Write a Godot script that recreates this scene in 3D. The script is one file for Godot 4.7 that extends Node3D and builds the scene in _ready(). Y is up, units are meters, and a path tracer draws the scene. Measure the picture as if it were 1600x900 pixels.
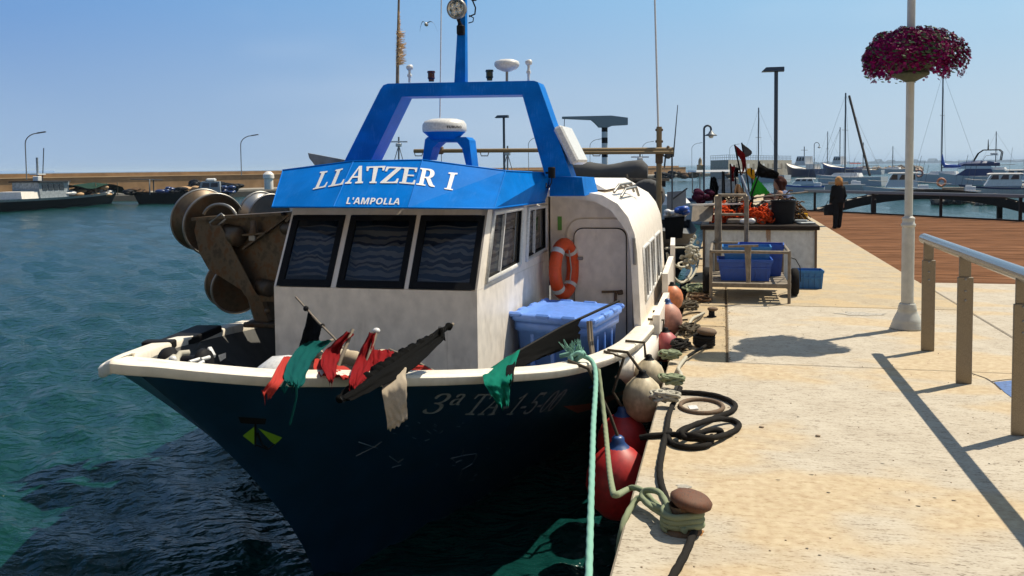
extends Node3D
# A harbour quay with a moored fishing boat. World: x to the right of the quay's line, y up (quay surface 0), z = -distance along the quay.

const EYE := Vector3(0, 1.9, 0)
const FOCAL := 1380.0
var view: Basis
var M := {}
var taken := {}
var base_of := {}
var rng := RandomNumberGenerator.new()
const WATER := -1.1


# ------------------------------------------------------------------ shapes
class Geo:
	var st := SurfaceTool.new()
	var tint := Color(1, 1, 1)
	var tinted := false
	func _init(with_tint := false) -> void:
		st.begin(Mesh.PRIMITIVE_TRIANGLES)
		tinted = with_tint
	func p(v: Vector3, uv := Vector2.ZERO) -> void:
		if tinted:
			st.set_color(tint)
		st.set_uv(uv)
		st.add_vertex(v)
	func flat() -> void:
		st.set_smooth_group(-1)
	func smooth(n := 0) -> void:
		st.set_smooth_group(n)
	func tri(a: Vector3, b: Vector3, c: Vector3) -> void:
		p(a); p(b); p(c)
	func quad(a: Vector3, b: Vector3, c: Vector3, d: Vector3) -> void:
		p(a, Vector2(0, 0)); p(b, Vector2(1, 0)); p(c, Vector2(1, 1))
		p(a, Vector2(0, 0)); p(c, Vector2(1, 1)); p(d, Vector2(0, 1))
	# a box with chamfered edges, placed by a transform
	func box(xf: Transform3D, size: Vector3, bev := 0.0) -> void:
		flat()
		var h := size / 2.0
		var b: float = min(bev, min(h.x, min(h.y, h.z)) * 0.95)
		var ax := [Vector3(1, 0, 0), Vector3(0, 1, 0), Vector3(0, 0, 1)]
		for i in 3:
			var u: Vector3 = ax[(i + 1) % 3]
			var w: Vector3 = ax[(i + 2) % 3]
			var n: Vector3 = ax[i]
			var hu: float = h[(i + 1) % 3] - b
			var hw: float = h[(i + 2) % 3] - b
			for s in [1.0, -1.0]:
				var c: Vector3 = n * h[i] * s
				var q := [c - u * hu - w * hw, c + u * hu - w * hw, c + u * hu + w * hw, c - u * hu + w * hw]
				if s > 0:
					quad(xf * q[3], xf * q[2], xf * q[1], xf * q[0])
				else:
					quad(xf * q[0], xf * q[1], xf * q[2], xf * q[3])
		if b <= 0.0:
			return
		for i in 3:
			var u: Vector3 = ax[(i + 1) % 3]
			var w: Vector3 = ax[(i + 2) % 3]
			var n: Vector3 = ax[i]
			var L: float = h[i] - b
			for su in [1.0, -1.0]:
				for sw in [1.0, -1.0]:
					var e1: Vector3 = u * su * h[(i + 1) % 3] + w * sw * (h[(i + 2) % 3] - b)
					var e2: Vector3 = u * su * (h[(i + 1) % 3] - b) + w * sw * h[(i + 2) % 3]
					if su * sw > 0:
						quad(xf * (e1 - n * L), xf * (e1 + n * L), xf * (e2 + n * L), xf * (e2 - n * L))
					else:
						quad(xf * (e2 - n * L), xf * (e2 + n * L), xf * (e1 + n * L), xf * (e1 - n * L))
		for sx in [1.0, -1.0]:
			for sy in [1.0, -1.0]:
				for sz in [1.0, -1.0]:
					var a := Vector3(sx * h.x, sy * (h.y - b), sz * (h.z - b))
					var c2 := Vector3(sx * (h.x - b), sy * h.y, sz * (h.z - b))
					var d := Vector3(sx * (h.x - b), sy * (h.y - b), sz * h.z)
					if sx * sy * sz > 0:
						tri(xf * a, xf * d, xf * c2)
					else:
						tri(xf * a, xf * c2, xf * d)
	func cube(c: Vector3, size: Vector3, bev := 0.0, yaw := 0.0) -> void:
		box(Transform3D(Basis(Vector3.UP, yaw), c), size, bev)
	# a beam of rectangular section from a to b
	func bar(a: Vector3, b: Vector3, w: float, h: float, bev := 0.0) -> void:
		var d := (b - a)
		var z := d.normalized()
		var up := Vector3.UP if abs(z.y) < 0.95 else Vector3.RIGHT
		var x := up.cross(z).normalized()
		var y := z.cross(x)
		box(Transform3D(Basis(x, y, z), (a + b) / 2.0), Vector3(w, h, d.length()), bev)
	# rings of equal length joined into a skin
	func loft(rings: Array, closed := true, cap := false, group := 0) -> void:
		smooth(group)
		var n: int = rings[0].size()
		for i in rings.size() - 1:
			var A: Array = rings[i]
			var B: Array = rings[i + 1]
			for j in (n if closed else n - 1):
				var k := (j + 1) % n
				var u0 := float(j) / n
				var u1 := float(j + 1) / n
				var v0 := float(i) / (rings.size() - 1)
				var v1 := float(i + 1) / (rings.size() - 1)
				p(A[j], Vector2(u0, v0)); p(A[k], Vector2(u1, v0)); p(B[k], Vector2(u1, v1))
				p(A[j], Vector2(u0, v0)); p(B[k], Vector2(u1, v1)); p(B[j], Vector2(u0, v1))
		if cap:
			flat()
			for r in [rings[0], rings[-1]]:
				var c := Vector3.ZERO
				for v in r:
					c += v
				c /= r.size()
				for j in r.size():
					tri(c, r[j], r[(j + 1) % r.size()])
	func tube(path: Array, r, n := 8, cap := true, closed := false) -> void:
		var rings := []
		var prev := Vector3.ZERO
		var m := path.size()
		for i in m:
			var t: Vector3
			if closed:
				t = (path[(i + 1) % m] - path[(i - 1 + m) % m]).normalized()
			else:
				t = (path[min(i + 1, m - 1)] - path[max(i - 1, 0)]).normalized()
			if prev == Vector3.ZERO:
				prev = Vector3.UP.cross(t) if abs(t.y) < 0.9 else Vector3.RIGHT.cross(t)
			var x := (prev - t * prev.dot(t)).normalized()
			prev = x
			var y := t.cross(x)
			var rad: float = r[i] if r is Array else r
			var ring := []
			for j in n:
				var a := TAU * j / n
				ring.append(path[i] + (x * cos(a) + y * sin(a)) * rad)
			rings.append(ring)
		if closed:
			rings.append(rings[0])
		loft(rings, true, cap and not closed)
	# a profile of (radius, height) turned round the local y axis
	func lathe(profile: Array, xf: Transform3D, n := 20, sharp := false) -> void:
		var rings := []
		for q in profile:
			var ring := []
			for j in n:
				var a := TAU * j / n
				ring.append(xf * Vector3(cos(a) * q.x, q.y, sin(a) * q.x))
			rings.append(ring)
		if sharp:
			for i in rings.size() - 1:
				loft([rings[i], rings[i + 1]], true, false, i)
		else:
			loft(rings)
	# a flat outline (local x, y) with a thickness along local z
	func prism(poly: Array, depth: float, xf := Transform3D()) -> void:
		flat()
		var pv := PackedVector2Array(poly)
		var idx := Geometry2D.triangulate_polygon(pv)
		for z in [0.0, depth]:
			for k in range(0, idx.size(), 3):
				var q := [pv[idx[k]], pv[idx[k + 1]], pv[idx[k + 2]]]
				if z > 0:
					q.reverse()
				tri(xf * Vector3(q[0].x, q[0].y, z), xf * Vector3(q[1].x, q[1].y, z), xf * Vector3(q[2].x, q[2].y, z))
		for i in pv.size():
			var a := pv[i]
			var b := pv[(i + 1) % pv.size()]
			quad(xf * Vector3(a.x, a.y, 0), xf * Vector3(b.x, b.y, 0), xf * Vector3(b.x, b.y, depth), xf * Vector3(a.x, a.y, depth))
	# a solid between two outlines of the same number of points
	func slab(low: Array, high: Array) -> void:
		flat()
		var n := low.size()
		for i in n:
			var k := (i + 1) % n
			quad(low[i], low[k], high[k], high[i])
		for r in [low, high]:
			var c := Vector3.ZERO
			for v in r:
				c += v
			c /= n
			for i in n:
				tri(c, r[i], r[(i + 1) % n])
	# a thin sheet of a grid of points, with two faces a little apart
	func sheet(grid: Array, thick := 0.004) -> void:
		var off := Vector3.ZERO
		var a: Vector3 = grid[0][0]
		var nrm: Vector3 = (grid[0][-1] - a).cross(grid[-1][0] - a).normalized() * thick
		for s in 2:
			off = nrm * s
			var rings := []
			for row in grid:
				var r := []
				for v in row:
					r.append(v + off)
				rings.append(r)
			loft(rings, false, false, s)
	func ball(c: Vector3, r: Vector3, n := 12, m := 8) -> void:
		var rings := []
		for i in m + 1:
			var a := PI * i / m
			var ring := []
			for j in n:
				var b := TAU * j / n
				ring.append(c + Vector3(r.x * sin(a) * cos(b), r.y * cos(a), r.z * sin(a) * sin(b)))
			rings.append(ring)
		loft(rings)
	func done() -> ArrayMesh:
		st.generate_normals()
		return st.commit()


# ------------------------------------------------------------------ points read off the view
func ray(px: float, py: float) -> Vector3:
	return view * Vector3((px - 800.0) / FOCAL, -(py - 337.0) / FOCAL, -1.0)
func at_y(px: float, py: float, y := 0.0) -> Vector3:
	var d := ray(px, py)
	return EYE + d * ((y - EYE.y) / d.y)
func at_x(px: float, py: float, x: float) -> Vector3:
	var d := ray(px, py)
	return EYE + d * (x / d.x)
func at_t(px: float, py: float, t: float) -> Vector3:
	var d := ray(px, py)
	return EYE + d * (-t / d.z)
func px_of(v: Vector3) -> Vector2:
	var q := view.inverse() * (v - EYE)
	return Vector2(800 + FOCAL * q.x / -q.z, 337 - FOCAL * q.y / -q.z)
func w(x: float, y: float, t: float) -> Vector3:
	return Vector3(x, y, -t)


# ------------------------------------------------------------------ objects
func numbered(called: String) -> String:
	var n: int = taken.get(called, 0)
	taken[called] = n + 1
	return called if n == 0 else "%s_%03d" % [called, n]
func thing(called: String, label: String, category: String, at: Vector3, group := "") -> Node3D:
	var o := Node3D.new()
	o.name = numbered(called)
	add_child(o)
	o.position = at
	base_of[o] = at
	o.set_meta("label", label)
	o.set_meta("category", category)
	if group:
		o.set_meta("group", group)
	return o
func relabel(o: Node3D, label: String, group := "") -> Node3D:
	o.set_meta("label", label)
	if group:
		o.set_meta("group", group)
	return o
# a part; geometry in world coordinates when its thing was made with thing(), else in the parent's own
func part(called: String, g, mat: Material, parent: Node3D, own := false) -> MeshInstance3D:
	var o := MeshInstance3D.new()
	o.name = called
	o.mesh = g.done() if g is Geo else g
	o.material_override = mat
	parent.add_child(o, true)
	base_of[o] = Vector3.ZERO
	if base_of.has(parent) and not own:
		o.position = -base_of[parent]
		base_of[o] = Vector3.ZERO
	return o
func single(called: String, label: String, category: String, g, mat: Material, group := "", at := Vector3.ZERO) -> MeshInstance3D:
	var o := MeshInstance3D.new()
	o.name = numbered(called)
	o.mesh = g.done() if g is Geo else g
	o.material_override = mat
	add_child(o)
	o.position = at
	base_of[o] = Vector3.ZERO
	o.set_meta("label", label)
	o.set_meta("category", category)
	if group:
		o.set_meta("group", group)
	return o
func structure(called: String, g, mat: Material) -> MeshInstance3D:
	var o := MeshInstance3D.new()
	o.name = numbered(called)
	o.mesh = g.done() if g is Geo else g
	o.material_override = mat
	add_child(o)
	base_of[o] = Vector3.ZERO
	o.set_meta("kind", "structure")
	return o
func copy(o: Node3D, called: String, at: Vector3, yaw: float, label: String) -> Node3D:
	var c: Node3D = o.duplicate()
	c.name = numbered(called)
	add_child(c)
	c.position = at
	c.rotation.y = yaw
	c.set_meta("label", label)
	return c


# ------------------------------------------------------------------ materials
func noise(freq: float, octaves := 4, sd := 1, kind := FastNoiseLite.TYPE_SIMPLEX_SMOOTH) -> FastNoiseLite:
	var n := FastNoiseLite.new()
	n.noise_type = kind
	n.seed = sd
	n.frequency = freq
	n.fractal_octaves = octaves
	return n
# a grey picture of noise between lo and hi, stretched along u; seamless by blending
func grain(size: int, fu: float, fv: float, lo: float, hi: float, sd: int, octaves := 4, bias := 1.0) -> Image:
	var im := Image.create(size, size, false, Image.FORMAT_RGB8)
	var n := noise(1.0, octaves, sd)
	for y in size:
		for x in size:
			var u := float(x) / size
			var v := float(y) / size
			# torus mapping keeps the repeat seamless
			var a := n.get_noise_3d(cos(u * TAU) * fu, sin(u * TAU) * fu, v * fv)
			var b := n.get_noise_3d(cos(u * TAU) * fu, sin(u * TAU) * fu, (v - 1.0) * fv)
			var k: float = lerp(a, b, smoothstep(0.7, 1.0, v))
			var g: float = lerp(lo, hi, pow(clamp(k * 0.75 + 0.5, 0.0, 1.0), bias))
			im.set_pixel(x, y, Color(g, g, g))
	return im
func tex(im: Image) -> ImageTexture:
	return ImageTexture.create_from_image(im)
func lin(r: float, g: float, b: float, a := 1.0) -> Color:
	var c := Color(r, g, b).linear_to_srgb()
	c.a = a
	return c
func mat(c: Color, rough := 0.6, metal := 0.0, t: Texture2D = null, scale := 1.0) -> StandardMaterial3D:
	var m := StandardMaterial3D.new()
	m.albedo_color = c
	m.roughness = rough
	m.metallic = metal
	if t:
		m.albedo_texture = t
		m.uv1_triplanar = true
		m.uv1_world_triplanar = true
		m.uv1_scale = Vector3.ONE * scale
	return m
func tinted(rough := 0.8) -> StandardMaterial3D:
	var m := StandardMaterial3D.new()
	m.vertex_color_use_as_albedo = true
	m.roughness = rough
	return m
func make_materials() -> void:
	var mottle := tex(grain(256, 1.2, 6.0, 0.88, 1.0, 3, 5))
	var blotch := tex(grain(256, 0.8, 4.0, 0.66, 1.0, 8, 5))
	var fine := tex(grain(256, 6.0, 38.0, 0.8, 1.0, 5, 3))
	M.mottle = mottle
	M.blotch = blotch
	M.fine = fine
	M.weather = tex(grain(256, 1.0, 9.0, 0.80, 1.0, 17, 6))
	# paint with dirt: grime in patches over the paint colour
	var grime := Image.create(512, 512, false, Image.FORMAT_RGBA8)
	var n1 := noise(0.012, 5, 21)
	var n2 := noise(0.06, 4, 22)
	for y in 512:
		for x in 512:
			var k: float = clamp((n1.get_noise_2d(x, y * 0.45) * 0.8 + n2.get_noise_2d(x, y * 0.3) * 0.5) * 1.7 - 0.42, 0.0, 1.0)
			grime.set_pixel(x, y, Color(0.45, 0.35, 0.22, k * 0.32))
	M.grime = tex(grime)
	M.white = dirty(mat(lin(0.86, 0.785, 0.685), 0.42, 0.0, mottle, 0.9), 0.45)
	M.white_clean = mat(lin(0.74, 0.73, 0.70), 0.35, 0.0, fine, 1.0)
	M.cap = dirty(mat(lin(0.76, 0.70, 0.59), 0.55, 0.0, mottle, 1.7), 0.8)
	M.blue = mat(lin(0.0, 0.175, 0.63), 0.45, 0.0, M.weather, 0.45)
	M.blue.metallic_specular = 0.15
	var chalk := Image.create(512, 512, false, Image.FORMAT_RGBA8)
	for y in 512:
		for x in 512:
			var k: float = clamp((n2.get_noise_2d(x * 1.6, y * 0.25) * 0.7 + n1.get_noise_2d(x + 300.0, y) * 0.6) * 1.6 - 0.25, 0.0, 1.0)
			var speck: float = smoothstep(0.42, 0.6, n2.get_noise_2d(x * 5.0, y * 5.0 + 900.0))
			chalk.set_pixel(x, y, Color(0.40, 0.62, 0.88, clamp(k * 0.20 + speck * 0.3, 0.0, 1.0)))
	M.blue.detail_enabled = true
	M.blue.detail_albedo = tex(chalk)
	M.blue.detail_uv_layer = BaseMaterial3D.DETAIL_UV_2
	M.blue.uv2_triplanar = true
	M.blue.uv2_world_triplanar = true
	M.blue.uv2_scale = Vector3.ONE * 0.8
	M.hull = mat(lin(0.009, 0.048, 0.105), 0.3, 0.0, blotch, 0.7)
	M.hull.metallic_specular = 0.4
	M.hull.roughness_texture = blotch
	M.hull.roughness = 0.45
	M.rubber = mat(lin(0.010, 0.010, 0.011), 0.55, 0.0, mottle, 3.0)
	M.black = mat(lin(0.014, 0.014, 0.015), 0.6, 0.0, mottle, 4.0)
	M.grey_inner = mat(lin(0.075, 0.075, 0.072), 0.7, 0.0, blotch, 1.3)
	M.deck_paint = mat(lin(0.16, 0.165, 0.16), 0.75, 0.0, blotch, 1.0)
	M.glass = mat(Color(0.03, 0.035, 0.04, 0.54), 0.04)
	M.glass.transparency = BaseMaterial3D.TRANSPARENCY_ALPHA
	M.clear = mat(Color(0.6, 0.7, 0.7, 0.16), 0.03)
	M.clear.transparency = BaseMaterial3D.TRANSPARENCY_ALPHA
	M.dark_glass = mat(lin(0.012, 0.015, 0.017), 0.08)
	M.letter = mat(lin(0.78, 0.78, 0.76), 0.5, 0.0, fine, 3.0)
	M.letter_grey = mat(lin(0.34, 0.37, 0.40), 0.6, 0.0, blotch, 5.0)
	# weathered bronze-brown steel
	var rust := Image.create(512, 512, false, Image.FORMAT_RGB8)
	for y in 512:
		for x in 512:
			var k: float = clamp(n1.get_noise_2d(x * 2.0, y * 1.2) * 0.9 + 0.5 + n2.get_noise_2d(x, y) * 0.4, 0.0, 1.0)
			rust.set_pixel(x, y, lin(0.150, 0.118, 0.080).lerp(lin(0.15, 0.075, 0.030), smoothstep(0.55, 1.0, k)).lerp(lin(0.085, 0.068, 0.048), smoothstep(0.4, 0.0, k)))
	M.rust_tex = tex(rust)
	M.hauler = mat(lin(0.66, 0.62, 0.58), 0.45, 0.5, M.rust_tex, 0.55)
	M.bright_steel = mat(lin(0.42, 0.40, 0.37), 0.28, 0.9, mottle, 2.0)
	M.dull_steel = mat(lin(0.30, 0.29, 0.27), 0.45, 0.8, mottle, 2.0)
	M.rusty = mat(lin(0.9, 0.8, 0.75), 0.85, 0.1, M.rust_tex, 3.0)
	M.bollard = mat(lin(0.75, 0.42, 0.33), 0.75, 0.2, M.rust_tex, 4.0)
	M.orange = mat(lin(0.80, 0.085, 0.012), 0.5, 0.0, mottle, 4.0)
	M.bin_blue = mat(lin(0.12, 0.27, 0.74), 0.42, 0.0, mottle, 1.6)
	M.crate_blue = mat(lin(0.008, 0.075, 0.40), 0.42, 0.0, mottle, 2.0)
	M.crate_light = mat(lin(0.015, 0.17, 0.44), 0.45, 0.0, mottle, 2.0)
	M.red_cloth = cloth(lin(0.19, 0.009, 0.011))
	M.orange_red = cloth(lin(0.42, 0.045, 0.035))
	M.black_cloth = cloth(lin(0.006, 0.006, 0.006))
	M.green_net = cloth(lin(0.006, 0.155, 0.105))
	M.teal_cloth = cloth(lin(0.005, 0.075, 0.07))
	M.green_cloth = cloth(lin(0.035, 0.36, 0.035))
	M.yellow_cloth = cloth(lin(0.80, 0.40, 0.02))
	M.cream_cloth = cloth(lin(0.52, 0.43, 0.31))
	M.tan_cloth = cloth(lin(0.55, 0.36, 0.20))
	M.brown_net = cloth(lin(0.14, 0.085, 0.05))
	M.tarp_green = cloth(lin(0.02, 0.05, 0.035))
	M.orange_net = cloth(lin(0.72, 0.085, 0.02))
	M.grey_cloth = cloth(lin(0.11, 0.11, 0.11))
	M.maroon = cloth(lin(0.06, 0.012, 0.03))
	M.rope_mint = rope(lin(0.24, 0.47, 0.38))
	M.rope_olive = rope(lin(0.26, 0.30, 0.19))
	M.rope_black = rope(lin(0.022, 0.020, 0.018))
	M.rope_pale = rope(lin(0.50, 0.47, 0.38))
	M.rope_brown = rope(lin(0.09, 0.075, 0.055))
	M.fender_red = mat(lin(0.56, 0.022, 0.022), 0.5, 0.0, blotch, 3.5)
	M.fender_pink = mat(lin(0.50, 0.10, 0.10), 0.5, 0.0, blotch, 3.0)
	M.fender_salmon = mat(lin(0.58, 0.27, 0.19), 0.55, 0.0, blotch, 3.0)
	M.fender_cream = mat(lin(0.66, 0.55, 0.36), 0.55, 0.0, blotch, 3.0)
	M.fender_orange = mat(lin(0.75, 0.25, 0.10), 0.5, 0.0, blotch, 3.0)
	M.fender_blue = mat(lin(0.02, 0.06, 0.19), 0.4)
	M.stainless = mat(lin(0.56, 0.57, 0.60), 0.24, 1.0, fine, 2.0)
	M.post_steel = mat(lin(0.27, 0.235, 0.185), 0.42, 0.85, fine, 3.0)
	M.lamp_paint = mat(lin(0.50, 0.50, 0.45), 0.5, 0.0, mottle, 1.4)
	M.dark_pole = mat(lin(0.055, 0.065, 0.075), 0.5, 0.3)
	M.grey_pole = mat(lin(0.17, 0.18, 0.185), 0.5, 0.4)
	M.pole_brown = mat(lin(0.27, 0.185, 0.085), 0.6, 0.1, mottle, 3.0)
	M.wood_grey = mat(lin(0.27, 0.22, 0.16), 0.8, 0.0, blotch, 2.0)
	M.beam = mat(lin(0.030, 0.022, 0.018), 0.6, 0.0, mottle, 1.0)
	M.crane_grey = mat(lin(0.20, 0.235, 0.24), 0.6)
	M.wall_brown = mat(lin(0.38, 0.235, 0.12), 0.9, 0.0, blotch, 0.12)
	M.wall_tan = mat(lin(0.52, 0.38, 0.22), 0.9, 0.0, blotch, 0.1)
	M.quay = mat(lin(0.36, 0.32, 0.26), 0.9, 0.0, blotch, 0.2)
	M.stone = mat(lin(0.42, 0.32, 0.22), 0.9, 0.0, blotch, 0.7)
	M.dark_stone = mat(lin(0.06, 0.055, 0.045), 0.8, 0.0, blotch, 1.0)
	M.pale_wall = mat(lin(0.52, 0.46, 0.36), 0.85, 0.0, blotch, 0.4)
	M.coast = mat(lin(0.055, 0.075, 0.085), 0.95)
	M.navy = mat(lin(0.008, 0.024, 0.10), 0.35)
	M.mid_blue = mat(lin(0.01, 0.06, 0.30), 0.4)
	M.boat_black = mat(lin(0.012, 0.013, 0.016), 0.5, 0.0, blotch, 0.8)
	M.boat_grey = mat(lin(0.32, 0.36, 0.38), 0.5, 0.0, blotch, 0.9)
	M.blue_grey = mat(lin(0.27, 0.32, 0.38), 0.5, 0.0, mottle, 1.0)
	M.tyre = mat(lin(0.016, 0.015, 0.014), 0.85, 0.0, mottle, 5.0)
	M.fibre = mat(lin(0.62, 0.42, 0.20), 0.9)
	M.feather = mat(lin(0.32, 0.33, 0.33), 0.8)
	M.soil = mat(lin(0.17, 0.12, 0.07), 0.95, 0.0, blotch, 6.0)
	M.crack = mat(lin(0.055, 0.045, 0.033), 0.95)
	M.stain_rust = mat(lin(0.42, 0.20, 0.06), 0.95, 0.0, blotch, 9.0)
	M.stain_pale = mat(lin(0.50, 0.46, 0.39), 0.95, 0.0, blotch, 5.0)
	M.stain_dark = mat(lin(0.17, 0.14, 0.10), 0.95, 0.0, blotch, 9.0)
	M.paint_blue = mat(lin(0.07, 0.16, 0.40), 0.7, 0.0, blotch, 4.0)
	M.locker = dirty(mat(lin(0.60, 0.62, 0.60), 0.6, 0.0, mottle, 1.3), 0.6)
	M.emblem_green = mat(lin(0.20, 0.42, 0.02), 0.5)
	M.red_paint = mat(lin(0.50, 0.075, 0.03), 0.5, 0.0, mottle, 3.0)
	M.green_label = mat(lin(0.10, 0.30, 0.05), 0.5)
	M.lens_red = mat(lin(0.05, 0.008, 0.010), 0.2)
	M.lens_green = mat(lin(0.02, 0.03, 0.018), 0.2)
	M.reflector = mat(lin(0.75, 0.74, 0.70), 0.12, 0.95)
	M.plaster_a = mat(lin(0.76, 0.63, 0.47), 0.9, 0.0, blotch, 0.3)
	M.plaster_b = mat(lin(0.80, 0.71, 0.58), 0.9, 0.0, blotch, 0.3)
	M.plaster_c = mat(lin(0.70, 0.50, 0.35), 0.9, 0.0, blotch, 0.3)
	M.roof_tile = mat(lin(0.32, 0.12, 0.06), 0.9, 0.0, blotch, 0.5)
	M.leaf = mat(lin(0.035, 0.075, 0.02), 0.6)
	M.leaf.backlight = Color(0.15, 0.3, 0.08)
	M.petal = tinted(0.7)
	M.petal.metallic_specular = 0.2
	M.petal.backlight = Color(0.12, 0.02, 0.07)
	M.basket = mat(lin(0.06, 0.07, 0.035), 0.7, 0.0, blotch, 4.0)
	M.skin_cloth = tinted(0.85)
	M.skin_cloth.metallic_specular = 0.2
	M.striped = tinted(0.9)
	M.scuff = mat(lin(0.10, 0.13, 0.17), 0.7)
	for k in [M.rubber, M.black, M.tyre, M.beam, M.boat_black, M.wall_brown, M.wall_tan, M.soil]:
		k.metallic_specular = 0.2
	# concrete: fine brushed lines across the quay, sandy patches over them
	var brushed := Image.create(1024, 1024, false, Image.FORMAT_RGB8)
	var line := noise(1.0, 3, 41)
	var spot := noise(0.11, 3, 42)
	var wide := noise(0.006, 4, 43)
	for y in 1024:
		for x in 1024:
			var a := line.get_noise_2d(x * 0.013, y * 0.07)
			var b := line.get_noise_2d(x * 0.04 + 500.0, y * 0.17)
			var c := spot.get_noise_2d(x, y * 2.0)
			var e := wide.get_noise_2d(x, y)
			var k := 0.56 + a * 0.30 + b * 0.34 + c * 0.42 + e * 0.32
			var col := lin(0.40, 0.335, 0.25).lerp(lin(0.575, 0.515, 0.41), clamp(k, 0.0, 1.0))
			var dark: float = smoothstep(-0.40, -0.75, a * 0.7 + b * 0.9 + c * 0.7)
			col = col.lerp(lin(0.15, 0.115, 0.08), dark * 0.6)
			brushed.set_pixel(x, y, col)
	var sandy := Image.create(512, 512, false, Image.FORMAT_RGBA8)
	var sn := noise(0.009, 4, 51)
	var sg := noise(0.35, 2, 52)
	for y in 512:
		for x in 512:
			var k: float = smoothstep(-0.02, 0.30, sn.get_noise_2d(x, y * 1.8))
			var s := sg.get_noise_2d(x, y)
			sandy.set_pixel(x, y, Color(lin(0.36, 0.235, 0.105).lerp(lin(0.50, 0.39, 0.22), clamp(0.5 + s, 0.0, 1.0)), k * 0.55))
	var sandy_tex := tex(sandy)
	M.concrete = concrete_of(tex(brushed), sandy_tex, 0.34, Vector3(0.075, 0.075, 0.075), Vector3(0.35, 0, 0.80), lin(0.77, 0.77, 0.77))
	M.concrete_sandy = concrete_of(M.concrete.albedo_texture, sandy_tex, 0.5, Vector3(0.21, 0.21, 0.21), Vector3(0.1, 0, 0.3), lin(0.72, 0.67, 0.57))
	M.concrete_edge = concrete_of(M.concrete.albedo_texture, sandy_tex, 0.6, Vector3(0.3, 0.3, 0.3), Vector3(0.6, 0, 0.1), lin(0.70, 0.62, 0.49))
	# planks: grain along each board
	var grain_im := grain(256, 0.35, 22.0, 0.55, 1.0, 61, 4)
	M.plank_a = mat(lin(0.262, 0.122, 0.060), 0.75, 0.0, tex(grain_im), 0.5)
	M.plank_b = mat(lin(0.246, 0.113, 0.055), 0.75, 0.0, M.plank_a.albedo_texture, 0.5)
	M.plank_c = mat(lin(0.278, 0.131, 0.066), 0.75, 0.0, M.plank_a.albedo_texture, 0.5)
	for k in [M.plank_a, M.plank_b, M.plank_c]:
		k.metallic_specular = 0.08
	# water
	var wm := StandardMaterial3D.new()
	wm.albedo_color = lin(0.003, 0.030, 0.028)
	wm.roughness = 0.14
	wm.metallic_specular = 0.24
	var ripple := NoiseTexture2D.new()
	ripple.width = 512
	ripple.height = 512
	ripple.seamless = true
	ripple.as_normal_map = true
	ripple.bump_strength = 5.0
	ripple.noise = noise(0.018, 4, 71)
	wm.normal_enabled = true
	wm.normal_texture = ripple
	wm.normal_scale = 2.0
	wm.uv1_scale = Vector3(0.32, 0.62, 1)
	M.water = wm


func dirty(m: StandardMaterial3D, scale: float) -> StandardMaterial3D:
	m.detail_enabled = true
	m.detail_albedo = M.grime
	m.detail_uv_layer = BaseMaterial3D.DETAIL_UV_2
	m.uv2_triplanar = true
	m.uv2_world_triplanar = true
	m.uv2_scale = Vector3.ONE * scale
	return m
func concrete_of(t: Texture2D, over: Texture2D, scale: float, over_scale: Vector3, over_offset: Vector3, c: Color) -> StandardMaterial3D:
	var m := mat(c, 0.9, 0.0, t, scale)
	m.detail_enabled = true
	m.detail_albedo = over
	m.detail_uv_layer = BaseMaterial3D.DETAIL_UV_2
	m.uv2_triplanar = true
	m.uv2_world_triplanar = true
	m.uv2_scale = over_scale
	m.uv2_offset = over_offset
	m.heightmap_enabled = true
	m.heightmap_texture = t
	m.heightmap_scale = 0.5
	return m
func cloth(c: Color) -> StandardMaterial3D:
	var m := mat(c, 0.9, 0.0, M.fine, 7.0)
	m.metallic_specular = 0.15
	m.backlight = Color(c.r * 0.5, c.g * 0.5, c.b * 0.5)
	return m
func rope(c: Color) -> StandardMaterial3D:
	var m := mat(c, 0.9, 0.0, M.fine, 14.0)
	m.metallic_specular = 0.2
	return m


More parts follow.
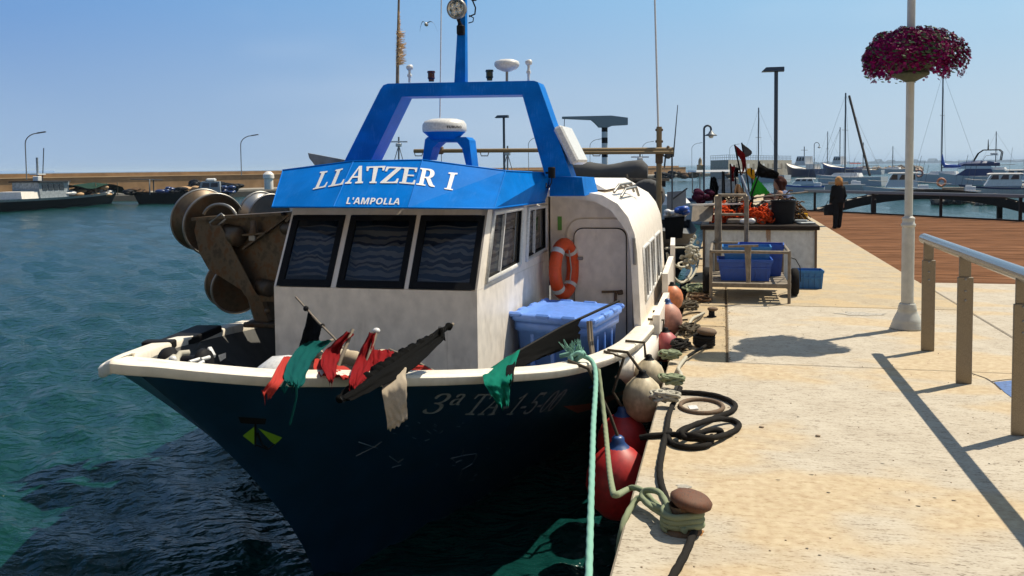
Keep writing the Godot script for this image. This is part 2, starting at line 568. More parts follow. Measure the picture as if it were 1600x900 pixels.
# ------------------------------------------------------------------ sky, sun, camera
func make_view() -> void:
	view = Basis(Vector3.UP, deg_to_rad(13.45)) * Basis(Vector3.RIGHT, deg_to_rad(-3.15)) * Basis(Vector3.BACK, deg_to_rad(-0.63))
	var cam := Camera3D.new()
	cam.name = "camera"
	add_child(cam)
	cam.transform = Transform3D(view, EYE)
	cam.near = 0.1
	cam.far = 12000.0
	cam.projection = Camera3D.PROJECTION_FRUSTUM
	cam.size = cam.near * 900.0 / FOCAL
	cam.frustum_offset = Vector2(0, -113.0 / FOCAL * cam.near)
	cam.current = true
	var to_sun := Vector3(0.46, 1.0, -0.42).normalized()
	var sky_im := Image.create(512, 256, false, Image.FORMAT_RGBF)
	var cn := noise(1.6, 5, 5)
	for y in 256:
		for x in 512:
			var az := (x + 0.5) / 512.0 * TAU
			var el := (0.5 - (y + 0.5) / 256.0) * PI
			var d := Vector3(sin(az) * cos(el), sin(el), -cos(az) * cos(el))
			var near_sun: float = pow(clamp(d.dot(to_sun) * 0.5 + 0.5, 0, 1), 2.5)
			var e: float = max(el, 0.0)
			var side: float = clamp((near_sun - 0.22) / 0.36, 0, 1)
			var low := Color(0.245, 0.350, 0.500).lerp(Color(0.469, 0.557, 0.603), side)
			var mid := Color(0.092, 0.222, 0.480).lerp(Color(0.262, 0.465, 0.640), side)
			var top := Color(0.055, 0.115, 0.25).lerp(Color(0.30, 0.38, 0.48), pow(near_sun, 2.0))
			var c := low.lerp(mid, smoothstep(0.0, 0.22, e)).lerp(top, smoothstep(0.22, 0.75, e))
			var wisp: float = clamp(cn.get_noise_3d(d.x * 1.5, d.y * 9.0, d.z * 1.5) * 1.5 - 0.1, 0, 1) * smoothstep(0.8, 0.1, e)
			c = c.lerp(Color(0.58, 0.63, 0.68), wisp * 0.16)
			sky_im.set_pixel(x, y, c)
	var sky_mat := PanoramaSkyMaterial.new()
	sky_mat.panorama = ImageTexture.create_from_image(sky_im)
	var sky := Sky.new()
	sky.sky_material = sky_mat
	var env := Environment.new()
	env.background_mode = Environment.BG_SKY
	env.sky = sky
	env.tonemap_mode = Environment.TONE_MAPPER_LINEAR
	env.tonemap_exposure = 1.36
	env.sdfgi_enabled = true
	env.ssao_enabled = true
	env.ssil_enabled = true
	env.fog_enabled = true
	env.fog_density = 0.00018
	env.fog_light_color = Color(0.75, 0.83, 0.9)
	var we := WorldEnvironment.new()
	we.name = "environment"
	we.environment = env
	add_child(we)
	var sun := DirectionalLight3D.new()
	sun.name = "sun"
	sun.light_energy = 1.6
	sun.light_color = Color(1.0, 0.955, 0.87)
	sun.light_angular_distance = 0.5
	sun.shadow_enabled = true
	add_child(sun)
	sun.look_at_from_position(to_sun * 50.0, Vector3.ZERO, Vector3.UP)


# ------------------------------------------------------------------ water, quay, deck
func make_water() -> void:
	var rows := 330
	var cols := 360
	var n := noise(1.0, 3, 7)
	var n2 := noise(1.0, 2, 9)
	var verts := PackedVector3Array()
	var uvs := PackedVector2Array()
	var axis := Vector2(cos(0.25), sin(0.25))
	for i in rows:
		var r := 1.2 * pow(8000.0, pow(float(i) / (rows - 1), 1.0))
		var amp := 1.0 / (1.0 + pow(r / 140.0, 2.0))
		for j in cols:
			var a := deg_to_rad(lerp(-100.0, 100.0, float(j) / (cols - 1)) + 10.0)
			var x := sin(a) * r
			var t := cos(a) * r
			var u := x * axis.x + t * axis.y
			var v := t * axis.x - x * axis.y
			var h := n.get_noise_2d(u * 0.55, v * 1.15) * 0.135 + n2.get_noise_2d(u * 1.6 + 40.0, v * 3.4) * 0.05
			verts.append(Vector3(x, WATER + h * amp, -t))
			uvs.append(Vector2(u, v))
	var idx := PackedInt32Array()
	for i in rows - 1:
		for j in cols - 1:
			var k := i * cols + j
			idx.append_array([k, k + cols, k + 1, k + 1, k + cols, k + cols + 1])
	var arr := []
	arr.resize(Mesh.ARRAY_MAX)
	arr[Mesh.ARRAY_VERTEX] = verts
	arr[Mesh.ARRAY_TEX_UV] = uvs
	arr[Mesh.ARRAY_INDEX] = idx
	var am := ArrayMesh.new()
	am.add_surface_from_arrays(Mesh.PRIMITIVE_TRIANGLES, arr)
	var st := SurfaceTool.new()
	st.create_from(am, 0)
	st.generate_normals()
	structure("water", st.commit(), M.water)


func make_quay() -> void:
	var g := Geo.new()
	# the quay's body below its slabs
	g.cube(Vector3(7.7, -1.1, -4.5), Vector3(16.2, 1.9, 22.0))
	g.cube(Vector3(38.0, -1.1, 10.0), Vector3(44.0, 1.9, 51.0))
	g.cube(Vector3(-7.0, -1.1, 21.0), Vector3(45.6, 1.9, 29.0))
	g.cube(Vector3(1.3, -1.1, -38.0), Vector3(3.4, 1.9, 46.0))
	var quay := structure("quay", g, M.quay)
	var slab := func(x0: float, x1: float, t0: float, t1: float, y: float, m: Material, called := "slab") -> void:
		var s := Geo.new()
		s.cube(Vector3((x0 + x1) / 2, y - 0.09, -(t0 + t1) / 2), Vector3(x1 - x0, 0.18, t1 - t0), 0.012)
		part(called, s, m, quay)
	slab.call(-0.51, 3.045, -6.0, 8.66, 0.0, M.concrete)
	slab.call(3.06, 16.0, -6.0, 7.0, 0.0, M.concrete)
	slab.call(3.06, 16.0, 7.015, 15.08, -0.001, M.concrete)
	slab.call(0.055, 3.045, 8.675, 12.3, -0.002, M.concrete)
	slab.call(0.055, 3.045, 12.315, 15.6, 0.0, M.concrete_sandy)
	slab.call(0.055, 3.045, 15.615, 24.0, -0.002, M.concrete_sandy)
	slab.call(0.055, 3.045, 24.015, 60.9, 0.0, M.concrete_sandy)
	# the promenade behind the viewer, where the basin ends
	slab.call(-0.51, 16.0, -35.0, -6.02, 0.0, M.concrete)
	slab.call(16.02, 60.0, -35.0, 15.08, 0.0, M.concrete)
	slab.call(-30.0, -0.53, -35.0, -6.52, 0.0, M.concrete)
	rng.seed = 5
	var t := 8.68
	while t < 58.0:
		var l := rng.randf_range(1.5, 2.3)
		slab.call(-0.51 + rng.randf_range(-0.012, 0.012), 0.035, t, t + l - 0.02, rng.randf_range(-0.012, 0.002), M.concrete_edge, "edge_stone")
		t += l
	var fill := Geo.new()
	fill.cube(w(0.045, -0.03, 34.0), Vector3(0.022, 0.04, 50.6))
	fill.cube(w(1.25, -0.03, 8.667), Vector3(3.55, 0.044, 0.017))
	part("joint_fill", fill, M.soil, quay)
	# cracks and the blue painted patch on the near slab
	var c := Geo.new()
	c.flat()
	var zig := func(pts: Array, wide: float) -> void:
		for i in pts.size() - 1:
			var a: Vector3 = at_y(pts[i].x, pts[i].y, 0.003)
			var b: Vector3 = at_y(pts[i + 1].x, pts[i + 1].y, 0.003)
			var s := (b - a).cross(Vector3.UP).normalized() * wide
			c.quad(a - s, b - s * 0.7, b + s * 0.7, a + s)
	zig.call([Vector2(1518, 583), Vector2(1530, 587), Vector2(1541, 591), Vector2(1549, 596), Vector2(1562, 594), Vector2(1582, 592), Vector2(1640, 593), Vector2(1690, 590)], 0.009)
	zig.call([Vector2(1549, 596), Vector2(1556, 601), Vector2(1564, 609)], 0.007)
	part("crack", c, M.crack, quay)
	var b := Geo.new()
	b.flat()
	var pp := [at_y(1553, 597, 0.004), at_y(1582, 594, 0.004), at_y(1645, 594, 0.004), at_y(1690, 606, 0.004), at_y(1660, 640, 0.004), at_y(1592, 629, 0.004), at_y(1570, 613, 0.004)]
	for i in range(1, pp.size() - 1):
		b.tri(pp[0], pp[i], pp[i + 1])
	part("painted_patch", b, M.paint_blue, quay)
	# stains: rust by the bollard, pale lime and dark oil spots, each with a ragged outline
	var stain := func(px: float, py: float, rx: float, rz: float, m: Material, sd: int) -> void:
		var sg := Geo.new()
		sg.flat()
		rng.seed = sd
		var o := at_y(px, py, 0.0025)
		var pts := []
		for k in 18:
			var an := TAU * k / 18.0
			var r := rng.randf_range(0.45, 1.0)
			pts.append(o + Vector3(cos(an) * rx * r, 0, sin(an) * rz * r))
		for k in 18:
			sg.tri(o, pts[k], pts[(k + 1) % 18])
		part("stain", sg, m, quay)
	stain.call(1092, 832, 0.035, 0.05, M.stain_rust, 1)
	stain.call(1068, 760, 0.06, 0.05, M.stain_pale, 2)
	stain.call(1345, 490, 0.35, 0.18, M.stain_pale, 3)
	for k in 16:
		rng.seed = 300 + k
		var sx := rng.randf_range(1100, 1560)
		var sy := rng.randf_range(560, 880)
		stain.call(sx, sy, rng.randf_range(0.005, 0.018), rng.randf_range(0.005, 0.011), M.crack if k % 3 else M.stain_dark, 400 + k)
	# dirt and dry weed gathered along the joint and the edge
	var d := Geo.new()
	rng.seed = 11
	for k in 700:
		var tt := rng.randf_range(8.7, 15.0)
		var xx := 0.045 + rng.randfn(0.0, 0.03)
		if k % 3 == 0:
			tt = rng.randf_range(10.5, 14.5)
			xx = rng.randf_range(-0.5, -0.1) if k % 2 == 0 else rng.randf_range(-0.5, 0.15)
		if k % 11 == 0:
			tt = rng.randf_range(6.6, 7.5)
			xx = rng.randf_range(-0.38, 0.12)
		var s := rng.randf_range(0.005, 0.017)
		var a := rng.randf() * TAU
		var o := w(xx, 0.0, tt)
		d.tri(o + Vector3(cos(a), 0.03, sin(a)) * s, o + Vector3(cos(a + 2.2), 0.03, sin(a + 2.2)) * s, o + Vector3(rng.randf_range(-0.4, 0.4), rng.randf_range(0.1, 0.5), rng.randf_range(-0.4, 0.4)) * s)
	var weeds := single("dry_weeds", "dry brown weed and grit gathered in the quay joint", "weeds", d, M.soil)
	weeds.set_meta("kind", "stuff")
	# timber deck: one board after another, laid across
	var dk := Geo.new()
	var outline := [[3.06, 15.1], [22.0, 15.1], [22.0, 18.35], [3.2, 39.45], [3.06, 39.45]]
	var low := []
	var high := []
	for q in outline:
		low.append(w(q[0], -0.45, q[1]))
		high.append(w(q[0], -0.128, q[1]))
	dk.slab(low, high)
	var deck := structure("timber_deck", dk, M.beam)
	var board := BoxMesh.new()
	board.size = Vector3(1, 0.035, 0.137)
	var mats := [M.plank_a, M.plank_b, M.plank_c, M.plank_a]
	rng.seed = 4
	for i in 172:
		var tt := 15.17 + i * 0.145
		# the far edge runs obliquely: boards end at it on the right
		var x1: float = min(22.0, 9.68 - (tt - 32.2) * 0.89)
		if x1 < 3.6:
			break
		var m := MeshInstance3D.new()
		m.name = "plank"
		m.mesh = board
		m.material_override = mats[rng.randi() % 4]
		deck.add_child(m, true)
		m.position = Vector3((3.06 + x1) / 2, -0.105 + rng.randf_range(-0.003, 0.003), -tt)
		m.scale = Vector3(x1 - 3.06, 1, 1)
# ------------------------------------------------------------------ the fishing boat
const MID := -2.9
const BOW := 3.675
const STERN := 14.7
const DECK := -0.1
var gun_l := [0.0, 0.06, 0.15, 0.3, 0.6, 1.0, 1.5, 2.0, 2.5, 3.0, 3.5, 4.2, 5.0, 6.0, 8.0, 10.5, 12.9]
var gun_w := [0.0, 0.07, 0.15, 0.28, 0.55, 0.85, 1.20, 1.51, 1.77, 1.95, 2.06, 2.15, 2.19, 2.21, 2.20, 2.12, 1.92]
var gun_y := [0.985, 0.965, 0.94, 0.89, 0.80, 0.715, 0.615, 0.53, 0.455, 0.405, 0.36, 0.31, 0.265, 0.215, 0.17, 0.22, 0.34]
var low_l := [0.0, 0.4, 1.0, 2.0, 3.2, 4.6, 6.2, 8.2, 10.7]
var low_w := [0.0, 0.20, 0.46, 0.86, 1.26, 1.58, 1.78, 1.82, 1.66]


func along(xs: Array, ys: Array, x: float) -> float:
	var n := xs.size()
	if x <= xs[0]:
		return ys[0]
	if x >= xs[n - 1]:
		return ys[n - 1]
	var i := 0
	while xs[i + 1] < x:
		i += 1
	var h: float = xs[i + 1] - xs[i]
	var u: float = (x - xs[i]) / h
	var m0: float = (ys[i + 1] - ys[max(i - 1, 0)]) / (xs[i + 1] - xs[max(i - 1, 0)])
	var m1: float = (ys[min(i + 2, n - 1)] - ys[i]) / (xs[min(i + 2, n - 1)] - xs[i])
	var u2 := u * u
	var u3 := u2 * u
	return ys[i] * (2 * u3 - 3 * u2 + 1) + m0 * h * (u3 - 2 * u2 + u) + ys[i + 1] * (-2 * u3 + 3 * u2) + m1 * h * (u3 - u2)

# a point of the hull's skin: s along the boat (0 stem, 1 stern), v from gunwale (0) to waterline (1) and below
func hull_at(s: float, v: float, side: float) -> Vector3:
	var lg := s * (STERN - BOW)
	var wg: float = max(along(gun_l, gun_w, lg) - 0.045, 0.0)
	var yg := along(gun_l, gun_y, lg)
	var lw := s * 9.0
	var ww := along(low_l, low_w, lw)
	var tg: float = BOW + lg + 0.06 * clamp(1.0 - s * 10.0, 0, 1)
	var tw := 5.80 + lw
	var vv: float = min(v, 1.0)
	var bend := 1.0 - pow(1.0 - vv, lerp(1.32, 1.0, clamp(s * 3.0, 0, 1)))
	var t: float = lerp(tg, tw, bend)
	var half: float = ww + (wg - ww) * pow(1.0 - vv, 1.28)
	var y: float = lerp(yg, WATER, v)
	if v > 1.0:
		half *= 1.0 - (v - 1.0) * 1.6
		t += (v - 1.0) * 0.6 * (1.0 - s)
	return w(MID + half * side, y, t)
func hull_find(px: float, py: float) -> Vector2:
	var best := Vector2.ZERO
	var e := 1e9
	var lo := Vector2(0.0, 0.0)
	var hi := Vector2(0.6, 1.0)
	for pass_n in 5:
		for i in 21:
			for j in 21:
				var q := Vector2(lerp(lo.x, hi.x, i / 20.0), lerp(lo.y, hi.y, j / 20.0))
				var d := px_of(hull_at(q.x, q.y, 1.0)).distance_to(Vector2(px, py))
				if d < e:
					e = d
					best = q
		var span := (hi - lo) * 0.12
		lo = (best - span).clamp(Vector2.ZERO, Vector2.ONE)
		hi = best + span
	return best
func on_hull(q: Vector2, off := 0.004) -> Vector3:
	var a := hull_at(q.x, q.y, 1.0)
	var du := hull_at(q.x + 0.004, q.y, 1.0) - a
	var dv := hull_at(q.x, q.y + 0.01, 1.0) - a
	var n := du.cross(dv).normalized()
	if n.x < 0 and n.z < 0:
		n = -n
	if n.dot(EYE - a) < 0:
		n = -n
	return a + n * off
# a flat marking laid on the port bow, given by its corners
func hull_patch(g: Geo, pts: Array, off := 0.004) -> void:
	g.flat()
	var q := []
	for p in pts:
		q.append(hull_find(p.x, p.y))
	if q.size() == 4:
		var N := 6
		for i in N:
			for j in N:
				var f := func(a: float, b: float) -> Vector3:
					var top: Vector2 = q[0].lerp(q[1], a)
					var bot: Vector2 = q[3].lerp(q[2], a)
					return on_hull(top.lerp(bot, b), off)
				g.quad(f.call(i / float(N), j / float(N)), f.call((i + 1) / float(N), j / float(N)), f.call((i + 1) / float(N), (j + 1) / float(N)), f.call(i / float(N), (j + 1) / float(N)))
	else:
		for i in range(1, q.size() - 1):
			g.tri(on_hull(q[0], off), on_hull(q[i], off), on_hull(q[i + 1], off))
func hull_line(g: Geo, pts: Array, wide: float) -> void:
	g.flat()
	for i in pts.size() - 1:
		var a := on_hull(hull_find(pts[i].x, pts[i].y), 0.003)
		var b := on_hull(hull_find(pts[i + 1].x, pts[i + 1].y), 0.003)
		var s := (b - a).cross(EYE - a).normalized() * wide
		g.quad(a - s, b - s * 0.5, b + s * 0.5, a + s)

func gunwale(l: float, side: float, inward: float, dy: float) -> Vector3:
	var e := 0.02
	var a := Vector2(along(gun_l, gun_w, max(l - e, 0.0)), max(l - e, 0.0))
	var b := Vector2(along(gun_l, gun_w, l + e), l + e)
	var tn := (b - a).normalized()
	if l < 0.01:
		tn = Vector2(1, 0)
	var nrm := Vector2(-tn.y, tn.x)  # inboard and aft
	var q := Vector2(along(gun_l, gun_w, l), l) + nrm * inward
	if inward > 0:
		q.x = max(q.x, 0.0)
	return w(MID + q.x * side, along(gun_l, gun_y, l) + dy, BOW + q.y)

# lettering: the outlines of a text, each point sent through a function
func lettering(text: String, bold: bool, serif: bool, f: Callable) -> ArrayMesh:
	var tm := TextMesh.new()
	var font := SystemFont.new()
	font.font_names = ["Droid Serif" if serif else "Droid Sans"]
	font.font_weight = 700 if bold else 400
	tm.font = font
	tm.font_size = 64
	tm.pixel_size = 1.0 / 64.0
	tm.depth = 0.0
	tm.text = text
	tm.horizontal_alignment = HORIZONTAL_ALIGNMENT_LEFT
	tm.vertical_alignment = VERTICAL_ALIGNMENT_BOTTOM
	var arr := tm.get_mesh_arrays()
	var v: PackedVector3Array = arr[Mesh.ARRAY_VERTEX]
	var id = arr[Mesh.ARRAY_INDEX]
	var lo := Vector2(1e9, 1e9)
	var hi := -lo
	for p in v:
		lo = lo.min(Vector2(p.x, p.y))
		hi = hi.max(Vector2(p.x, p.y))
	var g := Geo.new()
	g.flat()
	var put := func(p: Vector3) -> void:
		g.p(f.call(Vector2((p.x - lo.x) / (hi.x - lo.x), (p.y - lo.y) / (hi.y - lo.y))))
	if id != null and id.size() > 0:
		for k in id:
			put.call(v[k])
	else:
		for p in v:
			put.call(p)
	return g.done()


func make_boat() -> void:
	var boat := thing("fishing_boat", "navy fishing boat with white wheelhouse and bright blue visor moored at the quay", "fishing boat", w(MID, WATER, 9.5))
	# hull
	var g := Geo.new()
	var N := 64
	for side in [1.0, -1.0]:
		var rings := []
		for i in N + 1:
			var s := pow(float(i) / N, 1.35)
			var ring := []
			for j in 15:
				ring.append(hull_at(s, j / 14.0 * 1.3, side))
			rings.append(ring)
		g.loft(rings, false, false, 1 if side > 0 else 2)
	var tr := []
	for j in 15:
		tr.append([hull_at(1.0, j / 14.0 * 1.3, 1.0), hull_at(1.0, j / 14.0 * 1.3, -1.0)])
	g.loft(tr, false, false, 3)
	var hull := part("hull", g, M.hull, boat)
	# rubbing strake, white, from the shoulder aft on both sides
	for side in [1.0, -1.0]:
		g = Geo.new()
		var rings := []
		for i in 30:
			var l: float = lerp(3.75, 11.0, i / 29.0)
			var grow := smoothstep(0.0, 0.10, i / 29.0)
			rings.append([gunwale(l, side, 0.06, -0.095), gunwale(l, side, 0.05 - 0.07 * grow, -0.11), gunwale(l, side, 0.05 - 0.08 * grow, -0.2 - 0.18 * grow), gunwale(l, side, 0.10, -0.24 - 0.2 * grow)])
		g.loft(rings, false)
		for i in rings.size():
			pass
		part("rubbing_strake", g, M.white, boat)
	# gunwale cap: one rail round the bow and down both sides, its edges eased
	g = Geo.new()
	var sect := [Vector2(0.02, -0.072), Vector2(0.004, -0.064), Vector2(0.0, -0.018), Vector2(0.010, -0.004), Vector2(0.02, 0.0), Vector2(0.155, 0.004), Vector2(0.175, 0.0), Vector2(0.186, -0.014), Vector2(0.186, -0.09)]
	var strips := [[0, 2], [2, 4], [4, 6], [6, 8]]
	for st in strips:
		var rr := []
		for i in 141:
			var q := -1.0 + 2.0 * i / 140.0
			var l: float = pow(abs(q), 1.7) * 11.05
			var ring := []
			for c in sect.slice(st[0], st[1] + 1):
				ring.append(gunwale(l, 1.0 if q >= 0 else -1.0, c.x, c.y))
			rr.append(ring)
		g.loft(rr, false, false, st[0])
	part("gunwale", g, M.cap, boat)
	# bulwark lining and the deck, both inside the hull's skin
	var lining := func(s: float, k: float, side: float) -> Vector3:
		var yg := along(gun_l, gun_y, s * (STERN - BOW))
		var vd := (yg - DECK) / (yg - WATER)
		var p := hull_at(s, lerp(0.03, vd, k), side)
		var half: float = max(abs(p.x - MID) - 0.085, 0.0)
		return Vector3(MID + half * side, p.y, p.z - 0.12 * clamp(1.0 - s * 6.0, 0, 1))
	g = Geo.new()
	for side in [1.0, -1.0]:
		var rr := []
		for i in 50:
			var s := pow(i / 49.0, 1.5) * 0.985
			var ring := []
			for k in 6:
				ring.append(lining.call(s, k / 5.0, side))
			rr.append(ring)
		g.loft(rr, false, false, 1 if side > 0 else 2)
	part("bulwark", g, M.grey_inner, boat)
	g = Geo.new()
	g.smooth(0)
	for i in 40:
		g.quad(lining.call(i / 40.0 * 0.985, 1.0, -1.0), lining.call(i / 40.0 * 0.985, 1.0, 1.0), lining.call((i + 1) / 40.0 * 0.985, 1.0, 1.0), lining.call((i + 1) / 40.0 * 0.985, 1.0, -1.0))
	part("deck", g, M.deck_paint, boat)
	# raised foredeck in the bow
	var fore := func(s: float, side: float) -> Vector3:
		var yg := along(gun_l, gun_y, s * (STERN - BOW))
		var p := hull_at(s, (yg - 0.28) / (yg - WATER), side)
		var half: float = max(abs(p.x - MID) - 0.08, 0.0)
		return Vector3(MID + half * side, 0.28, p.z - 0.1 * clamp(1.0 - s * 6.0, 0, 1))
	g = Geo.new()
	g.smooth(0)
	for i in 16:
		var s0 := 0.16 * i / 16.0
		var s1 := 0.16 * (i + 1) / 16.0
		g.quad(fore.call(s0, -1.0), fore.call(s0, 1.0), fore.call(s1, 1.0), fore.call(s1, -1.0))
	part("foredeck", g, M.deck_paint, boat)
	# bulwark frames seen inside the bow
	for side in [-1.0, 1.0]:
		for l in [1.5, 2.15, 2.8, 3.4]:
			g = Geo.new()
			var top: Vector3 = lining.call(l / (STERN - BOW), 0.1, side)
			var foot: Vector3 = lining.call(l / (STERN - BOW), 1.0, side)
			g.bar(top + Vector3(-0.04 * side, 0, 0), foot + Vector3(-0.04 * side, 0, 0), 0.035, 0.08)
			part("frame", g, M.grey_inner, boat)
	# dark clamp plates on the starboard rail
	for l in [3.05, 3.75]:
		g = Geo.new()
		var c := gunwale(l, -1.0, 0.06, -0.02)
		var d := gunwale(l + 0.1, -1.0, 0.06, -0.02) - c
		g.box(Transform3D(Basis(Vector3.UP, atan2(d.x, d.z)), c), Vector3(0.27, 0.075, 0.12 if l < 3.5 else 0.75), 0.012)
		part("clamp_plate", g, M.black, boat)
	# registration, arrow, emblem and scuffs on the port bow
	var bl := hull_find(657, 645)
	var brr := hull_find(862, 641)
	var tl := hull_find(684, 613)
	var tr2 := hull_find(890, 606)
	for q in [["3", 0.0, 0.085, 0.0, 1.0], ["ª", 0.10, 0.16, 0.45, 1.0], ["T", 0.215, 0.315, 0.0, 1.0], ["A", 0.315, 0.435, 0.0, 1.0], ["-", 0.45, 0.495, 0.30, 0.40], ["1", 0.515, 0.575, 0.0, 1.0], ["-", 0.595, 0.64, 0.30, 0.40], ["5", 0.655, 0.735, 0.0, 1.0], ["-", 0.75, 0.795, 0.30, 0.40], ["0", 0.81, 0.895, 0.0, 1.0], ["0", 0.91, 0.995, 0.0, 1.0]]:
		part("registration_letter", lettering(q[0], false, true, func(u: Vector2) -> Vector3:
			var ux: float = lerp(q[1], q[2], u.x)
			var uy: float = lerp(q[3], q[4], u.y)
			return on_hull(bl.lerp(brr, ux).lerp(tl.lerp(tr2, ux), uy), 0.006)), M.letter_grey, hull, true)
	g = Geo.new()
	hull_patch(g, [Vector2(880, 634), Vector2(954, 622), Vector2(944, 634), Vector2(902, 645)])
	hull_patch(g, [Vector2(944, 620), Vector2(984, 605), Vector2(982, 611), Vector2(938, 634)], 0.005)
	part("arrow", g, M.red_paint, hull, true)
	g = Geo.new()
	hull_patch(g, [Vector2(379, 680), Vector2(397, 666), Vector2(397, 694)])
	hull_patch(g, [Vector2(403, 668), Vector2(441, 683), Vector2(430, 694), Vector2(423, 689)])
	part("emblem", g, M.emblem_green, hull, true)
	g = Geo.new()
	hull_patch(g, [Vector2(372, 650), Vector2(416, 653), Vector2(414, 662), Vector2(376, 660)], 0.006)
	hull_line(g, [Vector2(399, 662), Vector2(399, 697)], 0.006)
	hull_line(g, [Vector2(402, 676), Vector2(410, 694), Vector2(418, 700)], 0.008)
	hull_line(g, [Vector2(399, 694), Vector2(418, 702), Vector2(440, 685)], 0.004)
	part("emblem_outline", g, M.black, hull, true)
	g = Geo.new()
	rng.seed = 77
	for pts in [[Vector2(704, 716), Vector2(720, 712), Vector2(744, 708)], [Vector2(746, 709), Vector2(738, 724), Vector2(722, 733), Vector2(716, 752)], [Vector2(706, 716), Vector2(712, 722), Vector2(722, 718)], [Vector2(724, 700), Vector2(722, 712)], [Vector2(806, 737), Vector2(804, 752), Vector2(792, 765)], [Vector2(804, 750), Vector2(830, 742), Vector2(845, 737), Vector2(866, 742)], [Vector2(608, 712), Vector2(622, 722), Vector2(630, 716)], [Vector2(612, 730), Vector2(626, 726)], [Vector2(560, 690), Vector2(590, 700)], [Vector2(556, 712), Vector2(584, 698), Vector2(596, 690)]]:
		hull_line(g, pts, 0.0035)
	for k in 50:
		var c := Vector2(rng.randf_range(600, 880), rng.randf_range(660, 770))
		var d := Vector2(rng.randf_range(-8, 8), rng.randf_range(-3, 5))
		hull_line(g, [c, c + d], rng.randf_range(0.0008, 0.0022))
	part("scuff_marks", g, M.scuff, hull, true).set_meta("kind", "stuff")
	make_wheelhouse(boat)
	make_house(boat)
	make_gantry(boat)
	make_hauler(boat)
	make_windlass(boat)


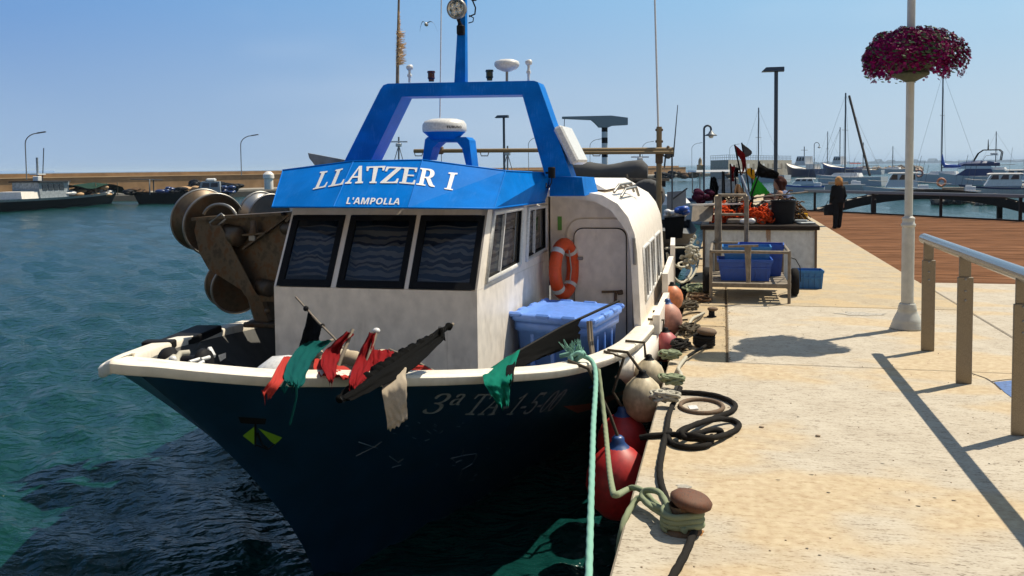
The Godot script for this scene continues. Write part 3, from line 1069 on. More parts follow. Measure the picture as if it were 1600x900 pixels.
func make_wheelhouse(boat: Node3D) -> void:
	var g := Geo.new()
	var xl := -3.80
	var xr := -1.965
	# lower walls
	g.slab([w(xl, DECK, 6.95), w(xr, DECK, 6.95), w(-1.86, DECK, 9.5), w(-3.95, DECK, 9.5)], [w(xl, 0.885, 6.95), w(xr, 0.885, 6.95), w(-1.86, 0.885, 9.5), w(-3.95, 0.885, 9.5)])
	var wall := part("wheelhouse_wall", g, M.white, boat)
	# upper front: pillars, header; raked back by 0.35 over 0.65
	var fp := func(x: float, k: float, out := 0.0) -> Vector3:
		return w(x, 0.886 + 0.684 * k, 6.95 + 0.40 * k - out)
	var wins := [[-3.775, -3.268], [-3.215, -2.602], [-2.560, -1.983]]
	var top_k := 0.885
	var strip := func(x0: float, x1: float, k0: float, k1: float) -> void:
		var s := Geo.new()
		s.slab([fp.call(x0, k0), fp.call(x1, k0), fp.call(x1, k1), fp.call(x0, k1)], [fp.call(x0, k0, -0.06), fp.call(x1, k0, -0.06), fp.call(x1, k1, -0.06), fp.call(x0, k1, -0.06)])
		part("pillar", s, M.white, wall, true)
	strip.call(xl, wins[0][0], 0.002, top_k)
	strip.call(wins[0][1], wins[1][0], 0.002, top_k)
	strip.call(wins[1][1], wins[2][0], 0.002, top_k)
	strip.call(wins[2][1], xr, 0.002, top_k)
	strip.call(xl, xr, top_k, 1.0)
	for k in 3:
		var x0: float = wins[k][0]
		var x1: float = wins[k][1]
		var wf := Geo.new()
		var b := 0.055
		var kb := 0.09
		var ring := func(x: float, kk: float, o: float) -> Vector3: return fp.call(x, kk, o)
		# four black frame bars, mitred
		var O := [[x0, 0.012], [x1, 0.012], [x1, top_k - 0.004], [x0, top_k - 0.004]]
		var I := [[x0 + b, kb], [x1 - b, kb], [x1 - b, top_k - kb * 0.8], [x0 + b, top_k - kb * 0.8]]
		for e in 4:
			var f := (e + 1) % 4
			wf.slab([ring.call(O[e][0], O[e][1], -0.03), ring.call(O[f][0], O[f][1], -0.03), ring.call(I[f][0], I[f][1], -0.03), ring.call(I[e][0], I[e][1], -0.03)],
				[ring.call(O[e][0], O[e][1], 0.012), ring.call(O[f][0], O[f][1], 0.012), ring.call(I[f][0], I[f][1], 0.008), ring.call(I[e][0], I[e][1], 0.008)])
		var win := part("front_window", wf, M.rubber, boat)
		var pane := Geo.new()
		pane.flat()
		pane.quad(fp.call(I[0][0], I[0][1], -0.008), fp.call(I[1][0], I[1][1], -0.008), fp.call(I[2][0], I[2][1], -0.008), fp.call(I[3][0], I[3][1], -0.008))
		part("pane", pane, M.glass, win, true)
		curtain(win, func(u: float, v: float) -> Vector3:
			var sag := 0.05 * sin(u * PI) * (1.0 - v) * (1.0 if k > 0 else -0.6) + 0.02 * sin(u * 9.0 + k) * sin(v * 7.0)
			return fp.call(lerp(x0 + 0.03, x1 - 0.03, u), clamp(lerp(0.10, 0.74, v) - sag * 0.9, 0.05, 0.85), -0.085 - 0.016 * sin(v * 21.0 + u * 4.0 + k * 2.0) - 0.01 * sin(u * 12.0 + v * 6.0)), k)
	# side wall above, with two windows
	var sp := func(l: float, y: float, out := 0.0) -> Vector3:  # l 0..1 along the port side from the front corner
		return w(lerp(xr, -1.86, l) + out, y, lerp(6.95 + clamp((y - 0.886) / 0.684, 0, 1) * 0.40, 9.5, l))
	var sw := [[0.075, 0.50, 0.935, 1.50], [0.60, 0.93, 0.98, 1.48]]
	var piece := func(l0: float, l1: float, y0: float, y1: float) -> void:
		var s := Geo.new()
		s.slab([sp.call(l0, y0), sp.call(l1, y0), sp.call(l1, y1), sp.call(l0, y1)], [sp.call(l0, y0, -0.05), sp.call(l1, y0, -0.05), sp.call(l1, y1, -0.05), sp.call(l0, y1, -0.05)])
		part("side_panel", s, M.white, wall, true)
	piece.call(0.0, sw[0][0], 0.887, 1.57)
	piece.call(sw[0][1], sw[1][0], 0.887, 1.57)
	piece.call(sw[1][1], 1.0, 0.887, 1.57)
	for q in sw:
		piece.call(q[0], q[1], 0.887, q[2])
		piece.call(q[0], q[1], q[3], 1.57)
	for q in sw:
		var f := Geo.new()
		var lo: float = q[0]
		var hi: float = q[1]
		f.tube([sp.call(lo, q[2], 0.004), sp.call(hi, q[2] + 0.03, 0.004), sp.call(hi, q[3], 0.004), sp.call(lo, q[3], 0.004)], 0.028, 6, true, true)
		f.bar(sp.call(lerp(lo, hi, 0.37), q[2], 0.006), sp.call(lerp(lo, hi, 0.37), q[3], 0.006), 0.025, 0.025)
		var win := part("side_window", f, M.white_clean, boat)
		part("window_gasket", gasket(sp, q), M.rubber, win, true)
		var pane := Geo.new()
		pane.flat()
		pane.quad(sp.call(lo, q[2], -0.012), sp.call(hi, q[2], -0.012), sp.call(hi, q[3], -0.012), sp.call(lo, q[3], -0.012))
		part("pane", pane, M.glass, win, true)
		curtain(win, func(u: float, v: float) -> Vector3:
			return sp.call(lerp(lo, hi, u), lerp(q[2], q[3], v), -0.07 - 0.018 * sin(u * 22.0) - 0.008 * sin(v * 13.0)), 5)
	# starboard wall and back, so the cabin is closed
	g = Geo.new()
	g.slab([w(xl, 0.887, 6.95), w(xl + 0.05, 0.887, 6.95), w(-3.90, 0.887, 9.5), w(-3.95, 0.887, 9.5)], [w(xl, 1.57, 7.35), w(xl + 0.05, 1.57, 7.35), w(-3.90, 1.57, 9.5), w(-3.95, 1.57, 9.5)])
	part("starboard_wall", g, M.white, boat)
	g = Geo.new()
	g.slab([w(-3.88, 0.89, 9.40), w(-1.93, 0.89, 9.40), w(-1.93, 0.89, 9.48), w(-3.88, 0.89, 9.48)], [w(-3.88, 1.57, 9.40), w(-1.93, 1.57, 9.40), w(-1.93, 1.57, 9.48), w(-3.88, 1.57, 9.48)])
	part("back_wall", g, M.grey_inner, boat)
	# visor: folded blue plate round the roof
	g = Geo.new()
	var lowp := [w(-3.95, 1.55, 9.45), at_t(425, 323.5, 7.16), w(-3.215, 1.578, 6.93), w(-2.545, 1.572, 6.93), at_t(772, 326, 7.20), w(-1.80, 1.535, 9.0)]
	var topp := [w(-3.95, 1.85, 9.45), at_t(442, 266, 7.72), at_t(552, 252, 7.46), at_t(660, 250, 7.46), at_t(790, 267, 7.76), w(-1.70, 1.83, 9.0)]
	g.flat()
	for i in 5:
		g.quad(lowp[i], lowp[i + 1], topp[i + 1], topp[i])
		var a: Vector3 = lowp[i] + (w(-2.9, 1.6, 8.2) - lowp[i]) * 0.02
	# its returned lower lip and the roof it carries
	for i in 5:
		var cin := func(p: Vector3, k: float) -> Vector3: return p + (w(-2.9, p.y, 8.2) - p) * k
		g.quad(lowp[i], lowp[i + 1], cin.call(lowp[i + 1], 0.10) + Vector3(0, 0.004, 0), cin.call(lowp[i], 0.10) + Vector3(0, 0.004, 0))
		g.quad(topp[i], topp[i + 1], cin.call(topp[i + 1], 0.03), cin.call(topp[i], 0.03))
	for i in 6:
		pass
	var visor := part("visor", g, M.blue, boat)
	for i in range(1, 5):
		g = Geo.new()
		g.tube([lowp[i], topp[i]], 0.006, 6)
		part("weld_seam", g, M.blue, visor, true)
	g = Geo.new()
	g.tube(lowp.slice(1, 6), 0.009, 6)
	part("lower_bead", g, M.blue, visor, true)
	g = Geo.new()
	g.tube(topp.slice(1, 6), 0.009, 6)
	part("upper_bead", g, M.blue, visor, true)
	g = Geo.new()
	g.flat()
	var mid := w(-2.9, 1.80, 8.4)
	for i in 5:
		var a: Vector3 = topp[i] + (mid - topp[i]) * 0.02 - Vector3(0, 0.05, 0)
		var b: Vector3 = topp[i + 1] + (mid - topp[i + 1]) * 0.02 - Vector3(0, 0.05, 0)
		g.tri(a, b, mid)
	g.tri(topp[5], topp[0], mid)
	g.quad(lowp[0], lowp[1], lowp[2], lowp[5] - Vector3(0, 0.0, 0))
	part("roof", g, M.blue, boat)
	g = Geo.new()
	g.slab([w(-3.74, 1.572, 7.36), w(-2.0, 1.572, 7.36), w(-1.92, 1.572, 9.4), w(-3.86, 1.572, 9.4)], [w(-3.74, 1.60, 7.36), w(-2.0, 1.60, 7.36), w(-1.92, 1.60, 9.4), w(-3.86, 1.60, 9.4)])
	part("ceiling", g, M.white, boat)
	# the name, each letter on the fold where it stands
	var face := func(px: float, py: float) -> Vector3:
		var best := Vector3.ZERO
		var far := 1e9
		for i in range(1, 4):
			for tr in [[lowp[i], lowp[i + 1], topp[i + 1]], [lowp[i], topp[i + 1], topp[i]]]:
				var hit = Geometry3D.ray_intersects_triangle(EYE, ray(px, py), tr[0], tr[1], tr[2])
				if hit != null:
					var nrm: Vector3 = (tr[1] - tr[0]).cross(tr[2] - tr[0]).normalized()
					if nrm.dot(EYE - hit) < 0:
						nrm = -nrm
					return hit + nrm * 0.006
		return best
	# letter: [text, bottom-left, bottom-right, top-left, top-right] as they lie on the plate
	for q in [["L", 489, 297, 509, 293, 501, 269, 521, 267], ["L", 513, 293, 536, 289, 525, 266, 545, 262], ["A", 539, 288, 567, 287, 551, 261, 576, 259], ["T", 573, 287, 593, 287, 573, 261, 603, 260], ["Z", 594, 287, 621, 287, 603, 261, 629, 262], ["E", 624, 287, 648, 289, 629, 262, 654, 263], ["R", 650, 289, 679, 293, 657, 263, 683, 266], ["I", 694, 296, 707, 298, 701, 270, 715, 271]]:
		part("letter", lettering(q[0], true, true, func(u: Vector2) -> Vector3:
			var b := Vector2(q[1], q[2]).lerp(Vector2(q[3], q[4]), u.x)
			var t := Vector2(q[5], q[6]).lerp(Vector2(q[7], q[8]), u.x)
			var s := b.lerp(t, u.y)
			return face.call(s.x, s.y)), M.letter, visor, true)
	part("home_port", lettering("L'AMPOLLA", true, false, func(u: Vector2) -> Vector3:
		var b := Vector2(541, 319.5).lerp(Vector2(624, 320.5), u.x)
		var t := Vector2(544, 309).lerp(Vector2(627, 310.5), u.x)
		var s := b.lerp(t, u.y)
		return face.call(s.x, s.y)), M.letter, visor, true)


func gasket(sp: Callable, q: Array) -> Geo:
	var g := Geo.new()
	g.tube([sp.call(q[0] + 0.012, q[2] + 0.025, 0.0), sp.call(q[1] - 0.012, q[2] + 0.055, 0.0), sp.call(q[1] - 0.012, q[3] - 0.022, 0.0), sp.call(q[0] + 0.012, q[3] - 0.022, 0.0)], 0.014, 5, true, true)
	return g
# a cloth printed with blue and white bands
func curtain(parent: Node3D, f: Callable, sd: int) -> void:
	var g := Geo.new(true)
	var rows := 44
	var colours := [Color(0.32, 0.32, 0.32), Color(0.04, 0.07, 0.13), Color(0.30, 0.32, 0.34), Color(0.06, 0.10, 0.18), Color(0.34, 0.34, 0.33), Color(0.04, 0.05, 0.08)]
	var widths := [2, 3, 2, 4, 3, 2]
	g.smooth(0)
	var cn := noise(2.2, 3, 60 + sd)
	var F := func(u: float, v: float) -> Vector3:
		return f.call(u, v + cn.get_noise_2d(u * 1.4, v * 0.8 + sd) * 0.10 * sin(v * PI))
	var c := 0
	var left := 2
	for j in rows:
		if left <= 0:
			c = (c + 1) % 6
			left = widths[(c + sd) % 6]
		left -= 1
		g.tint = colours[c]
		for i in 16:
			g.quad(F.call(i / 16.0, j / float(rows)), F.call((i + 1) / 16.0, j / float(rows)), F.call((i + 1) / 16.0, (j + 1) / float(rows)), F.call(i / 16.0, (j + 1) / float(rows)))
	part("curtain", g, M.striped, parent, true)


func make_house(boat: Node3D) -> void:
	# after house with a rounded roof edge and a door facing forward
	var t0 := 9.5
	var t1 := 13.0
	var prof := [Vector2(-0.80, DECK), Vector2(-0.82, 0.2), Vector2(-0.86, 1.02), Vector2(-0.885, 1.20), Vector2(-0.95, 1.37), Vector2(-1.06, 1.51), Vector2(-1.22, 1.60), Vector2(-1.42, 1.635), Vector2(-1.80, 1.66), Vector2(-2.9, 1.69)]
	var full := prof.duplicate()
	for i in range(prof.size() - 2, -1, -1):
		full.append(Vector2(2 * MID - prof[i].x, prof[i].y))
	var shell := func(a: float, b: float, grow: float) -> Array:
		var rings := []
		for t in [a, b]:
			var r := []
			for q in full:
				r.append(w(q.x + (grow if q.x > MID else -grow) * (1.0 if q.x != MID else 0.0), q.y + (grow if q.y > 1.3 else 0.0), t))
			rings.append(r)
		return rings
	var g := Geo.new()
	# the shell forms a hood 0.35 ahead of the bulkhead
	g.loft(shell.call(9.12, t1, 0.0), false)
	g.loft(shell.call(9.12, 9.55, -0.07), false, false, 1)
	var outer: Array = shell.call(9.12, t1, 0.0)[0]
	var inner: Array = shell.call(9.12, t1, -0.07)[0]
	g.flat()
	for i in outer.size() - 1:
		g.quad(outer[i], outer[i + 1], inner[i + 1], inner[i])
	# side windows are cut as recessed panels further on; the back closes the house
	var back: Array = shell.call(9.12, t1, 0.0)[1]
	for i in back.size() - 1:
		g.tri(back[i], back[i + 1], w(MID, 0.3, t1))
	var house := part("after_house", g, M.white, boat)
	g = Geo.new()
	var bulk := []
	for q in full:
		bulk.append(Vector2(q.x, q.y))
	# bulkhead with an opening rim for the door
	g.prism([Vector2(-1.84, DECK), Vector2(-0.84, DECK), Vector2(-0.93, 1.05), Vector2(-0.99, 1.30), Vector2(-1.1, 1.46), Vector2(-1.25, 1.54), Vector2(-1.84, 1.60)], 0.05, Transform3D(Basis(), Vector3(0, 0, -t0 - 0.05)))
	part("bulkhead", g, M.white, boat)
	# door surround and door, both with rounded tops
	var rounded := func(x0: float, x1: float, y0: float, y1: float, r: float) -> Array:
		var a := [Vector2(x0, y0), Vector2(x1, y0)]
		for k in 6:
			var an := PI / 2 * k / 5.0
			a.append(Vector2(x1 - r + r * cos(an), y1 - r + r * sin(an)))
		for k in 6:
			var an := PI / 2 + PI / 2 * k / 5.0
			a.append(Vector2(x0 + r + r * cos(an), y1 - r + r * sin(an)))
		return a
	g = Geo.new()
	g.prism(rounded.call(-1.655, -0.945, DECK + 0.02, 1.33, 0.17), 0.022, Transform3D(Basis(), Vector3(0, 0, -t0 + 0.002)))
	part("door_surround", g, M.white, boat)
	g = Geo.new()
	g.prism(rounded.call(-1.578, -1.002, -0.3, 1.235, 0.10), 0.008, Transform3D(Basis(), Vector3(0, 0, -t0 + 0.0245)))
	var gap := part("door_seal", g, M.black, boat)
	g = Geo.new()
	g.prism(rounded.call(-1.568, -1.012, -0.29, 1.225, 0.095), 0.026, Transform3D(Basis(), Vector3(0, 0, -t0 + 0.0265)))
	var door := part("door", g, M.white, boat)
	g = Geo.new()
	g.bar(w(-1.565, 0.905, t0 - 0.07), w(-1.47, 0.905, t0 - 0.07), 0.03, 0.035, 0.006)
	g.bar(w(-1.555, 0.905, t0 - 0.05), w(-1.555, 0.905, t0 - 0.08), 0.02, 0.02)
	part("hinge", g, M.dull_steel, door, true)
	g = Geo.new()
	g.bar(w(-1.27, 0.545, t0 - 0.075), w(-1.06, 0.555, t0 - 0.075), 0.02, 0.022)
	g.bar(w(-1.10, 0.54, t0 - 0.08), w(-1.04, 0.55, t0 - 0.08), 0.03, 0.05, 0.008)
	g.bar(w(-1.12, 0.54, t0 - 0.06), w(-1.125, 0.41, t0 - 0.085), 0.035, 0.03, 0.008)
	part("handle", g, M.rusty, door, true)
	# a small green notice, a lamp strip on the hood post
	g = Geo.new()
	g.cube(w(-1.735, 1.28, t0 - 0.005), Vector3(0.045, 0.15, 0.008))
	part("notice", g, M.green_label, boat)
	g = Geo.new()
	g.box(Transform3D(Basis(Vector3(0, 0, 1), 0.03), w(-0.885, 1.02, 9.105)), Vector3(0.03, 0.28, 0.03), 0.006)
	part("post_strip", g, M.dull_steel, boat)
	# roof coaming, raised board and grab rail
	g = Geo.new()
	g.slab([w(-1.95, 1.64, 9.7), w(-1.25, 1.64, 9.7), w(-1.2, 1.64, 12.6), w(-1.95, 1.66, 12.6)], [w(-1.95, 1.74, 9.75), w(-1.42, 1.73, 9.75), w(-1.34, 1.73, 12.5), w(-1.95, 1.74, 12.5)])
	part("roof_coaming", g, M.white, boat)
	g = Geo.new()
	g.tube([w(-1.17, 1.61, 9.75), w(-1.13, 1.69, 9.9), w(-1.1, 1.69, 10.9), w(-1.08, 1.58, 11.05)], 0.017, 6)
	g.tube([w(-1.09, 1.56, 9.75), w(-1.06, 1.64, 9.9), w(-1.04, 1.64, 10.9), w(-1.02, 1.53, 11.05)], 0.017, 6)
	for k in 3:
		g.bar(w(-1.15, 1.685, 9.95 + k * 0.45), w(-1.05, 1.64, 9.95 + k * 0.45), 0.02, 0.02)
	part("grab_rail", g, M.dull_steel, boat)
	# port side windows of the house: frame standing proud, dark pane, sill
	for q in [[9.72, 10.42], [10.52, 11.22], [11.4, 12.3]]:
		g = Geo.new()
		var xw := func(y: float) -> float: return lerp(-0.82, -0.86, (y - 0.2) / 0.82)
		var P := func(t: float, y: float, o: float) -> Vector3: return w(xw.call(y) + o, y, t)
		g.tube([P.call(q[0], 0.42, 0.006), P.call(q[1], 0.42, 0.006), P.call(q[1], 0.99, 0.006), P.call(q[0], 0.99, 0.006)], 0.022, 6, true, true)
		g.bar(P.call((q[0] + q[1]) / 2, 0.42, 0.006), P.call((q[0] + q[1]) / 2, 0.99, 0.006), 0.03, 0.03)
		var win := part("house_window", g, M.white_clean, boat)
		g = Geo.new()
		g.flat()
		g.quad(P.call(q[0], 0.42, 0.006), P.call(q[1], 0.42, 0.006), P.call(q[1], 0.99, 0.006), P.call(q[0], 0.99, 0.006))
		part("pane", g, M.dark_glass, win, true)
	# side bulwark boards beside the house, stepping up aft
	g = Geo.new()
	for q in [[9.3, 11.0, 0.33, 0.0], [11.02, 13.2, 0.56, 0.02], [13.22, 14.6, 0.72, 0.0]]:
		var l0: float = q[0] - BOW
		var l1: float = q[1] - BOW
		var lo := [gunwale(l0, 1.0, -0.05 + q[3], -0.10), gunwale(l1, 1.0, -0.05 + q[3], -0.10), gunwale(l1, 1.0, 0.02 + q[3], -0.10), gunwale(l0, 1.0, 0.02 + q[3], -0.10)]
		var hi := []
		for v in lo:
			hi.append(Vector3(v.x, q[2], v.z))
		g.slab(lo, hi)
	part("side_board", g, M.white, boat)


func make_gantry(boat: Node3D) -> void:
	# blue arch over the wheelhouse roof
	var t := 8.6
	var P := func(px: float, py: float) -> Vector2:
		var v := at_t(px, py, t)
		return Vector2(v.x, v.y)
	var g := Geo.new()
	var out := [P.call(536, 256), P.call(594, 140), P.call(599, 133), P.call(606, 130.5), P.call(834, 126), P.call(840, 128), P.call(843, 134), P.call(893, 276)]
	var ins := [P.call(852, 276), P.call(816, 148), P.call(628, 151), P.call(577, 256)]
	g.prism(out + ins, 0.30, Transform3D(Basis(), Vector3(0, 0, -t - 0.30)))
	var arch := part("gantry", g, M.blue, boat)
	# feet and the blue box aft of the visor on the port side
	g = Geo.new()
	g.slab([w(-1.72, 1.60, 8.85), w(-1.36, 1.60, 8.85), w(-1.33, 1.62, 9.6), w(-1.72, 1.62, 9.6)], [w(-1.72, 1.80, 8.85), w(-1.385, 1.79, 8.85), w(-1.36, 1.78, 9.55), w(-1.72, 1.80, 9.55)])
	part("corner_box", g, M.blue, boat)
	# white board fixed on the outer side of the port leg
	g = Geo.new()
	var a := at_t(876, 200, 8.75)
	var b := at_t(903, 254, 8.75)
	var dir := (b - a).normalized()
	var xx := Vector3(dir.y, -dir.x, 0)
	if xx.x < 0:
		xx = -xx
	g.box(Transform3D(Basis(xx, dir, xx.cross(dir)), (a + b) / 2 - Vector3(0.0, 0, 0.12)), Vector3(0.09, (b - a).length() + 0.02, 0.62), 0.02)
	part("white_board", g, M.white_clean, boat)
	# lamp with its cable near the foot of the port leg
	g = Geo.new()
	var lp := at_t(862, 270, 8.3)
	g.lathe([Vector2(0, -0.05), Vector2(0.034, -0.05), Vector2(0.036, 0.045), Vector2(0.03, 0.055), Vector2(0, 0.055)], Transform3D(Basis(), lp), 12, true)
	var dl := part("deck_lamp", g, M.black, boat)
	g = Geo.new()
	g.tube([lp + Vector3(0, -0.05, 0), lp + Vector3(0.0, -0.09, 0.01), lp + Vector3(-0.02, -0.13, 0.01), lp + Vector3(-0.055, -0.14, 0.0), lp + Vector3(-0.06, -0.1, -0.03)], 0.006, 5)
	g.bar(lp + Vector3(-0.06, -0.0, -0.02), lp, 0.02, 0.02)
	part("cable", g, M.black, dl, true)
	# navigation lights and aerials on the cross bar
	for q in [[674, 127.5, M.lens_red], [765, 126, M.lens_green]]:
		var c := at_t(q[0], q[1], 8.72)
		g = Geo.new()
		g.lathe([Vector2(0, 0), Vector2(0.028, 0.0), Vector2(0.03, 0.02), Vector2(0.04, 0.035), Vector2(0.036, 0.045), Vector2(0.036, 0.085), Vector2(0.043, 0.09), Vector2(0.04, 0.108), Vector2(0, 0.112)], Transform3D(Basis(), c), 12, true)
		part("navigation_light", g, q[2], boat)
	for q in [[640, 129, 105], [826, 126, 97]]:
		var c := at_t(q[0], q[1], 8.72)
		var top := at_t(q[0], q[2], 8.72)
		g = Geo.new()
		g.tube([c, top], 0.014, 8)
		g.cube(c.lerp(top, 0.45), Vector3(0.04, 0.03, 0.04), 0.004)
		g.lathe([Vector2(0, -0.03), Vector2(0.025, -0.03), Vector2(0.036, -0.01), Vector2(0.036, 0.012), Vector2(0.02, 0.022), Vector2(0, 0.022)], Transform3D(Basis(Vector3(0, 0, 1), 0.25), top), 12)
		part("aerial", g, M.white_clean, boat)
	# satellite dome on a short stalk
	g = Geo.new()
	var c := at_t(792, 103, 8.72)
	g.lathe([Vector2(0, 0.065), Vector2(0.07, 0.062), Vector2(0.118, 0.045), Vector2(0.128, 0.025), Vector2(0.125, 0.0), Vector2(0.10, -0.03), Vector2(0.04, -0.055), Vector2(0, -0.06)], Transform3D(Basis(), c), 20)
	var dome := part("satellite_dome", g, M.white_clean, boat)
	g = Geo.new()
	g.tube([c - Vector3(0, 0.05, 0), at_t(792, 128, 8.72)], 0.014, 8)
	part("stalk", g, M.dull_steel, dome, true)
	# blue tapered mast with searchlight
	g = Geo.new()
	var m0 := at_t(720.5, 129, 8.74)
	var m1 := at_t(724, -30, 8.74)
	g.slab([m0 + Vector3(-0.058, 0, 0.05), m0 + Vector3(0.058, 0, 0.05), m0 + Vector3(0.058, 0, -0.05), m0 + Vector3(-0.058, 0, -0.05)], [m1 + Vector3(-0.025, 0, 0.03), m1 + Vector3(0.03, 0, 0.03), m1 + Vector3(0.03, 0, -0.03), m1 + Vector3(-0.025, 0, -0.03)])
	part("mast", g, M.blue, boat)
	var sc := at_t(715.5, 14, 8.62)
	var look := Basis(Vector3.UP, -0.15) * Basis(Vector3.RIGHT, PI / 2 + 0.12)
	g = Geo.new()
	g.lathe([Vector2(0.088, 0.05), Vector2(0.10, 0.055), Vector2(0.104, 0.04), Vector2(0.10, 0.0), Vector2(0.075, -0.06), Vector2(0, -0.075)], Transform3D(look, sc), 24)
	var sl := part("searchlight", g, M.dull_steel, boat)
	g = Geo.new()
	g.lathe([Vector2(0.088, 0.046), Vector2(0.07, 0.02), Vector2(0.03, 0.0), Vector2(0, -0.005)], Transform3D(look, sc), 20)
	for k in 4:
		var an := TAU * k / 4.0 + 0.5
		g.lathe([Vector2(0.03, 0.04), Vector2(0.018, 0.018), Vector2(0, 0.012)], Transform3D(look, sc + look * Vector3(cos(an) * 0.04, 0.0, sin(an) * 0.04)), 10)
	part("reflector", g, M.reflector, sl, true)
	g = Geo.new()
	g.lathe([Vector2(0.0, 0.052), Vector2(0.087, 0.048)], Transform3D(look, sc), 24)
	part("lens", g, M.clear, sl, true)
	g = Geo.new()
	g.tube([sc + Vector3(0, -0.10, 0), sc + Vector3(0.01, -0.15, -0.04), at_t(720, 46, 8.68)], 0.018, 7)
	g.cube(at_t(720, 47, 8.66), Vector3(0.075, 0.10, 0.07), 0.012)
	part("bracket", g, M.black, sl, true)
	g = Geo.new()
	g.cube(at_t(740, -6, 8.7), Vector3(0.06, 0.09, 0.06), 0.01)
	g.tube([at_t(738, 0, 8.7), at_t(743, 12, 8.7), at_t(742, 22, 8.7), at_t(733, 26, 8.7)], 0.008, 6)
	g.tube([at_t(733, 24, 8.7), at_t(740, 28, 8.7), at_t(739, 34, 8.7), at_t(732, 36, 8.7)], 0.006, 6)
	part("mast_cable", g, M.black, boat)
	# thin whip aerial and the rough pole with its frayed wrapping
	g = Geo.new()
	g.tube([at_t(687.5, 184, 9.0), at_t(690, -40, 9.0)], [0.0075, 0.006], 6)
	part("whip_aerial", g, M.white_clean, boat)
	g = Geo.new()
	g.tube([at_t(621, 131, 8.7), at_t(621.5, 80, 8.7), at_t(622.5, 30, 8.7), at_t(624, -40, 8.7)], [0.019, 0.016, 0.013, 0.010], 7)
	var pole := part("pole", g, M.wood_grey, boat)
	g = Geo.new()
	rng.seed = 31
	for k in 420:
		var u := rng.randf()
		var y: float = lerp(101.0, 22.0, pow(u, 1.2))
		var reach := 13.0 if y > 62 else (11.0 if y > 48 else 3.5)
		var o := at_t(623.0, y, 8.7 + rng.randf_range(-0.04, 0.04))
		var e := at_t(623.0 + rng.randf_range(-0.5, 1.0) * reach, y + rng.randf_range(-7, 5), 8.7 + rng.randf_range(-0.08, 0.08))
		var s := (e - o).cross(Vector3.BACK).normalized() * rng.randf_range(0.002, 0.005)
		g.flat()
		g.quad(o - s, e - s * 0.3, e + s * 0.3, o + s)
	part("frayed_fibres", g, M.fibre, pole, true).set_meta("kind", "stuff")
	# radar dome on its blue stool
	c = at_t(694.5, 199, 8.0)
	g = Geo.new()
	g.lathe([Vector2(0, 0.082), Vector2(0.12, 0.078), Vector2(0.185, 0.06), Vector2(0.208, 0.025), Vector2(0.21, -0.02), Vector2(0.205, -0.045), Vector2(0.15, -0.05)], Transform3D(Basis(), c), 28)
	var radar := part("radar", g, M.white_clean, boat)
	g = Geo.new()
	g.lathe([Vector2(0.20, -0.045), Vector2(0.15, -0.09), Vector2(0.12, -0.115), Vector2(0, -0.115)], Transform3D(Basis(), c), 24)
	part("radar_base", g, M.blue, radar, true)
	part("radar_name", lettering("FURUNO", true, false, func(u: Vector2) -> Vector3:
		var an: float = lerp(0.42, 1.15, u.x)
		var y: float = lerp(-0.012, 0.012, u.y)
		return c + Vector3(sin(an) * 0.2125, y - 0.005, cos(an) * 0.2125)), M.black, radar, true)
	g = Geo.new()
	var S := func(px: float, py: float) -> Vector2:
		var v := at_t(px, py, 7.95)
		return Vector2(v.x, v.y)
	g.prism([S.call(660, 250), S.call(664, 218), S.call(668, 214), S.call(728, 214), S.call(733, 219), S.call(738, 262), S.call(729, 262), S.call(722, 232), S.call(714, 222), S.call(686, 222), S.call(677, 230), S.call(671, 250)], 0.22, Transform3D(Basis(), Vector3(0, 0, -8.17)))
	part("radar_stool", g, M.blue, boat)
	# grey steel plate standing behind the visor on the starboard side
	g = Geo.new()
	var q3 := func(px: float, py: float) -> Vector2:
		var v := at_t(px, py, 8.9)
		return Vector2(v.x, v.y)
	g.prism([q3.call(481, 239), q3.call(540, 250), q3.call(545, 275), q3.call(505, 275), q3.call(483, 247)], 0.04, Transform3D(Basis(), Vector3(0, 0, -8.94)))
	part("steel_plate", g, M.boat_grey, boat)


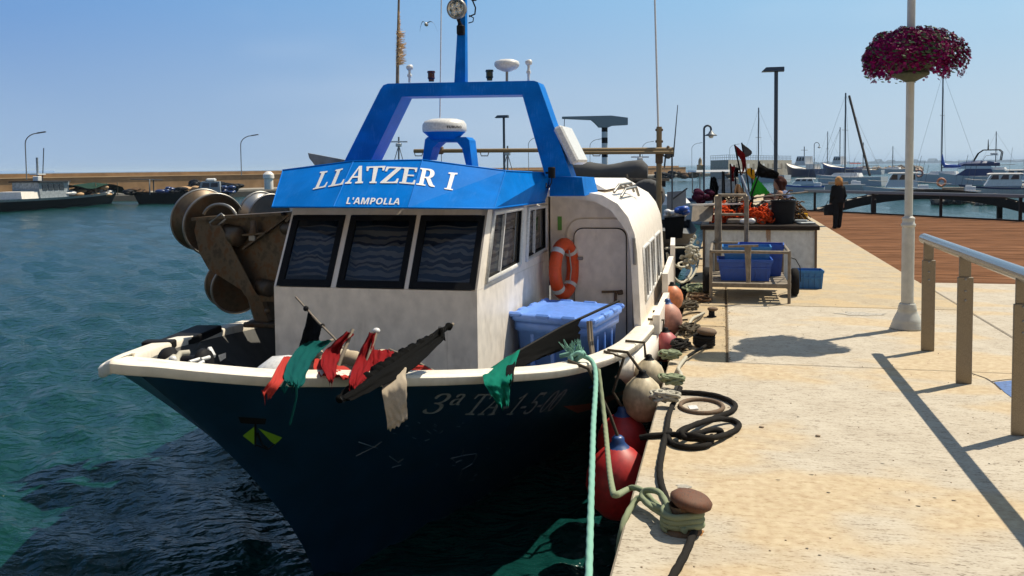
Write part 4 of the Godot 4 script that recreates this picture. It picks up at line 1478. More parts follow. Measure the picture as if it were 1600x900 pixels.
func make_hauler(boat: Node3D) -> void:
	# net hauler on the starboard side: a folded steel bracket carrying wide sheaves
	var t := 8.0
	var P := func(px: float, py: float, tt := 8.0) -> Vector3: return at_t(px, py, tt)
	var g := Geo.new()
	var P2 := func(px: float, py: float) -> Vector2:
		var v := at_t(px, py, t)
		return Vector2(v.x, v.y)
	g.prism([P2.call(312, 339), P2.call(450, 331), P2.call(470, 330), P2.call(455, 400), P2.call(432, 470), P2.call(392, 470), P2.call(386, 455), P2.call(330, 420), P2.call(316, 395), P2.call(308, 360)], 0.05, Transform3D(Basis(), Vector3(0, 0, -t)))
	g.prism([P2.call(318, 345), P2.call(462, 336), P2.call(450, 400), P2.call(430, 468), P2.call(394, 468), P2.call(350, 430)], 0.05, Transform3D(Basis(), Vector3(0, 0, -t - 0.42)))
	g.bar(P.call(314, 341, 8.02), P.call(452, 333, 8.02), 0.34, 0.03)
	var body := part("net_hauler", g, M.hauler, boat)
	# a slanting gusset and stiffeners in front
	g = Geo.new()
	g.slab([P.call(326, 352, 7.99), P.call(345, 352, 7.99), P.call(402, 462, 7.99), P.call(382, 462, 7.99)], [P.call(326, 352, 7.82), P.call(345, 352, 7.82), P.call(402, 462, 7.82), P.call(382, 462, 7.82)])
	g.bar(P.call(383, 388, 7.93), P.call(458, 333, 7.93), 0.10, 0.018)
	g.bar(P.call(382, 367, 7.9), P.call(417, 364, 7.9), 0.08, 0.02)
	g.bar(P.call(450, 346, 7.94), P.call(462, 332, 7.94), 0.1, 0.03)
	part("gusset", g, M.hauler, body, true)
	g = Geo.new()
	g.cube(P.call(394.5, 372, 7.88), Vector3(0.07, 0.055, 0.03), 0.004)
	part("plate", g, M.dull_steel, body, true)
	# hydraulic motors: stubby cylinders
	for q in [[357, 366, 0.105, 0.30], [410, 448, 0.085, 0.22], [448, 356, 0.07, 0.2]]:
		g = Geo.new()
		var c: Vector3 = P.call(q[0], q[1], 7.96)
		var ax := Basis(Vector3(0, 0, 1), -PI / 2 - 0.1) * Basis(Vector3.RIGHT, 0.0)
		g.lathe([Vector2(0, -0.02), Vector2(q[2], -0.02), Vector2(q[2] * 1.06, 0.0), Vector2(q[2], 0.02), Vector2(q[2] * 0.94, q[3] * 0.6), Vector2(q[2] * 0.8, q[3] * 0.68), Vector2(0, q[3] * 0.7)], Transform3D(Basis(Vector3.UP, -0.5) * ax, c), 18)
		part("hydraulic_motor", g, M.hauler, body, true)
	g = Geo.new()
	g.lathe([Vector2(0, 0.03), Vector2(0.028, 0.025), Vector2(0.03, -0.04), Vector2(0.045, -0.10), Vector2(0, -0.1)], Transform3D(Basis(), P.call(396, 349, 7.88)), 10)
	part("valve", g, M.rusty, body, true)
	# bent rod guard
	g = Geo.new()
	g.tube([P.call(333, 357, 7.86), P.call(328, 348, 7.86), P.call(346, 334, 7.86), P.call(350, 338, 7.86), P.call(353, 342, 7.86), P.call(334, 358, 7.86)], 0.012, 6, true, true)
	part("rod_guard", g, M.dull_steel, body, true)
	# sheaves: two rims with a hollow between
	for q in [[325, 347, 0.325, 0.34, 8.32, -0.62, M.hauler], [366, 446, 0.27, 0.24, 8.42, -0.75, M.hauler], [413, 338, 0.25, 0.2, 8.6, -0.5, M.bright_steel]]:
		g = Geo.new()
		var R: float = q[2]
		var W: float = q[3]
		var c: Vector3 = P.call(q[0], q[1], q[4])
		var ax := Basis(Vector3.UP, q[5]) * Basis(Vector3(0, 0, 1), PI / 2 - 0.12)
		# profile along the axle
		g.lathe([Vector2(0.0, W * 0.42), Vector2(R * 0.35, W * 0.42), Vector2(R * 0.42, W * 0.5), Vector2(R * 0.55, W * 0.42), Vector2(R * 0.9, W * 0.5), Vector2(R, W * 0.52), Vector2(R * 1.01, W * 0.48), Vector2(R * 0.96, W * 0.44), Vector2(R * 0.72, W * 0.2), Vector2(R * 0.62, 0.0), Vector2(R * 0.72, -W * 0.2), Vector2(R * 0.96, -W * 0.44), Vector2(R * 1.01, -W * 0.48), Vector2(R, -W * 0.52), Vector2(R * 0.9, -W * 0.5), Vector2(R * 0.5, -W * 0.4), Vector2(0, -W * 0.4)], Transform3D(ax, c), 36)
		var sh := part("sheave", g, q[6], body, true)
		g = Geo.new()
		for sgn in [1.0, -1.0]:
			var ring := []
			for k in 40:
				var an := TAU * k / 40.0
				ring.append(c + ax * Vector3(cos(an) * R, W * 0.5 * sgn, sin(an) * R))
			g.tube(ring, 0.013, 6, false, true)
		part("rim", g, M.dull_steel, sh, true)
	# curved guard over the big sheave
	g = Geo.new()
	var arc := []
	for k in 12:
		var an: float = lerp(0.1, PI - 0.3, k / 11.0)
		arc.append(P.call(343 + cos(an) * 26, 341 - sin(an) * 22, 8.03))
	g.tube(arc, 0.016, 6)
	part("guard", g, M.dull_steel, body, true)
	# column on the rail
	g = Geo.new()
	g.bar(w(P.call(407, 500).x, 0.32, 8.15), P.call(405, 462, 8.15), 0.20, 0.20, 0.03)
	g.cube(w(P.call(407, 500).x, 0.34, 8.15), Vector3(0.34, 0.05, 0.4), 0.01)
	g.ball(P.call(418, 486, 8.02), Vector3(0.035, 0.035, 0.02), 8, 6)
	part("column", g, M.hauler, body, true)


func make_windlass(boat: Node3D) -> void:
	# anchor gear tucked into the bow
	var y := 0.285
	var P := func(px: float, py: float, t: float) -> Vector3: return at_t(px, py, t)
	var g := Geo.new()
	g.lathe([Vector2(0.0, -0.16), Vector2(0.09, -0.16), Vector2(0.10, -0.12), Vector2(0.05, -0.08), Vector2(0.05, 0.08), Vector2(0.10, 0.12), Vector2(0.09, 0.16), Vector2(0, 0.16)], Transform3D(Basis(Vector3(0, 0, 1), PI / 2), P.call(290, 566, 5.2)), 18)
	g.bar(P.call(290, 566, 5.2), Vector3(P.call(290, 566, 5.2).x, y, -5.2), 0.12, 0.14, 0.02)
	var wl := part("windlass", g, M.black, boat)
	g = Geo.new()
	g.tube([P.call(235, 577, 4.75), P.call(250, 572, 4.8), P.call(266, 563, 4.85), P.call(272, 558, 4.9)], 0.022, 8)
	g.tube([P.call(276, 575, 4.9), P.call(276, 560, 5.0), P.call(282, 552, 5.05), P.call(295, 551, 5.1)], 0.02, 8)
	part("hose", g, M.rope_pale, wl, true)
	g = Geo.new()
	g.ball(P.call(270, 562, 4.82), Vector3.ONE * 0.026, 8, 6)
	for q in [[236, 566, 242, 572, 4.7], [296, 566, 312, 561, 5.0], [314, 562, 327, 558, 5.05], [302, 574, 318, 565, 4.95], [306, 580, 322, 572, 4.9], [252, 577, 268, 573, 4.75]]:
		g.tube([P.call(q[0], q[1], q[4]), P.call(q[2], q[3], q[4] + 0.08)], 0.013, 7)
	part("rods", g, M.white_clean, wl, true)
	# white blocks on the starboard frames
	g = Geo.new()
	g.bar(P.call(327, 544, 5.6), P.call(334, 557, 5.55), 0.03, 0.03, 0.004)
	g.slab([P.call(341, 555, 5.6), P.call(353, 551, 5.6), P.call(353, 559, 5.6), P.call(344, 565, 5.6)], [P.call(341, 555, 5.62), P.call(353, 551, 5.62), P.call(353, 559, 5.62), P.call(344, 565, 5.62)])
	part("cleat", g, M.white_clean, boat)
# ------------------------------------------------------------------ loose things aboard
# a cloth between rows of points with folds
func cloth_sheet(rows: Array, folds: float, depth: float, sd: int, n := 14) -> Geo:
	var g := Geo.new()
	var grid := []
	var m := rows.size()
	var nz := noise(1.0, 3, 200 + sd)
	var steps := (m - 1) * 6
	var size: float = (rows[0][0] as Vector3).distance_to(rows[m - 1][0])
	for i in steps + 1:
		var x := float(i) / steps * (m - 1)
		var k: int = min(int(x), m - 2)
		var u2 := x - k
		var e := []
		for c in 2:
			var p0: Vector3 = rows[max(k - 1, 0)][c]
			var p1: Vector3 = rows[k][c]
			var p2: Vector3 = rows[k + 1][c]
			var p3: Vector3 = rows[min(k + 2, m - 1)][c]
			e.append(p1.cubic_interpolate(p2, p0, p3, u2))
		var r := []
		var v := float(i) / steps
		for j in n + 1:
			var u := float(j) / n
			# tattered free edges
			var rag := 0.0
			if i == steps:
				rag = nz.get_noise_2d(u * 9.0, 50.0) * 0.10 * size
			var q: Vector3 = (e[0] as Vector3).lerp(e[1], clamp(u + nz.get_noise_2d(v * 6.0, 90.0) * 0.06 * smoothstep(0.6, 1.0, u), 0.0, 1.1))
			var ripple := sin(u * folds * PI + sd + v * 2.0) * 0.7 + sin(u * folds * 2.3 + sd * 2 + v * 5.0) * 0.3
			q += Vector3(0.3, 0.15, 1.0) * depth * (ripple + nz.get_noise_2d(u * 3.5, v * 4.5) * 1.5 * v)
			q.y += rag + nz.get_noise_2d(u * 5.0 + 20.0, v * 5.0) * depth * 0.35
			r.append(q)
		grid.append(r)
	g.sheet(grid, 0.003)
	return g
func marker(called: String, label: String, pole: Array, pole_r: float, pole_mat: Material, rows: Array, m: Material, folds: float, depth: float, sd: int, extra = null) -> Node3D:
	var o := thing(called, label, "flag", pole[0], "")
	var g := Geo.new()
	g.tube(pole, pole_r, 7)
	part("pole", g, pole_mat, o)
	part("cloth", cloth_sheet(rows, folds, depth, sd), m, o)
	if extra != null:
		extra.call(o)
	return o

func make_bow_things() -> void:
	var P := func(px: float, py: float, t: float) -> Vector3: return at_t(px, py, t)
	# black pennant on a thin stick leaning against the wheelhouse
	marker("marker_flag", "small black pennant on a thin stick leaning before the wheelhouse front", [P.call(540, 548, 5.6), P.call(522, 528, 5.75), P.call(496, 502, 5.95), P.call(462, 464, 6.2)], 0.008, M.wood_grey,
		[[P.call(482, 487, 6.04), P.call(503, 510, 5.9)], [P.call(478, 505, 6.0), P.call(500, 522, 5.88)], [P.call(472, 525, 5.95), P.call(497, 534, 5.86)], [P.call(465, 548, 5.9), P.call(492, 546, 5.85)]], M.black_cloth, 2.0, 0.02, 1, func(o: Node3D) -> void:
			var k := Geo.new()
			k.ball(P.call(478, 482, 6.05), Vector3(0.022, 0.022, 0.022), 8, 6)
			k.ball(P.call(504, 509, 5.9), Vector3(0.018, 0.018, 0.018), 8, 6)
			part("knot", k, M.black, o))
	# teal net rag hanging over the rail
	marker("net_rag", "dark teal net rag drooping over the white bow rail", [P.call(455, 580, 4.72), P.call(480, 548, 4.9), P.call(520, 531, 5.15)], 0.010, M.wood_grey,
		[[P.call(483, 533, 4.95), P.call(520, 531, 5.1)], [P.call(466, 543, 4.85), P.call(505, 545, 5.0)], [P.call(452, 562, 4.60), P.call(491, 558, 4.75)], [P.call(445, 582, 4.22), P.call(482, 578, 4.34)], [P.call(444, 593, 4.10), P.call(476, 597, 4.16)], [P.call(450, 600, 4.07), P.call(466, 608, 4.10)]], M.teal_cloth, 3.0, 0.025, 2, func(o: Node3D) -> void:
			var k := Geo.new()
			k.tube([P.call(447, 595, 4.05), P.call(441, 606, 4.04), P.call(444, 614, 4.04), P.call(449, 603, 4.05)], 0.010, 6)
			k.tube([P.call(463, 600, 4.07), P.call(463, 620, 4.08), P.call(459, 640, 4.09), P.call(453, 663, 4.10)], 0.006, 6)
			part("trailing_cord", k, M.teal_cloth, o))
	# faded orange-red strip
	var s1 := cloth_sheet([[P.call(444, 557, 4.85), P.call(456, 557, 4.85)], [P.call(434, 572, 4.45), P.call(452, 576, 4.40)], [P.call(424, 592, 4.06), P.call(440, 598, 4.06)], [P.call(408, 613, 4.0), P.call(422, 621, 4.0)]], 2.0, 0.012, 3)
	single("cloth_strip", "faded orange red strip of cloth hanging outside the bow rail", "cloth", s1, M.orange_red)
	# two dark red flags furled on their sticks
	marker("marker_flag", "dark red furled flag with a plain dark stick end on the bow", [P.call(522, 590, 4.9), P.call(535, 555, 5.0), P.call(551, 515, 5.15)], 0.012, M.wood_grey,
		[[P.call(540, 518, 5.1), P.call(554, 522, 5.12)], [P.call(522, 535, 5.05), P.call(538, 537, 5.05)], [P.call(505, 550, 5.0), P.call(531, 556, 5.0)], [P.call(500, 570, 4.6), P.call(527, 574, 4.62)], [P.call(508, 587, 4.33), P.call(524, 588, 4.36)], [P.call(516, 598, 4.28), P.call(520, 598, 4.28)]], M.red_cloth, 3.0, 0.03, 4)
	marker("marker_flag", "dull red furled flag with a white tipped stick on the bow", [P.call(560, 605, 4.85), P.call(575, 560, 5.0), P.call(589, 516, 5.15)], 0.012, M.wood_grey,
		[[P.call(577, 519, 5.1), P.call(588, 521, 5.12)], [P.call(566, 540, 5.05), P.call(584, 545, 5.05)], [P.call(556, 562, 4.95), P.call(582, 566, 4.95)], [P.call(548, 586, 4.5), P.call(572, 590, 4.56)], [P.call(546, 604, 4.36), P.call(558, 607, 4.40)]], M.red_cloth, 3.5, 0.03, 5, func(o: Node3D) -> void:
			var k := Geo.new()
			k.ball(P.call(588, 517, 5.15), Vector3(0.026, 0.02, 0.026), 10, 6)
			part("tip", k, M.white_clean, o)
			var r := Geo.new()
			r.tube([P.call(583, 524, 5.1), P.call(582, 545, 5.06), P.call(584, 565, 5.0), P.call(583, 588, 4.95)], 0.010, 6)
			part("ribbon", r, M.red_cloth, o))
	# a third red cloth lying along the rail, ending in a point
	marker("marker_flag", "bright red flag lying flat along the bow rail", [P.call(608, 546, 5.5), P.call(640, 560, 5.4), P.call(682, 582, 5.35)], 0.009, M.wood_grey,
		[[P.call(592, 556, 5.45), P.call(612, 552, 5.45)], [P.call(600, 578, 5.35), P.call(640, 563, 5.4)], [P.call(612, 588, 5.3), P.call(662, 572, 5.35)], [P.call(634, 588, 5.3), P.call(680, 582, 5.3)]], M.orange_red, 3.0, 0.02, 6)
	# long stick rolled in black mesh, with a cream rag beneath
	var o := thing("marker_flag", "long stick wrapped in black mesh jutting over the bow rail", "flag", P.call(570, 610, 4.6))
	var g := Geo.new()
	var path := []
	var rad := []
	rng.seed = 8
	for k in 71:
		var u := k / 70.0
		path.append(P.call(lerp(528.0, 706.0, u), lerp(625.0, 508.0, u) + sin(u * 6.0) * 2.0, lerp(4.30, 5.5, u)))
		rad.append((0.022 + 0.028 * sin(clamp(u * 1.25, 0, 1) * PI)) * rng.randf_range(0.72, 1.28) * (0.5 if k == 0 or k == 70 else 1.0))
	g.tube(path, rad, 9)
	part("rolled_mesh", g, M.black_cloth, o)
	part("loose_mesh", cloth_sheet([[P.call(534, 620, 4.27), P.call(548, 627, 4.27)], [P.call(572, 594, 4.48), P.call(592, 606, 4.46)], [P.call(612, 568, 4.72), P.call(636, 583, 4.68)], [P.call(650, 543, 5.0), P.call(668, 556, 4.98)], [P.call(686, 520, 5.3), P.call(696, 528, 5.3)]], 2.0, 0.018, 31), M.black_cloth, o)
	g = Geo.new()
	g.tube([P.call(690, 519, 5.4), P.call(708, 506, 5.52)], 0.011, 7)
	part("pole", g, M.wood_grey, o)
	g = Geo.new()
	for k in 160:
		var u := rng.randf_range(0.02, 0.95)
		var a: Vector3 = P.call(lerp(528.0, 706.0, u), lerp(625.0, 508.0, u) + rng.randf_range(-4, 6), lerp(4.30, 5.5, u) - 0.045)
		g.flat()
		g.tri(a, a + Vector3(rng.randf_range(-0.01, 0.01), 0.006, 0), a + Vector3(0.003, rng.randf_range(-0.035, -0.004), 0.004))
	part("loose_threads", g, M.grey_cloth, o).set_meta("kind", "stuff")
	var rag := cloth_sheet([[P.call(603, 578, 4.75), P.call(634, 570, 4.8)], [P.call(597, 608, 4.5), P.call(635, 592, 4.55)], [P.call(600, 630, 4.46), P.call(636, 620, 4.48)], [P.call(604, 655, 4.44), P.call(637, 646, 4.46)], [P.call(605, 673, 4.44), P.call(636, 656, 4.45)]], 1.5, 0.012, 9)
	single("cream_rag", "cream canvas rag hanging over the rail below the black wrapped stick", "cloth", rag, M.cream_cloth)
	single("red_cloth", "crumpled red cloth stuffed between the furled flags and the black stick", "cloth", cloth_sheet([[P.call(584, 546, 5.2), P.call(614, 548, 5.3)], [P.call(582, 560, 5.05), P.call(618, 560, 5.15)], [P.call(580, 576, 4.9), P.call(612, 575, 5.0)], [P.call(584, 592, 4.72), P.call(604, 590, 4.78)]], 5.0, 0.035, 33), M.red_cloth)
	single("orange_cloth", "orange red cloth scrap lying under the dark red furled flags", "cloth", cloth_sheet([[P.call(492, 560, 4.9), P.call(545, 575, 4.9)], [P.call(490, 574, 4.7), P.call(548, 584, 4.7)], [P.call(492, 586, 4.5), P.call(545, 592, 4.52)]], 5.0, 0.03, 34), M.orange_red)
	# white floats of net heaped behind the rail
	rng.seed = 15
	var heap := Geo.new()
	for k in 26:
		var c: Vector3 = P.call(rng.randf_range(485, 600), rng.randf_range(556, 596), rng.randf_range(5.05, 5.35))
		heap.ball(c, Vector3(rng.randf_range(0.05, 0.10), rng.randf_range(0.035, 0.07), rng.randf_range(0.05, 0.09)), 9, 6)
	single("net_heap", "pale bundled net heaped among the red flags on the bow", "net", heap, M.cream_cloth)
	var bt := Geo.new()
	var bc: Vector3 = P.call(432, 575, 5.1)
	bt.lathe([Vector2(0.0, 0.08), Vector2(0.10, 0.05), Vector2(0.19, 0.0), Vector2(0.20, -0.03), Vector2(0.12, -0.06), Vector2(0, -0.07)], Transform3D(Basis(Vector3(0, 0, 1), 0.35), bc), 18)
	single("white_float", "flattened white float lying behind the bow rail beside the teal rag", "float", bt, M.white_clean)
	# green net with black edge hung from a pole leaning on the bin
	o = thing("net_flag", "green and black net flag on a pole leaning on the blue tub", "flag", P.call(770, 590, 6.0))
	g = Geo.new()
	g.tube([P.call(735, 600, 5.75), P.call(800, 555, 6.3), P.call(880, 510, 7.0), P.call(967, 470, 7.6)], 0.012, 7)
	part("pole", g, M.black, o)
	part("green_net", cloth_sheet([[P.call(754, 583, 5.85), P.call(812, 546, 6.3)], [P.call(755, 590, 5.3), P.call(806, 568, 5.9)], [P.call(758, 603, 5.2), P.call(800, 588, 5.38)], [P.call(768, 618, 5.2), P.call(798, 608, 5.34)], [P.call(778, 634, 5.24), P.call(795, 634, 5.34)]], 4.0, 0.03, 3), M.green_net, o)
	part("black_net", cloth_sheet([[P.call(802, 555, 6.3), P.call(906, 497, 7.05)], [P.call(804, 565, 6.25), P.call(905, 520, 7.0)], [P.call(806, 572, 6.2), P.call(904, 536, 7.0)], [P.call(808, 576, 6.2), P.call(870, 548, 6.7)]], 3.0, 0.02, 4), M.black_cloth, o)
	part("net_tail", cloth_sheet([[P.call(793, 566, 6.0), P.call(806, 560, 6.1)], [P.call(791, 580, 5.5), P.call(803, 580, 5.56)], [P.call(792, 596, 5.30), P.call(802, 598, 5.34)]], 1.0, 0.01, 5), M.black_cloth, o)
	# bamboo-like prop tied to the tub
	g = Geo.new()
	g.tube([P.call(919, 502, 7.45), P.call(921, 530, 7.4), P.call(926, 560, 7.3)], 0.016, 7)
	g.tube([P.call(923, 502, 7.47), P.call(925, 530, 7.42), P.call(928, 560, 7.32)], 0.013, 7)
	single("short_stick", "pair of short tan sticks tied upright against the blue tub corner", "stick", g, M.wood_grey)
	make_tub()
	make_life_ring()


func make_tub() -> void:
	# insulated fish tub with a ribbed lid
	var F := [Vector2(-1.92, 7.90), Vector2(-1.10, 7.63), Vector2(-0.95, 8.55), Vector2(-1.76, 8.80)]
	var c := Vector2.ZERO
	for f in F:
		c += f / 4.0
	var o := thing("fish_tub", "big blue plastic fish tub with a clipped lid on the side deck", "tub", w(c.x, DECK, c.y))
	var ring := func(k: float, y: float) -> Array:
		var r := []
		for i in 4:
			var a: Vector2 = c + (F[i] - c) * k
			var b: Vector2 = c + (F[(i + 1) % 4] - c) * k
			r.append_array([a.lerp(b, 0.06), a.lerp(b, 0.94)])
		var out := []
		for q in r:
			out.append(w(q.x, y, q.y))
		return out
	var g := Geo.new()
	g.loft([ring.call(0.74, DECK + 0.005), ring.call(0.82, DECK + 0.01), ring.call(0.91, 0.38), ring.call(0.96, 0.39), ring.call(0.965, 0.47), ring.call(0.95, 0.475)], true, true)
	var body := part("body", g, M.bin_blue, o)
	for i in 4:
		for q in ([0.22, 0.5, 0.78]):
			var a: Vector2 = (c + (F[i] - c) * 0.875).lerp(c + (F[(i + 1) % 4] - c) * 0.875, q)
			var d: Vector2 = (F[(i + 1) % 4] - F[i]).normalized()
			g = Geo.new()
			g.box(Transform3D(Basis(Vector3.UP, atan2(d.y, d.x)), w(a.x, 0.17, a.y)), Vector3(0.05, 0.40, 0.03), 0.01)
			part("rib", g, M.bin_blue, body, true)
	g = Geo.new()
	g.loft([ring.call(1.0, 0.478), ring.call(1.02, 0.49), ring.call(1.02, 0.53), ring.call(0.99, 0.548), ring.call(0.90, 0.55), ring.call(0.86, 0.535), ring.call(0.60, 0.54), ring.call(0.05, 0.545)], true, true)
	var lid := part("lid", g, M.bin_blue, o)
	for i in 4:
		for q in [0.05, 0.40, 0.72]:
			var b := Geo.new()
			var a: Vector2 = (c + (F[i] - c) * 0.97).lerp(c + (F[(i + 1) % 4] - c) * 0.97, q)
			var d: Vector2 = (F[(i + 1) % 4] - F[i]).normalized()
			b.box(Transform3D(Basis(Vector3.UP, atan2(d.y, d.x)), w(a.x, 0.537, a.y)), Vector3(0.15, 0.05, 0.055), 0.016)
			part("clip", b, M.bin_blue, lid, true)


func make_life_ring() -> void:
	# oval in the picture: a ring hung on the bulkhead, turned towards the side deck
	var c := at_t(881.5, 420, 9.25)
	var yaw := 0.55
	var o := thing("life_ring", "orange life ring with reflective bands hung beside the white door", "life ring", c)
	var B := Basis(Vector3.UP, 1.28)
	var g := Geo.new()
	var path := []
	for k in 40:
		var a := TAU * k / 40.0
		path.append(c + B * Vector3(cos(a) * 0.21, sin(a) * 0.265, 0))
	g.tube(path, 0.068, 12, false, true)
	part("ring", g, M.orange, o)
	for an in [0.75, 2.35, 3.95, 5.45]:
		g = Geo.new()
		var arc := []
		for k in 4:
			var a: float = an + (k - 1.5) * 0.07
			arc.append(c + B * Vector3(cos(a) * 0.21, sin(a) * 0.265, 0))
		g.tube(arc, 0.0705, 12, false)
		part("reflective_band", g, M.letter, o)
	g = Geo.new()
	g.tube([c + B * Vector3(0.02, 0.20, 0.05), c + B * Vector3(0.03, 0.0, 0.07), c + B * Vector3(0.0, -0.12, 0.07), c + B * Vector3(-0.12, -0.14, 0.07)], 0.008, 6)
	part("grab_line", g, M.rope_pale, o)


# ------------------------------------------------------------------ fenders and ropes
func make_fender(label: String, c: Vector3, r: float, tall: float, m: Material, cap: Material, rope_to: Array) -> void:
	var o := thing("fender", label, "fender", c, "")
	var g := Geo.new()
	g.lathe([Vector2(0, -r * tall), Vector2(r * 0.5, -r * tall * 0.9), Vector2(r * 0.85, -r * tall * 0.58), Vector2(r, -r * 0.1), Vector2(r * 0.96, r * 0.3), Vector2(r * 0.8, r * 0.68), Vector2(r * 0.5, r * 0.98), Vector2(r * 0.28, r * 1.12)], Transform3D(Basis(), c), 26)
	var body := part("body", g, m, o)
	g = Geo.new()
	g.lathe([Vector2(r * 0.36, r * 1.07), Vector2(r * 0.27, r * 1.15), Vector2(r * 0.20, r * 1.24), Vector2(r * 0.19, r * 1.36), Vector2(r * 0.12, r * 1.42), Vector2(0, r * 1.42)], Transform3D(Basis(), c), 16)
	part("eye", g, cap, body, true)
	g = Geo.new()
	var path := [c + Vector3(0, r * 1.36, 0)]
	path.append_array(rope_to)
	g.tube(path, 0.013, 7)
	part("lanyard", g, M.rope_brown, o)

func make_fenders() -> void:
	var at := func(px: float, py: float, x: float) -> Vector3: return at_x(px, py, x)
	var hang := func(c: Vector3) -> Array:
		var l: float = -c.z - BOW
		var top := gunwale(l, 1.0, -0.07, 0.0)
		return [Vector3(c.x - 0.03, top.y - 0.12, c.z), top + Vector3(0.0, 0.012, 0), gunwale(l, 1.0, 0.10, 0.018)]
	var c: Vector3 = at.call(966, 752, -0.76)
	make_fender("large red ball fender hanging lowest between navy bow and quay", c, 0.245, 1.15, M.fender_red, M.fender_blue, [c + Vector3(-0.06, 0.5, 0), gunwale(2.75, 1.0, -0.07, -0.02), gunwale(2.75, 1.0, 0.1, 0.02)])
	c = at.call(973, 692, -0.80)
	make_fender("red ball fender with blue and white eye behind the large one", c, 0.215, 1.15, M.fender_red, M.fender_blue, [c + Vector3(-0.08, 0.42, 0), gunwale(3.45, 1.0, -0.07, -0.02), gunwale(3.45, 1.0, 0.1, 0.02)])
	for q in [["dirty cream fender squeezed against the quay edge ahead of the tan one", 1004, 622, -0.64, 0.165, M.fender_cream], ["tan cream fender next to the white rubbing strake end", 1014, 588, -0.64, 0.14, M.fender_cream], ["dull pink red fender beside the end of the bow rail", 1040, 541, -0.60, 0.145, M.fender_pink], ["salmon fender with dark blue eye beside the after house", 1043, 499, -0.62, 0.17, M.fender_salmon], ["small orange and cream fender farthest along the boat side", 1050, 465, -0.62, 0.14, M.fender_orange]]:
		c = at.call(q[1], q[2], q[3])
		make_fender(q[0], c, q[4], 1.2, q[5], M.fender_blue if q[5] == M.fender_salmon else M.rubber, hang.call(c))

# a laid rope: the strand's ridges are modelled as a slow twist of a five-lobed section
func twisted(path: Array, r: float, lay := 9.0) -> Geo:
	var g := Geo.new()
	var curve := Curve3D.new()
	for i in path.size():
		var t: Vector3 = (path[min(i + 1, path.size() - 1)] - path[max(i - 1, 0)]) / 6.0
		curve.add_point(path[i], -t, t)
	curve.bake_interval = r * 0.8
	var pts := curve.get_baked_points()
	var rings := []
	var prev := Vector3.ZERO
	var run := 0.0
	for i in pts.size():
		var t := (pts[min(i + 1, pts.size() - 1)] - pts[max(i - 1, 0)]).normalized()
		if prev == Vector3.ZERO:
			prev = Vector3.UP.cross(t) if abs(t.y) < 0.9 else Vector3.RIGHT.cross(t)
		var x := (prev - t * prev.dot(t)).normalized()
		prev = x
		var y := t.cross(x)
		if i > 0:
			run += pts[i].distance_to(pts[i - 1])
		var ring := []
		for j in 12:
			var a := TAU * j / 12.0
			var rr: float = r * (0.86 + 0.16 * abs(cos(1.5 * (a + run / r / lay * TAU * 0.5))))
			ring.append(pts[i] + (x * cos(a) + y * sin(a)) * rr)
		rings.append(ring)
	g.loft(rings, true, true)
	return g
func ground(pts: Array, y: float) -> Array:
	var out := []
	for p in pts:
		out.append(at_y(p.x, p.y, y + (p.z if p is Vector3 else 0.0)))
	return out

